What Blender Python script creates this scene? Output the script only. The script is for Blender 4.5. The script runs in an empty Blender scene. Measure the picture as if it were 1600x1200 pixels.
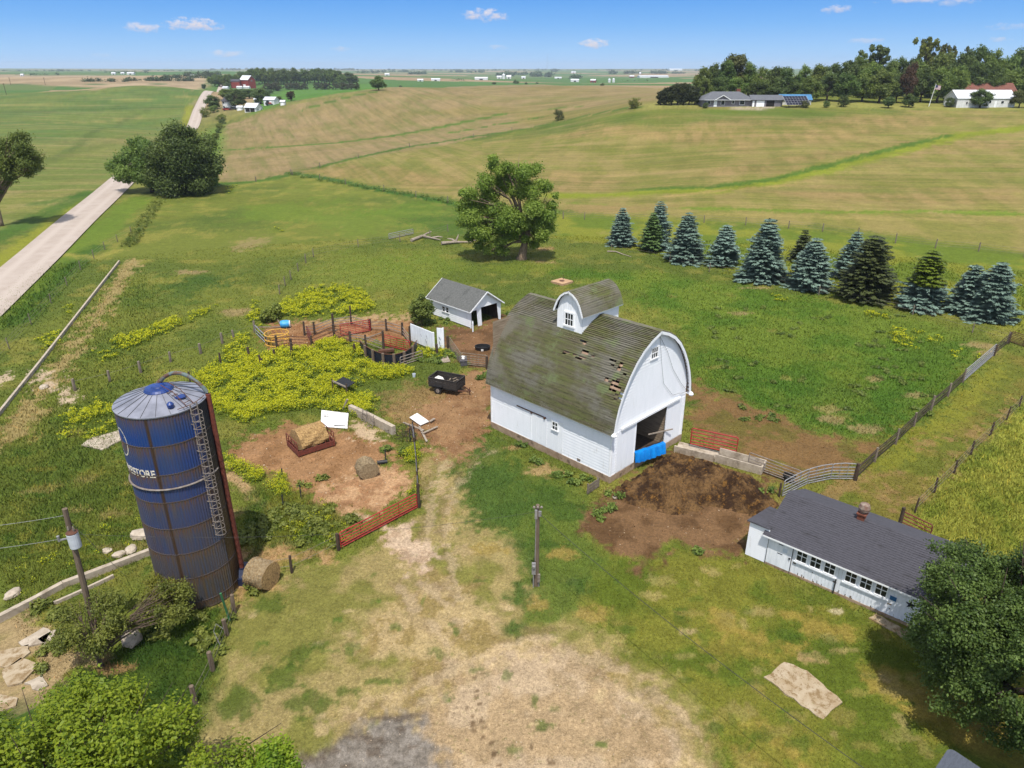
import bpy, math, random
import numpy as np
from mathutils import Vector, Matrix
R = math.radians
scene = bpy.context.scene
COL = scene.collection
rng = np.random.default_rng(7)
random.seed(7)
# ------------------------------------------------------------------ camera model (used to survey real positions)
F = 1109.0; TILT = R(24); CP, SP, CH = math.cos(TILT), math.sin(TILT), 27.0
def ray(px, py):
    X = (px-800)/F; Y = (600-py)/F
    return X, CP+Y*SP, -SP+Y*CP
def proj(x, y, z):
    d = z-CH; Z = y*CP-d*SP
    return 800+F*x/Z, 600-F*(y*SP+d*CP)/Z
# ------------------------------------------------------------------ terrain: smooth surface through surveyed points
ctrl = []
for az in range(-48, 49, 8):
    for r in (6, 20, 40, 65, 90, 112):
        ctrl.append((r*math.sin(R(az)), r*math.cos(R(az)), 0.0))
SURV = [ # pixel x, pixel y, depth in metres
 (131,340,139),(291,199,400),(300,177,450),(310,160,500),(328,150,700),(328,135,850),(331,131,900),(205,300,168),
 (0,300,168),(0,200,320),(150,200,330),(0,145,600),(150,140,650),(250,137,640),(150,125,900),(20,122,950),(100,270,196),(0,400,111.6),
 (400,275,192),(345,235,272),(345,205,340),(560,285,180),(700,310,160),(400,168,440),(470,150,500),(600,137,500),(560,150,430),(700,140,490),(850,136,480),(1030,140,460),
 (600,200,330),(750,190,330),(500,235,258),(870,190,300),(1000,167,280),(880,220,250),(700,250,212),(1000,235,225),(980,290,176),
 (1100,168,270),(1220,167,268),(1340,166,268),(1500,168,266),(1600,168,264),(1590,195,228),(1300,230,205),(1450,260,178),(1590,300,152),(1590,380,118),(1250,300,158),(1100,300,160),(1100,240,210),(1400,200,230),(1100,200,245),(1250,195,240),
 (500,118,1500),(650,124,1300),(900,129,1400),(1050,128,1400),(760,127,1300),(420,122,1100),(350,112,2200),(600,116,2600),(900,120,2600),(1050,118,2600),(200,118,1800),(50,116,2000),
 (100,110,4500),(400,111,4500),(800,112,4500),(1050,112,4500),(0,107,7000),(300,108.5,7000),(600,109,7000),(900,108.5,7000),(1100,108,7000),(1300,108,7000),(1600,108,7000),
 (1200,140,420),(1450,140,420),(1600,140,420),(1300,120,1500),(1600,120,1500)]
for px, py, Z in SURV:
    a, b, c = ray(px, py); ctrl.append((a*Z, b*Z, CH+c*Z))
for az in (-85, -65, 65, 85, -120, 120, 170):
    for r in (20, 60, 110): ctrl.append((r*math.sin(R(az)), r*math.cos(R(az)), 0.0))
    for r, z in ((250, 3), (500, 5), (1000, 5), (3000, 3), (7000, 20)):
        ctrl.append((r*math.sin(R(az)), r*math.cos(R(az)), z))
ctrl = np.array(ctrl)
def feat(x, y):
    r = np.sqrt(x*x+y*y)+1e-6
    return np.arctan2(x, y)*2.2, np.log(r+25.0)*1.6
cu, cv = feat(ctrl[:,0], ctrl[:,1])
def phi(d2): return np.sqrt(d2+0.02)
_A = phi((cu[:,None]-cu[None,:])**2+(cv[:,None]-cv[None,:])**2)+np.eye(len(cu))*0.004
_w = np.linalg.solve(_A, ctrl[:,2])
def terr(x, y):
    x = np.asarray(x, float); y = np.asarray(y, float); sh = x.shape
    u, v = feat(x.ravel(), y.ravel()); out = np.zeros(len(u))
    for s in range(0, len(u), 40000):
        uu, vv = u[s:s+40000], v[s:s+40000]
        out[s:s+40000] = phi((uu[:,None]-cu)**2+(vv[:,None]-cv)**2) @ _w
    r = np.sqrt(x.ravel()**2+y.ravel()**2)
    k = np.clip((r-95)/45, 0, 1); k = k*k*(3-2*k)          # the farmyard itself is level
    return (out*k).reshape(sh)
def Gs(pts):
    """pixels -> points on the terrain (first hit of each sight line)"""
    pts = np.asarray(pts, float); X = (pts[:,0]-800)/F; Y = (600-pts[:,1])/F
    dx, dy, dz = X, CP+Y*SP, -SP+Y*CP
    ts = np.concatenate([np.arange(15, 120, 3.0), 120*1.018**np.arange(0, 260)])
    px = dx[:,None]*ts; py = dy[:,None]*ts; pz = CH+dz[:,None]*ts
    below = pz < terr(px, py)
    i = np.argmax(below, axis=1); i[~below.any(axis=1)] = len(ts)-1
    lo = ts[np.maximum(i-1, 0)]; hi = ts[i]
    for _ in range(25):
        m = (lo+hi)/2; b = (CH+dz*m) < terr(dx*m, dy*m)
        hi = np.where(b, m, hi); lo = np.where(b, lo, m)
    return np.stack([dx*hi, dy*hi, CH+dz*hi], 1)
def G(px, py):
    return Vector(Gs([(px, py)])[0])
def mpp(p):  # metres per photo pixel at a point
    return (p[1]*CP-(p[2]-CH)*SP)/F
def tall(base, py):
    lo, hi = 0.0, 60.0
    for _ in range(50):
        m = (lo+hi)/2
        if proj(base[0], base[1], base[2]+m)[1] > py: lo = m
        else: hi = m
    return lo
def atz(px, py, z):
    a, b, c = ray(px, py); t = (z-CH)/c
    return Vector((a*t, b*t, z))
# ------------------------------------------------------------------ colours and materials
K = 0.55
def lin(c): return tuple(((v/255)/12.92 if v/255 <= .04045 else ((v/255+.055)/1.055)**2.4) for v in c)
def C(r, g, b, k=None):
    l = lin((r, g, b)); k = K if k is None else k
    return (l[0]*k, l[1]*k, l[2]*k, 1)
def new_mat(name):
    m = bpy.data.materials.new(name); m.use_nodes = True
    nt = m.node_tree; b = nt.nodes['Principled BSDF']
    return m, nt, b
def N(nt, t, **kw):
    n = nt.nodes.new(t)
    for k, v in kw.items():
        if k in n.inputs.keys(): n.inputs[k].default_value = v
        else: setattr(n, k, v)
    return n
def mix(nt, fac, a, b):
    n = nt.nodes.new('ShaderNodeMix'); n.data_type = 'RGBA'
    for s, v in ((n.inputs[0], fac), (n.inputs[6], a), (n.inputs[7], b)):
        if isinstance(v, (int, float)): s.default_value = v
        elif isinstance(v, tuple): s.default_value = v
        else: nt.links.new(v, s)
    return n.outputs[2]
def ramp(nt, src, p0, p1):
    n = nt.nodes.new('ShaderNodeMapRange'); n.inputs[1].default_value = p0; n.inputs[2].default_value = p1
    nt.links.new(src, n.inputs[0]); return n.outputs[0]
def noise(nt, scale, detail=4, rough=.6, stretch=None, coord='Object', vec=None):
    t = nt.nodes.new('ShaderNodeTexCoord'); n = nt.nodes.new('ShaderNodeTexNoise')
    n.inputs['Scale'].default_value = scale; n.inputs['Detail'].default_value = detail; n.inputs['Roughness'].default_value = rough
    src = vec if vec is not None else t.outputs[coord]
    if stretch:
        mp = nt.nodes.new('ShaderNodeMapping'); mp.inputs['Scale'].default_value = stretch
        nt.links.new(src, mp.inputs[0]); src = mp.outputs[0]
    nt.links.new(src, n.inputs['Vector']); return n.outputs['Fac']
def bump(nt, b, h, dist=.02, st=.6):
    n = nt.nodes.new('ShaderNodeBump'); n.inputs['Strength'].default_value = st; n.inputs['Distance'].default_value = dist
    nt.links.new(h, n.inputs['Height']); nt.links.new(n.outputs[0], b.inputs['Normal'])
def mat(name, c1, c2=None, scale=4.0, rough=.75, lo=.35, hi=.65, c3=None, scale3=1.2, lo3=.55, hi3=.7, stretch=None, bd=.01, metal=0.0):
    m, nt, b = new_mat(name); b.inputs['Roughness'].default_value = rough; b.inputs['Metallic'].default_value = metal
    c2 = c2 or tuple(v*.75 for v in c1[:3])+(1,)
    n1 = noise(nt, scale, 5, .65, stretch)
    o = mix(nt, ramp(nt, n1, lo, hi), c1, c2)
    if c3:
        o = mix(nt, ramp(nt, noise(nt, scale3, 6, .7, stretch), lo3, hi3), o, c3)
    nt.links.new(o, b.inputs['Base Color'])
    if bd: bump(nt, b, n1, bd)
    return m
M = {}
M['white'] = mat('white_paint', C(246,247,250,.92), C(238,240,243,.92), 1.2, .6, c3=C(214,210,203,.84), scale3=1.6, lo3=.6, hi3=.8, stretch=(1.6,1.6,.4))
M['white_old'] = mat('peeling_white_paint', C(243,245,249,.9), C(222,226,230,.88), 2.0, .7, c3=C(150,138,120), scale3=2.5, lo3=.66, hi3=.72, stretch=(2.5,2.5,.45))
M['white_trim'] = mat('white_trim_paint', C(250,250,250,.95), C(235,236,238,.9), 3, .5)
M['concrete'] = mat('concrete', C(205,190,170,.7), C(170,155,135,.7), 2.5, .9, c3=C(150,132,110), scale3=1.0)
M['foundation'] = mat('stained_foundation', C(190,165,138,.7), C(160,132,105,.7), 2.0, .9, c3=C(120,98,75), scale3=1.3)
M['wood_dark'] = mat('dark_weathered_wood', C(98,78,60), C(62,48,38), 5, .9, stretch=(1,1,.25))
M['wood_grey'] = mat('grey_weathered_wood', C(165,150,132), C(120,105,90), 5, .9, stretch=(1,1,.25))
M['wood_pale'] = mat('pale_bleached_wood', C(205,190,172), C(160,143,124), 4, .9)
M['wood_inner'] = mat('bare_inside_boards', C(168,142,116), C(120,98,78), 3, .9, stretch=(.3,.3,4))
M['pole'] = mat('pole_wood', C(148,128,108), C(112,94,78), 4, .9, stretch=(3,3,.3))
M['black'] = mat('black_rubber', C(38,38,42), C(22,22,25), 4, .6)
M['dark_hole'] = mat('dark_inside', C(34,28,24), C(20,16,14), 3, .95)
M['glass'] = mat('dark_window_glass', C(58,64,70), C(30,34,38), 1.5, .15, bd=0)
M['red'] = mat('red_gate_paint', C(198,58,50,.62), C(166,46,40,.6), 6, .6, c3=C(122,66,48), scale3=3)
M['red_rust'] = mat('rusty_red_paint', C(150,72,52), C(112,56,42), 6, .8)
M['rust'] = mat('rust', C(128,82,60), C(90,58,44), 6, .9)
M['galv'] = mat('galvanised_steel', C(198,196,196), C(160,158,158), 5, .45, metal=.25)
M['galv_old'] = mat('dull_galvanised_pipe', C(182,170,160), C(142,126,114), 5, .6, metal=.1)
M['wire'] = mat('fence_wire', C(150,140,125), C(110,98,85), 5, .6, bd=0)
M['cable'] = mat('service_cable', C(70,68,66), C(50,48,46), 5, .6, bd=0)
M['cable_pale'] = mat('bright_aluminium_cable', C(190,190,190), C(150,150,150), 5, .5, bd=0)
M['blue_tarp'] = mat('blue_tarp', C(10,140,224,.85), C(8,112,196,.85), 2.2, .4, bd=.08)
M['blue_paint'] = mat('blue_paint', C(32,66,140,.8), C(22,46,100,.8), 3, .4)
M['yellow'] = mat('yellow_paint', C(232,182,70,.8), C(200,150,60,.75), 4, .6)
M['sky_blue'] = mat('light_blue_plastic', C(70,170,225,.85), C(50,140,200,.85), 4, .4)
M['white_plastic'] = mat('white_sheet', C(240,238,234,.9), C(214,210,204,.85), 1.5, .5, c3=C(190,182,172,.8), scale3=1.0)
M['hay'] = mat('hay', C(214,176,116,.62), C(160,122,74), 9, .95, c3=C(110,84,50), scale3=5, bd=.06)
M['hay_grey'] = mat('weathered_hay', C(190,168,130), C(150,126,92), 8, .95, c3=C(120,104,80), scale3=4, bd=.05)
M['chips'] = mat('wood_chips', C(206,168,130), C(160,120,88), 12, .95, bd=.05)
M['coop_roof'] = mat('charcoal_shingles', C(92,90,98,.62), C(70,69,76,.62), 7, .9, c3=C(60,58,62,.6), scale3=.8, stretch=(1,3,3))
M['grey_roof'] = mat('grey_shingles', C(132,132,128), C(106,107,104), 6, .9, c3=C(92,94,90), scale3=1.0)
M['far_roof'] = mat('far_grey_shingles', C(128,130,136), C(104,107,114), 2, .9)
M['metal_roof'] = mat('pale_metal_roof', C(228,230,232,.8), C(204,206,210,.8), 1.0, .4)
M['brown_roof'] = mat('rust_brown_roof', C(150,90,72), C(122,72,58), 1.5, .8)
M['blue_roof'] = mat('blue_metal_roof', C(92,158,206), C(74,134,184), 1.0, .5)
M['siding_grey'] = mat('grey_lavender_siding', C(158,152,160), C(136,130,138), 2, .8)
M['siding_white'] = mat('far_white_siding', C(232,232,230,.85), C(208,208,206,.8), 1.5, .7)
M['barn_red'] = mat('barn_red_paint', C(178,62,46), C(150,50,38), 1.5, .8)
M['brick'] = mat('red_brick', C(158,92,68), C(124,70,52), 10, .9)
M['tan'] = mat('tan_paint', C(190,170,140), C(160,140,112), 2, .8)
M['trunk'] = mat('tree_bark', C(128,108,90), C(84,68,55), 4, .95, stretch=(3,3,.5), bd=.06)
M['trunk_pale'] = mat('pale_tree_bark', C(176,152,124), C(124,102,80), 3, .95, stretch=(3,3,.5), bd=.06)
M['trunk_dark'] = mat('dark_tree_bark', C(82,66,52), C(56,44,36), 4, .95)
M['solar'] = mat('solar_cells', C(40,44,68), C(28,30,50), 3, .2, bd=0)
M['stain'] = mat('grey_dark_metal', C(70,70,74), C(50,50,52), 4, .6)
M['star'] = mat('navy_star_paint', C(28,36,52), C(20,26,40), 4, .5)
M['plaque'] = mat('blue_plaque_paint', C(48,130,190), C(40,110,170), 4, .5)
M['cloth_red'] = mat('flag_red', C(190,60,70), C(170,50,60), 4, .8, bd=0)
M['cloth_white'] = mat('flag_white', C(235,232,232,.9), C(215,212,212,.9), 4, .8, bd=0)
M['cloth_blue'] = mat('flag_blue', C(60,66,120), C(50,56,110), 4, .8, bd=0)
# ------------------------------------------------------------------ mesh builder
class MB:
    def __init__(s): s.v = []; s.f = []; s.mi = []; s.uv = None
    def quad(s, *p, mi=0):
        n = len(s.v); s.v += [tuple(q) for q in p]; s.f.append(tuple(range(n, n+len(p)))); s.mi.append(mi)
    def box(s, x0, x1, y0, y1, z0, z1, mi=0):
        n = len(s.v)
        s.v += [(x0,y0,z0),(x1,y0,z0),(x1,y1,z0),(x0,y1,z0),(x0,y0,z1),(x1,y0,z1),(x1,y1,z1),(x0,y1,z1)]
        for f in ((0,3,2,1),(4,5,6,7),(0,1,5,4),(1,2,6,5),(2,3,7,6),(3,0,4,7)):
            s.f.append(tuple(n+i for i in f)); s.mi.append(mi)
    def bar(s, a, b, w, h, up=(0,0,1), mi=0):
        a = Vector(a); b = Vector(b); d = (b-a).normalized(); u = Vector(up)
        if abs(d.dot(u)) > .98: u = Vector((1,0,0))
        sd = d.cross(u).normalized(); u = sd.cross(d)
        n = len(s.v)
        for p in (a, b):
            for i, j in ((-1,-1),(1,-1),(1,1),(-1,1)): s.v.append(tuple(p+sd*(i*w/2)+u*(j*h/2)))
        for f in ((0,1,2,3),(7,6,5,4),(0,4,5,1),(1,5,6,2),(2,6,7,3),(3,7,4,0)):
            s.f.append(tuple(n+i for i in f)); s.mi.append(mi)
    def tube(s, pts, rad, n=8, cap=True, mi=0):
        pts = [Vector(p) for p in pts]
        if not hasattr(rad, '__len__'): rad = [rad]*len(pts)
        base = len(s.v); prev = None
        for i, p in enumerate(pts):
            d = (pts[min(i+1, len(pts)-1)]-pts[max(i-1, 0)]).normalized()
            if prev is None:
                a = d.cross(Vector((0,0,1)) if abs(d.z) < .9 else Vector((1,0,0))).normalized()
            else:
                a = (prev-d*prev.dot(d)).normalized()
            prev = a; b = d.cross(a)
            for k in range(n):
                t = 2*math.pi*k/n; s.v.append(tuple(p+(a*math.cos(t)+b*math.sin(t))*rad[i]))
        for i in range(len(pts)-1):
            for k in range(n):
                o = base+i*n; q = (k+1) % n
                s.f.append((o+k, o+q, o+n+q, o+n+k)); s.mi.append(mi)
        if cap:
            s.f.append(tuple(base+k for k in range(n))[::-1]); s.mi.append(mi)
            o = base+(len(pts)-1)*n; s.f.append(tuple(o+k for k in range(n))); s.mi.append(mi)
    def lathe(s, prof, n=24, c=(0,0,0), mi=0):
        base = len(s.v)
        for r, z in prof:
            for k in range(n):
                t = 2*math.pi*k/n; s.v.append((c[0]+r*math.cos(t), c[1]+r*math.sin(t), c[2]+z))
        for i in range(len(prof)-1):
            for k in range(n):
                o = base+i*n; q = (k+1) % n
                s.f.append((o+k, o+q, o+n+q, o+n+k)); s.mi.append(mi)
    def prism(s, poly, d, mi=0):  # polygon points 3d, extruded by vector d
        poly = [Vector(p) for p in poly]; d = Vector(d); n = len(poly); b = len(s.v)
        s.v += [tuple(p) for p in poly]+[tuple(p+d) for p in poly]
        s.f.append(tuple(b+i for i in range(n))[::-1]); s.f.append(tuple(b+n+i for i in range(n))); s.mi += [mi, mi]
        for i in range(n):
            j = (i+1) % n; s.f.append((b+i, b+j, b+n+j, b+n+i)); s.mi.append(mi)
    def mesh(s, name, m, smooth=False):
        me = bpy.data.meshes.new(name); me.from_pydata(s.v, [], s.f)
        for q in (m if isinstance(m, (list, tuple)) else [m]): me.materials.append(q)
        if any(s.mi): me.polygons.foreach_set('material_index', s.mi)
        if smooth: me.polygons.foreach_set('use_smooth', [True]*len(s.f))
        if s.uv:
            l = me.uv_layers.new(name='UVMap'); fl = []
            for p in me.polygons:
                for vi in p.vertices: fl += list(s.uv[vi])
            l.data.foreach_set('uv', fl)
        me.update(); return me
def link(name, me, parent=None, loc=(0,0,0), rotz=0):
    o = bpy.data.objects.new(name, me); COL.objects.link(o); o.location = loc; o.rotation_euler = (0,0,rotz)
    if parent: o.parent = parent
    return o
def tag(o, label=None, cat=None, group=None, kind=None):
    if label: o['label'] = label
    if cat: o['category'] = cat
    if group: o['group'] = group
    o['kind'] = kind or 'thing'
    return o
def thing(name, label, cat, loc=(0,0,0), rotz=0, group=None):
    o = link(name, None, None, loc, rotz); o.empty_display_size = .3
    return tag(o, label, cat, group)
def part(name, mb, m, parent, smooth=False, label=None, loc=(0,0,0), rotz=0):
    me = mb.mesh(name, m, smooth) if isinstance(mb, MB) else mb
    o = link(name, me, parent, loc, rotz)
    if label: o['label'] = label
    return o
def solo(name, mb, m, label, cat, loc=(0,0,0), rotz=0, group=None, kind=None, smooth=False):
    me = mb.mesh(name, m, smooth) if isinstance(mb, MB) else mb
    return tag(link(name, me, None, loc, rotz), label, cat, group, kind)
def children(o): return [c for c in bpy.data.objects if c.parent == o]
_kids = {}
def copy_tree(o, parent=None):
    c = o.copy(); COL.objects.link(c)
    if parent: c.parent = parent
    for ch in children(o): copy_tree(ch, c)
    return c
def npmesh(name, V, Q, mats, attrs=None, smooth=False, mi=None):
    V = np.ascontiguousarray(V, np.float32); Q = np.ascontiguousarray(Q, np.int32); m, k = Q.shape
    me = bpy.data.meshes.new(name)
    me.vertices.add(len(V)); me.vertices.foreach_set('co', V.ravel())
    me.loops.add(m*k); me.loops.foreach_set('vertex_index', Q.ravel())
    me.polygons.add(m); me.polygons.foreach_set('loop_start', np.arange(0, m*k, k, dtype=np.int32))
    for q in (mats if isinstance(mats, (list, tuple)) else [mats]): me.materials.append(q)
    if mi is not None: me.polygons.foreach_set('material_index', np.ascontiguousarray(mi, np.int32))
    if smooth: me.polygons.foreach_set('use_smooth', np.ones(m, bool))
    me.update(calc_edges=True)
    for an, (typ, arr) in (attrs or {}).items():
        at = me.attributes.new(an, typ, 'POINT')
        at.data.foreach_set('color' if typ == 'FLOAT_COLOR' else 'value', np.ascontiguousarray(arr, np.float32).ravel())
    return me
# ------------------------------------------------------------------ numpy noise
def _h(xi, yi, s):
    n = (xi*374761393+yi*668265263+s*974634721) & 0xffffffff
    n = ((n ^ (n >> 13))*1274126177) & 0xffffffff
    return ((n ^ (n >> 16)) & 0xffffff)/float(0xffffff)
def vnoise(x, y, s=0):
    xf = np.floor(x); yf = np.floor(y); xi = xf.astype(np.int64); yi = yf.astype(np.int64)
    u = x-xf; v = y-yf; u = u*u*(3-2*u); v = v*v*(3-2*v)
    return (_h(xi,yi,s)*(1-u)+_h(xi+1,yi,s)*u)*(1-v)+(_h(xi,yi+1,s)*(1-u)+_h(xi+1,yi+1,s)*u)*v
def fbm(x, y, s=0, o=4):
    a = 0; w = .5; t = 0
    for i in range(o):
        a = a+w*vnoise(x*2**i+13.7*i, y*2**i-7.1*i, s+i); t += w; w *= .55
    return a/t
def sstep(a, b, x):
    t = np.clip((x-a)/(b-a), 0, 1); return t*t*(3-2*t)
# ================================================================== GROUND
rr = [7.0]
while rr[-1] < 9500:
    r = rr[-1]; d = r*r/19170*(1.15 if r < 100 else .95)
    rr.append(r+min(max(d, .16), max(r*.028, 1.0)))
rr = np.array(rr)
aa = np.concatenate([np.arange(-180, -42, 3.0), np.arange(-42, 42, .105), np.arange(42, 180.1, 3.0)])*math.pi/180
RR, AA = np.meshgrid(rr, aa, indexing='ij')
GX = (RR*np.sin(AA)).ravel(); GY = (RR*np.cos(AA)).ravel(); nr, na = RR.shape
GZ = terr(GX, GY)
GR = RR.ravel()
near = sstep(150, 60, GR)
GZ = GZ+near*((fbm(GX*.9, GY*.9, 3, 4)-.5)*.16)
col = np.zeros((len(GX), 3)); tall_g = np.full(len(GX), .13); dens = np.ones(len(GX)); weed = np.zeros(len(GX))
ED = (fbm(GX*2.3, GY*2.3, 77, 4)-.5)*np.clip(GR/30, 1, 3)*1.9
def c3(r, g, b, k=None): return np.array(C(r, g, b, k)[:3])
def sdf(px, m, pts=None):
    """signed distance (m, + inside) of the ground vertices m to a surveyed outline"""
    P = Gs(px)[:, :2] if pts is None else pts
    x = GX[m]; y = GY[m]; d = np.full(len(x), 1e9); ins = np.zeros(len(x), bool)
    for i in range(len(P)):
        a = P[i]; b = P[(i+1) % len(P)]; e = b-a
        t = np.clip(((x-a[0])*e[0]+(y-a[1])*e[1])/max(e@e, 1e-9), 0, 1)
        d = np.minimum(d, (x-a[0]-t*e[0])**2+(y-a[1]-t*e[1])**2)
        cr = (a[1] > y) != (b[1] > y)
        with np.errstate(all='ignore'):
            ins ^= cr & (x < (b[0]-a[0])*(y-a[1])/(b[1]-a[1])+a[0])
    return np.where(ins, 1, -1)*np.sqrt(d)
def sline(px, m):
    P = Gs(px)[:, :2]; x = GX[m]; y = GY[m]; d = np.full(len(x), 1e9)
    for a, b in zip(P[:-1], P[1:]):
        e = b-a; t = np.clip(((x-a[0])*e[0]+(y-a[1])*e[1])/max(e@e, 1e-9), 0, 1)
        d = np.minimum(d, (x-a[0]-t*e[0])**2+(y-a[1]-t*e[1])**2)
    return np.sqrt(d)
FRONT = np.cos(AA.ravel()) > .3
def region(px, pad):
    P = Gs(px); m = FRONT & (GX > P[:,0].min()-pad) & (GX < P[:,0].max()+pad) & (GY > P[:,1].min()-pad) & (GY < P[:,1].max()+pad)
    return np.nonzero(m)[0]
def put(m, w, color, g=None, d=None):
    w = np.clip(w, 0, 1)[:,None]; col[m] = col[m]*(1-w)+np.asarray(color)*w; w = w[:,0]
    if g is not None: tall_g[m] = tall_g[m]*(1-w)+g*w
    if d is not None: dens[m] = dens[m]*(1-w)+d*w
def paint(px, color, f=1.0, na=1.5, ns=.35, al=1.0, color2=None, ns2=.5, lo=.42, hi=.6, g=None, d=None, seed=0, st=None):
    m = region(px, f+na+1); s = sdf(px, m)
    w = sstep(-f, f, s+(fbm(GX[m]*ns, GY[m]*ns, 20+seed, 4)-.5)*2.4*na+ED[m])*al
    c = np.asarray(color)
    if color2 is not None:
        u, v = (GX[m], GY[m]) if st is None else (GX[m]*st[0]+GY[m]*st[1], -GX[m]*st[1]*st[2]+GY[m]*st[0]*st[2])
        t = sstep(lo, hi, fbm(u*ns2, v*ns2, 40+seed, 5))[:,None]; c = c*(1-t)+np.asarray(color2)*t
    put(m, w, c, g, d)
def stroke(px, color, wid, f=.5, na=.6, ns=.6, al=1.0, g=None, d=None, seed=0):
    m = region(px, wid+f+na+1); s = wid/2-sline(px, m)
    put(m, sstep(-f, f, s+(fbm(GX[m]*ns, GY[m]*ns, 60+seed, 4)-.5)*2.4*na+ED[m]*.6)*al, color, g, d)
def spot(px, py, rx, ry, color, al=1.0, d=None, seed=0, k=.9):
    p = G(px, py); m = np.nonzero((abs(GX-p.x) < rx*2) & (abs(GY-p.y) < ry*2))[0]
    q = 1-np.sqrt(((GX[m]-p.x)/rx)**2+((GY[m]-p.y)/ry)**2)+(fbm(GX[m]*2.2/max(rx, .5), GY[m]*2.2/max(rx, .5), 80+seed, 4)-.5)*k*1.6+(fbm(GX[m]*3.1, GY[m]*3.1, 81, 3)-.5)*1.1
    put(m, sstep(-.15, .45, q)*al, color, None, d)
GR1, GR2, GR3 = c3(122,130,54), c3(94,112,46), c3(154,148,70)
TAN, DRY, DUST, DIRT, MUD = c3(176,150,108), c3(164,142,76), c3(206,180,136), c3(164,128,90), c3(112,82,56)
# base pasture
t = fbm(GX*.05, GY*.05, 1, 5); t2 = fbm(GX*.3, GY*.3, 2, 5)
col[:] = GR1
w = sstep(.45, .62, t)[:,None]; col[:] = col*(1-w*.7)+GR2*w*.7
w = sstep(.5, .66, t2)[:,None]; col[:] = col*(1-w*.6)+GR3*w*.6
# distant countryside: a patchwork of crops
far = sstep(420, 620, GR)
cell = _h(np.floor((GX*.94+GY*.34)/260+fbm(GX/900, GY/900, 5, 2)*2).astype(np.int64), np.floor((GY*.94-GX*.34)/420).astype(np.int64), 3)
fc = np.where((cell > .72)[:,None], c3(178,152,116), np.where((cell > .4)[:,None], c3(92,128,60), c3(112,132,72)))
fc = fc*(1+.25*(fbm(GX/60, GY/120, 6, 3)-.5))[:,None]
col[:] = col*(1-far[:,None])+fc*far[:,None]; dens[GR > 170] = 0
# left green field and its stripes
LF = [(-120,142),(150,141),(332,134),(326,150),(306,160),(284,190),(235,240),(196,283),(120,330),(60,352),(-120,400)]
paint(LF, c3(92,124,56), 6, 3, .05, 1, c3(116,134,62), .012, .42, .62, g=.05, d=.2, st=(.33,.94,3.0))
paint([(-100,205),(60,230),(190,205),(270,190),(210,265),(160,300),(100,335),(-100,360)], c3(128,134,64), 14, 12, .03, .75, c3(150,142,82), .02, .45, .6, seed=2)
paint([(-60,296),(60,298),(125,296),(118,316),(40,330),(-60,345)], c3(168,154,98), 3, 3, .2, .9, c3(140,142,70), .1, seed=3)
for l, cc, wd in (([(-100,168),(60,163),(200,157),(300,151)], c3(150,150,78), 9), ([(-60,200),(100,192),(215,184)], c3(156,150,82), 5), ([(-60,177),(100,172),(290,166)], c3(78,108,48), 14),
                  ([(40,272),(120,228),(190,190),(240,168)], c3(88,110,50), 4), ([(60,318),(125,305),(160,298)], c3(84,118,44), 3.5), ([(0,282),(110,240),(225,208)], c3(112,122,58), 5)):
    stroke(l, cc, wd, 2, 2, .08, .8)
paint([(-300,117),(60,118),(200,117.5),(322,119),(328,132),(250,136),(150,137),(60,133),(-300,131)], c3(196,172,136), 8, 5, .02, 1, c3(170,148,114), .006, st=(.33,.94,4.0))
stroke([(-200,133),(100,132.5),(324,131)], c3(92,118,66), 7, 3, 1, .02)
# tan left-centre field
paint([(352,196),(400,180),(470,162),(560,148),(600,141),(700,136),(850,132),(1036,140),(1032,163),(990,170),(870,193),(800,203),(740,216),(560,256),(455,273),(400,284),(338,283),(338,240)], c3(164,142,100), 2, 2, .1, 1, c3(150,134,86), .03, .42, .62, g=.03, d=.1, st=(.5,.85,3))
paint([(610,178),(760,166),(1035,158),(1030,167),(990,171),(870,193),(820,196),(800,178)], c3(146,134,74), 6, 6, .04, .8, seed=4)
stroke([(480,166),(600,154),(760,152),(900,153),(1030,152)], c3(140,138,78), 9, 4, 3, .05, .6)
for l, cc, wd in (([(340,234),(420,230),(520,224),(620,211),(700,196),(790,177)], c3(88,124,40), 4.5), ([(700,208),(770,196),(850,182)], c3(92,126,42), 3.2),
                  ([(340,288),(400,284),(455,272),(560,246),(640,229),(740,213),(870,190),(920,180),(1000,167)], c3(86,116,42), 4.0), ([(845,171),(905,166)], c3(110,126,52), 4),
                  ([(470,172),(520,158),(600,142)], c3(92,120,44), 6)):
    stroke(l, cc, wd, 1, 1.2, .25, 1, g=.3, d=.6)
paint([(390,180),(450,160),(560,142),(600,138),(590,130),(540,134),(440,142),(400,160)], c3(96,138,54), 4, 3, .05)
# right field
paint([(492,266),(560,248),(700,226),(800,211),(900,187),(1000,171),(1640,173),(1640,402),(1450,374),(1300,356),(1100,342),(900,332),(700,308),(600,292),(520,277)], c3(142,138,68), 2, 2, .1, 1, c3(160,146,84), .05, .4, .62, g=.04, d=.12, st=(.2,.98,4.5), seed=5)
paint([(860,190),(1000,172),(1420,172),(1400,179),(1200,197),(1050,199),(930,196),(800,216),(760,222)], c3(100,120,46), 3, 4, .08, .95, c3(118,126,54), .05, seed=6)
for P in ([(480,268),(560,258),(640,262),(720,280),(730,298),(640,288),(540,276)], [(840,262),(930,268),(1010,284),(980,294),(860,300),(800,292)], [(1030,186),(1250,186),(1560,181),(1440,200),(1300,222),(1150,240),(1080,214)], [(930,200),(1100,206),(1040,216),(860,214)], [(1180,252),(1280,240),(1220,268),(1060,282)], [(1200,300),(1400,296),(1600,290),(1600,312),(1380,316)], [(1290,245),(1420,222),(1600,222),(1600,232),(1400,246)]):
    paint(P, c3(172,144,94), 5, 9, .06, .7, c3(142,128,72), .07, st=(.2,.98,5.5), seed=7)
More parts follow.
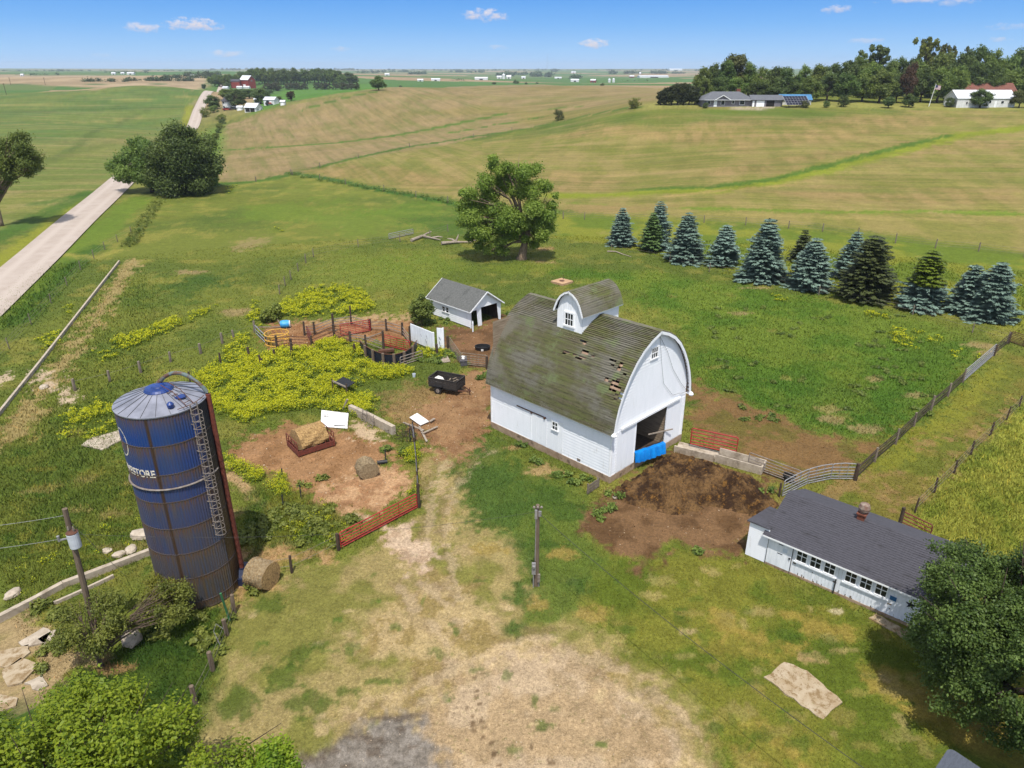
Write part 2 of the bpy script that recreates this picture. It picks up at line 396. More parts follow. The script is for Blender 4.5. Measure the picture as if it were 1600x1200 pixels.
for P in ([(1000,232),(1150,244),(1100,262),(980,258)], [(1120,204),(1300,196),(1250,206)], [(1300,276),(1600,262),(1600,280),(1350,292)], [(1000,252),(900,240),(860,228),(960,232)]):
    paint(P, c3(122,126,52), 5, 7, .07, .7, seed=8)
stroke([(868,306),(1000,301),(1110,298),(1200,286),(1300,262),(1400,236),(1500,212),(1620,198)], c3(140,150,44), 7, 2, 2, .15, .95, g=.2, d=.6)
stroke([(1000,296),(1110,293),(1200,281),(1300,257),(1400,231),(1480,212)], c3(84,118,38), 3, 1, 1.5, .2, .9, g=.25, d=.6)
stroke([(1050,306),(1200,293),(1260,284)], c3(186,160,98), 2, 1, 1.2, .2, .7)
stroke([(900,318),(1100,326),(1300,332),(1450,330),(1640,336)], c3(118,142,44), 3.2, 1, 1.5, .2, .85, g=.2, d=.6)
stroke([(1100,334),(1300,340),(1500,342),(1640,338)], c3(176,158,90), 1.6, 1, 1, .2, .7)
paint([(860,322),(960,318),(1080,322),(1000,330),(900,334)], c3(168,140,92), 2, 2.5, .2, .7)
# strips of rough grass round the fields
stroke([(452,270),(520,281),(600,298),(700,316),(720,322)], c3(72,108,40), 3.2, .6, .8, .5, 1, g=.5, d=1.4)
paint([(860,334),(1000,340),(1200,352),(1400,370),(1640,402),(1640,530),(1560,505),(1420,480),(1240,445),(1040,400),(930,378),(870,372)], c3(140,144,52), 1.5, 2, .3, 1, c3(112,130,44), .12, g=.22, d=1.2, seed=9)
stroke([(1000,348),(1250,358),(1450,380),(1640,402)], c3(108,122,48), 2.0, .6, 1, .5, .8, g=.45, d=1.3)
# house yard on the ridge
paint([(1000,163),(1640,163),(1640,172),(1000,172)], c3(160,156,84), 4, 3, .1, .9, g=.1, d=.2)
paint([(1140,168),(1215,166),(1200,170),(1150,171)], c3(205,190,170), 2, 1, .1)
# road verges
stroke([(-60,440),(0,408),(60,368),(130,318),(200,280),(262,215),(297,165)], c3(150,152,52), 4.5, 1, 1.2, .4, .9, g=.3, d=1.2)
stroke([(-80,410),(0,368),(80,330),(140,300)], c3(70,108,36), 5, 1.5, 1.5, .3, .7, g=.35, d=1.2)
stroke([(0,500),(90,420),(170,350),(215,310)], c3(112,136,46), 6, 1.2, 1.4, .35, .8, g=.3, d=1.2)
stroke([(20,505),(110,420),(150,385)], c3(66,100,34), 3, 1.2, 1.4, .35, .8, g=.35, d=1.2)
paint([(310,215),(345,190),(352,215),(338,260),(310,250)], c3(116,140,56), 4, 2, .1)
stroke([(100,398),(150,402),(185,392)], c3(168,160,76), 1.5, 1, 1, .4, .8)
# pasture variety
for px_, py_, rx, ry, cc, a in ((360,345,9,12,GR2,.7),(470,330,14,14,c3(112,134,46),.7),(560,350,12,14,c3(116,136,50),.7),(640,330,14,10,c3(106,134,44),.6),(440,420,7,9,GR2,.6),(330,430,5,6,GR2,.6),(300,445,5,5,c3(60,98,40),.6),
        (560,420,10,12,c3(124,138,54),.7),(650,420,9,9,c3(118,136,50),.7),(600,440,9,6,c3(126,138,54),.6),(700,350,8,8,c3(74,108,36),.6),(390,380,3,5,TAN,.55),(295,426,2.5,1.4,TAN,.7),(372,488,2.2,1.4,TAN,.7),(250,470,6,4,GR2,.6),(330,520,4,5,GR2,.7),(130,560,4,5,GR2,.6),(60,420,5,5,GR2,.5),
        (905,408,4,2.5,GR2,.5),(850,409,1.6,1.0,c3(192,160,118),.9),(850,389,1.8,1.6,c3(176,144,100),.8),(1015,440,8,5,c3(104,126,40),.6),(820,420,6,4,c3(124,138,50),.6),(640,520,4,3,GR2,.5),(560,505,9,2.2,GR2,.6)):
    spot(px_, py_, rx, ry, cc, a)
# right pasture
paint([(880,425),(1000,425),(1150,445),(1300,470),(1420,492),(1545,548),(1500,604),(1400,684),(1310,690),(1150,625),(1090,600),(1070,540),(980,455)], c3(94,124,42), 2, 2.5, .2, 1, c3(116,136,50), .16, .44, .62, g=.17, d=1.3, seed=10)
paint([(1090,560),(1250,600),(1400,600),(1500,580),(1430,650),(1300,690),(1150,620)], c3(84,120,42), 2, 3, .25, .8, c3(106,130,50), .3, seed=11)
for px_, py_, rx, ry in ((1157,490,1.7,.8),(1530,540,2.0,1.4),(1545,552,1.5,1.0),(1430,618,1.1,.8),(1365,592,.9,.7),(1300,655,1.2,1.2),(1295,640,1.4,.8),(1350,670,1.8,1.0),(1180,450,2.5,.5)):
    spot(px_, py_, rx*.9, ry*.9, TAN, .65, d=.4)
paint([(1072,590),(1120,612),(1180,632),(1260,668),(1330,694),(1400,668),(1350,720),(1330,742),(1230,745),(1180,722),(1090,694)], c3(140,106,70), .8, 1.8, .5, .92, c3(118,104,54), .5, .5, .62, g=.06, d=.3, seed=12)
# lane and meadow on the right
paint([(1578,552),(1500,618),(1400,702),(1340,750),(1240,772),(1330,815),(1425,838),(1450,790),(1520,710),(1600,625),(1640,560)], c3(132,124,56), .8, 1.2, .4, 1, c3(116,122,48), .35, g=.08, d=.9, seed=13)
paint([(1400,692),(1500,612),(1560,566),(1575,580),(1500,650),(1420,720),(1345,752)], c3(142,142,52), .5, 1, .5, .85, seed=14)
for P in ([(1270,770),(1340,745),(1390,740),(1345,765),(1300,785)], [(1430,700),(1465,680),(1450,697)], [(1410,800),(1465,745),(1520,690),(1585,630),(1590,640),(1530,705),(1475,765)], [(1310,795),(1340,785),(1370,800),(1340,812)], [(1370,770),(1400,765),(1395,795)]):
    paint(P, c3(160,130,84), .5, 1.3, .8, .75, d=.4, seed=15)
paint([(1640,600),(1560,675),(1490,745),(1430,822),(1450,860),(1640,980)], c3(164,166,70), .5, .8, .6, 1, c3(136,148,56), .5, .42, .6, g=.26, d=1.6, seed=16)
# yard right
paint([(930,862),(1050,855),(1160,865),(1300,930),(1430,990),(1640,1000),(1640,1300),(1180,1300),(1080,1100),(960,990),(900,930)], c3(104,118,40), 1, 1.6, .5, 1, c3(132,132,52), .3, .42, .6, g=.09, d=1.2, seed=17)
for P in ([(1120,950),(1240,1010),(1200,1040),(1100,1000)], [(1330,1040),(1450,1060),(1560,1130),(1600,1180),(1500,1160),(1380,1100)], [(1180,1120),(1260,1160),(1240,1300),(1150,1300)], [(1260,950),(1330,985),(1310,1005),(1240,970)], [(1550,1130),(1640,1150),(1640,1220),(1560,1200)]):
    paint(P, c3(172,150,74), .5, 1.4, .8, .8, c3(140,132,56), .8, g=.07, seed=18)
spot(1265,1027,.75,.45,c3(196,166,114),.9,d=.2); spot(1380,1061,.35,.25,TAN,.8); spot(1305,955,.4,.3,c3(216,200,160),.8); spot(1075,988,.5,.3,DUST,.6)
for i in range(150):
    a_, b_ = rng.uniform(940, 1600), rng.uniform(870, 1200)
    spot(a_, b_, rng.uniform(.2, .9), rng.uniform(.15, .6), (c3(160,146,78), c3(86,108,38), c3(182,164,104), c3(120,132,46))[i % 4], rng.uniform(.35, .75), seed=i)
for i in range(170):
    a_, b_ = rng.uniform(60, 1480), rng.uniform(330, 680)
    spot(a_, b_, rng.uniform(.4, 1.6), rng.uniform(.4, 1.2), (c3(160,150,82), c3(78,104,38), c3(134,142,58), c3(100,122,42))[i % 4], rng.uniform(.3, .6), seed=i)
# dry yard in front
paint([(360,965),(440,905),(560,868),(640,828),(680,700),(760,690),(830,860),(940,990),(1080,1080),(1180,1300),(300,1300),(330,1080)], c3(172,154,100), .8, 1.2, .5, 1, c3(140,136,70), .45, .42, .62, g=.06, d=.75, seed=19)
paint([(560,1000),(640,930),(660,880),(720,900),(800,980),(960,1040),(1090,1140),(1130,1300),(600,1300),(560,1120),(640,1060)], c3(200,174,126), .8, 1.5, .7, .85, c3(166,142,90), 1.1, .45, .58, g=.04, d=.35, seed=20)
paint([(640,1120),(700,1050),(800,1012),(900,1030),(990,1080),(1060,1150),(1080,1300),(650,1300)], c3(206,180,146), .8, 1.6, .6, .95, c3(190,162,124), .5, .45, .6, g=.03, d=.07, seed=21)
paint([(600,828),(640,822),(680,850),(682,880),(655,905),(645,880),(610,860)], c3(222,194,164), .3, .7, .8, .95, c3(200,170,140), 1.5, d=.05, seed=22)
stroke([(680,1062),(740,1030),(800,1008),(870,1005)], c3(214,186,140), .28, .12, .2, 2, .85, d=.05)
stroke([(735,1062),(790,1030),(850,1020)], c3(214,186,140), .25, .12, .2, 2, .7, d=.05)
stroke([(500,1142),(540,1118),(580,1092)], c3(206,180,134), .4, .15, .35, 2, .7, d=.1)
for i in range(46):
    a_, b_ = rng.uniform(380, 1000), rng.uniform(880, 1180)
    spot(a_, b_, rng.uniform(.15, .6), rng.uniform(.12, .45), c3(92,116,44) if i % 3 else c3(212,186,140), rng.uniform(.4, .85), d=None, seed=i)
for a_, b_, rx, ry in ((420,945,1.2,.8),(440,1060,1.0,1.0),(480,1100,1.5,.8),(470,1020,.7,.9),(540,1080,.8,.3),(600,1065,.9,.25),(370,1100,1.2,1),(500,1010,.5,.4)):
    spot(a_, b_, rx, ry, c3(88,108,40), .75, d=1.5)
for P in ([(690,705),(720,690),(760,682),(820,728),(900,765),(945,790),(930,830),(940,900),(900,960),(850,985),(800,985),(820,900),(790,840),(740,830),(715,770)], ):
    paint(P, c3(104,122,50), .6, 1.2, .6, .9, c3(78,106,42), .5, .42, .6, g=.1, d=1.3, seed=23)
paint([(725,720),(790,730),(830,770),(800,830),(745,815)], c3(84,112,48), .6, .8, .6, .75, g=.12, d=1.4, seed=24)
for a_, b_, rx, ry, cc in ((850,735,1.4,.9,c3(190,158,112)),(800,700,.8,.4,c3(186,154,106)),(760,860,1.4,.6,DRY),(840,945,.7,.6,DRY),(930,960,1,.7,DRY),(880,865,1,.6,DRY),(690,760,.5,1.6,c3(196,170,128)),(665,730,.5,1.4,c3(186,160,110)),(720,860,.8,.6,c3(190,166,120)),(700,795,.5,1.2,c3(180,156,104)),(560,810,.8,.5,c3(214,190,160))):
    spot(a_, b_, rx, ry, cc, .8, d=.5)
for a_, b_ in ((743,1058),(746,1078),(744,1090),(732,1108),(745,1112),(740,1130),(752,1126),(741,1140),(756,1136),(754,1152),(750,1155),(768,1160),(772,1178),(780,1195),(830,1168),(856,1185),(862,1192),(750,1100),(738,1118)):
    spot(a_, b_, .14, .11, c3(120,96,70), .85, seed=int(a_))
for l_ in ([(900,1040),(960,1085),(1000,1130),(1030,1200)], [(870,1060),(930,1100),(980,1160),(1000,1220)]):
    stroke(l_, c3(168,142,104), .7, .3, .9, .9, .55)
for l_, w_ in (([(560,1130),(620,1080),(700,1040),(780,1005),(860,985)], .4), ([(590,1140),(650,1098),(730,1062),(800,1030)], .4), ([(650,905),(690,940),(720,990),(735,1040)], .5), ([(620,915),(655,955),(690,1005),(700,1050)], .5), ([(760,700),(700,760),(690,840),(710,930)], .5), ([(700,700),(668,760),(660,840)], .5), ([(1090,1150),(1040,1090),(960,1040),(880,1010)], .4), ([(1050,1180),(1000,1110),(930,1060)], .4)):
    stroke(l_, c3(150,126,92), w_, .25, .7, .9, .5); stroke([(x+7, y+5) for x, y in l_], c3(212,188,150), w_*.6, .2, .5, .9, .45)
# gravel apron
paint([(430,1215),(500,1172),(560,1140),(600,1122),(640,1112),(656,1118),(675,1150),(705,1215),(700,1300),(430,1300)], c3(160,150,138,.54), .6, .5, 1.2, 1, c3(140,130,118,.52), 3, d=0, seed=25)
for a_, b_, rx, ry in ((585,1159,.55,.25),(488,1188,.5,.32),(628,1139,.28,.2),(645,1167,.25,.2),(583,1177,.42,.25),(560,1150,.6,.2),(610,1120,1.0,.2),(645,1117,.5,.15),(540,1198,.3,.2),(515,1173,.5,.15)):
    spot(a_, b_, rx, ry, c3(112,98,84), .75)
# trampled dirt round the barn
paint([(600,640),(625,618),(690,590),(740,580),(775,570),(775,665),(745,690),(715,722),(690,716),(660,690),(640,668)], c3(168,130,92), .5, 1.0, .6, 1, c3(150,112,78), .6, d=.08, seed=26)
paint([(690,512),(735,512),(785,492),(800,500),(790,560),(772,585),(735,572),(700,545)], c3(142,106,74), .4, .6, .8, 1, c3(116,86,58), .8, d=.02, seed=27)
paint([(590,625),(640,590),(660,600),(690,610),(650,640),(620,665)], c3(150,130,80), .5, 1, .6, .7, d=.6, seed=28)
paint([(410,520),(420,505),(520,500),(580,495),(650,500),(650,535),(560,530),(490,545),(430,545)], c3(158,112,76), .4, .6, .8, .95, c3(176,132,94), .8, d=.1, seed=29)
paint([(480,505),(560,493),(650,492),(660,500),(580,502)], c3(190,160,116), .4, .6, .8, .9, d=.1, seed=30)
# feeding ground
paint([(352,705),(400,680),(450,660),(540,668),(610,690),(630,712),(570,735),(545,760),(500,775),(440,765),(395,740),(370,735)], c3(176,134,94), .5, .9, .6, 1, c3(158,118,80), .6, d=.06, seed=31)
paint([(465,795),(500,770),(540,742),(590,722),(630,728),(645,755),(610,795),(560,805),(500,815)], c3(206,164,122), .3, .8, .9, 1, c3(178,134,96), 1.6, d=.05, seed=32)
paint([(550,660),(600,672),(590,690),(560,682)], c3(214,186,152), .3, .4, 1, .9, d=.05, seed=33)
stroke([(352,725),(385,770),(420,795)], c3(196,162,120), .9, .3, .5, .8, .9, d=.1)
stroke([(365,800),(420,800),(520,800)], c3(176,146,100), .9, .4, .8, .8, .7, d=.3)
paint([(375,860),(440,850),(520,858),(520,868),(450,880),(430,920),(385,925),(372,940)], c3(196,156,110), .4, .7, .9, .9, c3(150,130,70), 1, d=.2, seed=34)
stroke([(300,985),(372,925)], c3(150,120,80), .8, .4, .5, .8, .5)
paint([(400,770),(520,790),(550,830),(530,860),(460,850),(400,850)], c3(92,118,42), .5, 1, .6, .8, c3(128,132,50), .7, g=.3, d=1.6, seed=35)
paint([(380,800),(405,790),(420,860),(385,880)], c3(78,102,38), .4, .5, .8, .8, g=.2, d=1.3)
# manure yard
paint([(948,772),(1000,735),(1060,700),(1190,745),(1215,770),(1180,845),(1160,870),(1060,850),(1000,890),(930,850),(905,830)], c3(138,106,74), .5, 1.1, .6, 1, c3(112,84,56), .7, d=.04, seed=36)
# ground left of the tower
paint([(-60,700),(40,600),(120,500),(180,420),(230,420),(260,520),(230,580),(190,640),(190,690),(240,860),(120,920),(-60,1000)], c3(120,130,54), 1.5, 2, .3, .8, c3(96,116,46), .3, g=.25, d=1.4, seed=37)
stroke([(208,408),(150,500),(95,575),(40,650),(0,700)], c3(178,156,104), 1.6, .3, 1.6, .8, .85, d=.5)
for P in ([(64,580),(88,585),(84,600),(60,606)], [(85,608),(110,612),(118,632),(95,625)], [(10,590),(0,600),(-10,586)]):
    paint(P, c3(214,190,160), .2, .5, 1, .9, d=.05)
for i in range(40):
    a_, b_ = rng.uniform(0, 230), rng.uniform(640, 900)
    spot(a_, b_, rng.uniform(.3, 1.3), rng.uniform(.2, .7), (c3(168,152,92), c3(72,106,38), c3(150,146,62))[i % 3], .6, seed=i)
paint([(-60,1110),(60,1080),(160,1030),(240,980),(330,940),(360,965),(335,1040),(320,1120),(200,1300),(-60,1300)], c3(82,104,38), .5, .8, .5, 1, c3(62,88,32), .6, g=.2, d=1.5, seed=38)
paint([(-60,950),(60,960),(90,1010),(150,1030),(60,1085),(-60,1120)], c3(190,162,122), .4, .8, .7, .85, c3(120,118,52), .7, .5, .62, d=.4, seed=39)
spot(175,1045,1.0,.35,c3(168,134,92),.8)
# weeds in flower: where the plants stand
WEEDS = [([(405,505),(430,480),(470,463),(520,445),(570,455),(583,480),(560,492),(540,495),(470,497),(420,492)],1),([(300,598),(330,562),(420,548),(480,546),(520,530),(560,545),(580,560),(592,574),(640,572),(655,586),(600,596),(560,606),(592,620),(590,645),(560,655),(500,640),(430,650),(380,665),(330,640)],1),
 ([(172,538),(230,512),(300,490),(338,476),(330,494),(260,520),(200,546)],.75),([(85,655),(150,620),(185,635),(190,672),(110,694)],.4),([(352,712),(400,730),(455,752),(452,778),(410,778),(370,742)],.8),([(636,712),(652,700),(654,772),(640,772)],.8),
 ([(440,800),(500,785),(545,835),(530,862),(450,840)],.35),([(395,470),(410,480),(405,520),(390,560),(330,565),(340,545),(380,520)],.45),([(1350,487),(1395,487),(1385,500),(1355,497)],.35),([(1395,512),(1440,516),(1430,548),(1400,540)],.4),([(1455,525),(1480,530),(1470,545),(1450,540)],.3),([(1485,548),(1505,550),(1500,565),(1485,562)],.25),([(1520,555),(1535,552),(1532,562)],.3),
 ([(1200,460),(1240,468),(1230,475),(1200,470)],.2),([(0,880),(60,860),(200,800),(235,850),(120,905),(0,960)],.1),([(350,298),(368,288),(366,302),(352,305)],.6),([(140,550),(180,545),(190,560),(150,575)],.3),([(425,358),(445,358),(445,364),(428,364)],.6),([(100,480),(112,478),(110,490),(100,492)],.5),([(60,530),(90,520),(85,545),(60,548)],.4),([(640,545),(700,548),(705,565),(660,560)],.5)]
for P, s in WEEDS:
    m = region(P, 3); v = sdf(P, m)+(fbm(GX[m]*.5, GY[m]*.5, 71, 4)-.5)*2.2
    w = sstep(-.5, .7, v)*s; weed[m] = np.maximum(weed[m], w)
    put(m, w*.75, c3(112,126,40))
fld = sstep(135, 170, GR)*(1-sstep(650, 900, GR))
u_, v_ = GX*.2+GY*.98, -GX*.98+GY*.2
col *= (1+fld*(.35*(fbm(u_*.32, v_*.02, 31, 4)-.5)+.22*(fbm(GX*.25, GY*.12, 32, 4)-.5)+.3*(fbm(u_*1.1, v_*.05, 33, 2)-.5)))[:,None]
col *= (1+.30*(fbm(GX*1.7, GY*1.7, 9, 3)-.5)*near)[:,None]
idx = np.arange(nr*na).reshape(nr, na)
Q = np.stack([idx[:-1,:-1], idx[:-1,1:], idx[1:,1:], idx[1:,:-1]], -1).reshape(-1, 4)
def ground_mat():
    m, nt, b = new_mat('ground_surface'); b.inputs['Roughness'].default_value = .95; b.inputs['Specular IOR Level'].default_value = .1
    a = N(nt, 'ShaderNodeAttribute'); a.attribute_name = 'soil'
    n1 = noise(nt, 5.5, 6, .75); n2 = noise(nt, .9, 5, .65); n3 = noise(nt, 17, 3, .7)
    o = a.outputs['Color']
    def mult(o, n, lo, hi):
        r = nt.nodes.new('ShaderNodeMapRange'); r.inputs[1].default_value = .3; r.inputs[2].default_value = .7; r.inputs[3].default_value = lo; r.inputs[4].default_value = hi
        nt.links.new(n, r.inputs[0]); v = nt.nodes.new('ShaderNodeVectorMath'); v.operation = 'SCALE'
        nt.links.new(o, v.inputs[0]); nt.links.new(r.outputs[0], v.inputs['Scale']); return v.outputs[0]
    sa = N(nt, 'ShaderNodeAttribute'); sa.attribute_name = 'straw'
    def fl(n, p0, p1, k, c, o):
        q = nt.nodes.new('ShaderNodeMath'); q.operation = 'MULTIPLY'; nt.links.new(ramp(nt, n, p0, p1), q.inputs[0]); nt.links.new(sa.outputs['Fac'], q.inputs[1])
        q2 = nt.nodes.new('ShaderNodeMath'); q2.operation = 'MULTIPLY'; nt.links.new(q.outputs[0], q2.inputs[0]); q2.inputs[1].default_value = k; return mix(nt, q2.outputs[0], o, c)
    o = fl(noise(nt, 5.2, 7, .8), .54, .66, .5, C(226,200,158,.6), o); o = fl(noise(nt, 4.6, 7, .8), .56, .66, .6, C(120,96,58,.5), o); o = fl(noise(nt, 2.1, 6, .75), .58, .66, .45, C(120,126,58,.5), o)
    a1 = N(nt, 'ShaderNodeAttribute'); a1.attribute_name = 'rowu'; a2 = N(nt, 'ShaderNodeAttribute'); a2.attribute_name = 'rowv'; a3 = N(nt, 'ShaderNodeAttribute'); a3.attribute_name = 'crop'
    cv = N(nt, 'ShaderNodeCombineXYZ'); nt.links.new(a1.outputs['Fac'], cv.inputs[0]); nt.links.new(a2.outputs['Fac'], cv.inputs[1])
    nr1 = noise(nt, .55, 3, .6, (1,.035,1), vec=cv.outputs[0]); nr2 = noise(nt, .16, 4, .65, (1,.10,1), vec=cv.outputs[0]); nr3 = noise(nt, .5, 4, .7, (1,.4,1), vec=cv.outputs[0])
    def cm(o, n, p0, p1, k, c):
        q = nt.nodes.new('ShaderNodeMath'); q.operation = 'MULTIPLY'; nt.links.new(ramp(nt, n, p0, p1), q.inputs[0]); nt.links.new(a3.outputs['Fac'], q.inputs[1])
        q2 = nt.nodes.new('ShaderNodeMath'); q2.operation = 'MULTIPLY'; nt.links.new(q.outputs[0], q2.inputs[0]); q2.inputs[1].default_value = k; return mix(nt, q2.outputs[0], o, c)
    o = cm(o, nr2, .5, .68, .45, C(182,156,106,.54)); o = cm(o, nr1, .52, .68, .4, C(112,120,54,.52)); o = cm(o, nr1, .46, .32, .28, C(184,162,112,.54)); o = cm(o, nr2, .5, .36, .45, C(118,130,58,.52)); o = cm(o, nr3, .58, .72, .4, C(104,112,50,.5))
    o = mult(o, n1, .62, 1.38); o = mult(o, n2, .86, 1.14); o = mult(o, n3, .75, 1.25)
    nt.links.new(o, b.inputs['Base Color']); bump(nt, b, n1, .08, .7); return m
ymask = np.zeros(len(GX))
for P_, k_ in (([(300,1300),(330,1080),(440,905),(560,868),(640,700),(760,690),(830,860),(940,990),(1120,1080),(1240,1300)], 1.0), ([(465,795),(540,742),(630,728),(645,755),(560,815)], .8), ([(600,640),(690,590),(775,570),(745,690),(660,690)], .45)):
    m = region(P_, 4); ymask[m] = np.maximum(ymask[m], sstep(-2, 1, sdf(P_, m)+ED[m])*k_)
straw = ymask*sstep(1.1, 1.4, col[:,0]/np.maximum(col[:,1], 1e-4))*sstep(75, 55, GR)*sstep(.06, .13, col[:,1])
crop = np.zeros(len(GX))
for P_ in (LF, [(352,196),(400,180),(470,162),(560,148),(600,141),(700,136),(850,132),(1036,140),(1032,163),(990,170),(870,193),(800,203),(740,216),(560,256),(455,273),(400,284),(338,283),(338,240)], [(492,266),(560,248),(700,226),(800,211),(900,187),(1000,171),(1640,173),(1640,402),(1450,374),(1300,356),(1100,342),(900,332),(700,308),(600,292),(520,277)]):
    m = region(P_, 4); crop[m] = np.maximum(crop[m], sstep(-.5, 2.5, sdf(P_, m)))
crop = crop*fld*np.clip(1.25-np.clip(tall_g*6-.3, 0, 1.5)*1.6, 0, 1)
lf_ = sstep(-10, 30, GX+.42*GY-52+0*GX)                       # the left-centre field is drilled along the road, the right one along the hill
wob = 14*(fbm(GX*.008, GY*.008, 35, 3)-.5)
ang = GX/np.maximum(GY, 1)
isl = sstep(.02, -.10, ang)*sstep(-.46, -.40, ang)*sstep(175, 190, GR)
rowu = np.where(isl > .5, GX*.94+GY*.34, GY*.98+GX*.2+wob*1.6+.0009*(GX-60)**2); rowv = np.where(isl > .5, GY, GX)
rgba = np.concatenate([col, np.ones((len(col), 1))], 1)
me = npmesh('ground', np.stack([GX, GY, GZ], 1), Q, ground_mat(), {'rowu': ('FLOAT', rowu), 'rowv': ('FLOAT', rowv), 'crop': ('FLOAT', crop), 'soil': ('FLOAT_COLOR', rgba), 'straw': ('FLOAT', straw)}, smooth=True)
tag(link('ground', me), 'rolling farmland of pasture, crop fields, dry yard and trampled dirt', 'ground', kind='structure')
def gz(x, y):
    r = math.hypot(x, y); return float(terr(np.array([x]), np.array([y]))[0])
# ------------------------------------------------------------------ gravel road
road_mid = Gs([(0,445),(67,390),(131,340),(172,310),(205,286),(250,231),(291,199),(300.5,177),(310.6,160)])
ys = np.concatenate([np.arange(25, 200, 2.5), np.arange(200, 1000, 6.0)])
fit = np.polyfit(road_mid[:,1], road_mid[:,0], 1); near_fit = np.polyfit(road_mid[:4,1], road_mid[:4,0], 1)
q2_ = np.polyfit(road_mid[:,1], road_mid[:,0], 1, w=[3,3,3,2,1,.3,.5,.5,.5]); xs = np.polyval(q2_, ys)
V = []
off = np.linspace(-3.5, 3.5, 9); nrm = Vector((1, -fit[0])).normalized()
for x, y in zip(xs, ys):
    for k, o in enumerate(off): V.append((x+nrm.x*o, y+nrm.y*o, 0))
V = np.array(V); V[:,2] = terr(V[:,0], V[:,1])+.17+.05*(1-np.tile((off/3.5)**2, len(ys)))+.02*(vnoise(V[:,0]*.5, V[:,1]*.5, 4))
n = len(off); i2 = np.arange(len(ys)*n).reshape(len(ys), n)
Q = np.stack([i2[:-1,:-1], i2[:-1,1:], i2[1:,1:], i2[1:,:-1]], -1).reshape(-1, 4)
uv = np.tile(off, len(ys))
m, nt, b = new_mat('pale_gravel'); b.inputs['Roughness'].default_value = .95
at = N(nt, 'ShaderNodeAttribute'); at.attribute_name = 'across'
o = mix(nt, ramp(nt, noise(nt, .35, 5, .6), .35, .65), C(206,190,176,.6), C(192,175,160,.6))
wv = N(nt, 'ShaderNodeMath', operation='ABSOLUTE'); nt.links.new(at.outputs['Fac'], wv.inputs[0])
sb = N(nt, 'ShaderNodeMath', operation='SUBTRACT'); nt.links.new(wv.outputs[0], sb.inputs[0]); sb.inputs[1].default_value = 1.6
ab = N(nt, 'ShaderNodeMath', operation='ABSOLUTE'); nt.links.new(sb.outputs[0], ab.inputs[0])
o = mix(nt, ramp(nt, ab.outputs[0], .9, .2), o, C(208,192,178,.61)); o = mix(nt, ramp(nt, noise(nt, 14, 4, .7), .55, .75), o, C(180,160,144,.6))
nt.links.new(o, b.inputs['Base Color']); bump(nt, b, noise(nt, 9, 4), .02)
tag(link('gravel_road', npmesh('gravel_road', V, Q, m, {'across': ('FLOAT', uv)}, smooth=True)), 'straight pale gravel road rolling over the hills', 'road', kind='structure')
# ================================================================== BUILDINGS OF THE FARMYARD
def siding(mb, T, z0, z1, step, xl, xr, holes=(), lap=.011):
    """lapped boards on a wall plane; T(x, out, z) maps to building space; holes are (x0,x1,z0,z1)"""
    n = max(1, int(round((z1-z0)/step))); dz = (z1-z0)/n
    for i in range(n):
        cuts = sorted({z0+i*dz, z0+(i+1)*dz}|{h for o in holes for h in (o[2], o[3]) if z0+i*dz+.005 < h < z0+(i+1)*dz-.005})
        for a, b in zip(cuts[:-1], cuts[1:]):
            zm = (a+b)/2; segs = [(None, None)]
            xs = sorted((o[0], o[1]) for o in holes if o[2] < zm < o[3])
            ed = [('L',)]; cur = 'L'; pieces = []
            for h0, h1 in xs: pieces.append((cur, h0)); cur = h1
            pieces.append((cur, 'R'))
            fa, fb = (1-(a-z0-i*dz)/dz)*lap, (1-(b-z0-i*dz)/dz)*lap
            for p, q in pieces:
                xa0 = xl(a) if p == 'L' else p; xb0 = xl(b) if p == 'L' else p
                xa1 = xr(a) if q == 'R' else q; xb1 = xr(b) if q == 'R' else q
                if xa1-xa0 < .01 or xb1-xb0 < .005: continue
                mb.quad(T(xa0,fa,a), T(xa1,fa,a), T(xb1,fb,b), T(xb0,fb,b))
                if fa > lap*.9: mb.quad(T(xa0,0,a), T(xa1,0,a), T(xa1,fa,a), T(xa0,fa,a))
def board_wall(mb, T, x0, x1, z0, ztop, bw, holes=(), gap=.012, rnd=None, dep=.02):
    """upright boards with narrow gaps; ztop(x)"""
    n = max(1, int(round((x1-x0)/bw))); w = (x1-x0)/n; rnd = rnd or random.Random(3)
    for i in range(n):
        a, b = x0+i*w+gap/2, x0+(i+1)*w-gap/2; o = dep+rnd.uniform(-.006, .006); zb = z0+rnd.uniform(0, .02)
        cuts = [(zb, min(ztop(a), ztop(b)))]
        for h in holes:
            if h[0] < (a+b)/2 < h[1]: cuts = [q for c in cuts for q in ((c[0], min(c[1], h[2])), (max(c[0], h[3]), c[1])) if q[1]-q[0] > .01]
        for c in cuts:
            top = (ztop(a), ztop(b)) if abs(c[1]-min(ztop(a), ztop(b))) < 1e-6 else (c[1], c[1])
            mb.quad(T(a,o,c[0]), T(b,o,c[0]), T(b,o,top[1]), T(a,o,top[0])); mb.quad(T(a,0,c[0]), T(a,o,c[0]), T(a,o,top[0]), T(a,0,top[0])); mb.quad(T(b,o,c[0]), T(b,0,c[0]), T(b,0,top[1]), T(b,o,top[1]))
    mb.quad(T(x0,0,z0), T(x1,0,z0), T(x1,0,ztop(x1)), T(x0,0,ztop(x0))) if not holes else None
def tbox(mb, T, x0, x1, o0, o1, z0, z1):
    P = [T(x0,o0,z0),T(x1,o0,z0),T(x1,o1,z0),T(x0,o1,z0),T(x0,o0,z1),T(x1,o0,z1),T(x1,o1,z1),T(x0,o1,z1)]
    n = len(mb.v); mb.v += P
    for f in ((0,3,2,1),(4,5,6,7),(0,1,5,4),(1,2,6,5),(2,3,7,6),(3,0,4,7)): mb.f.append(tuple(n+i for i in f)); mb.mi.append(0)
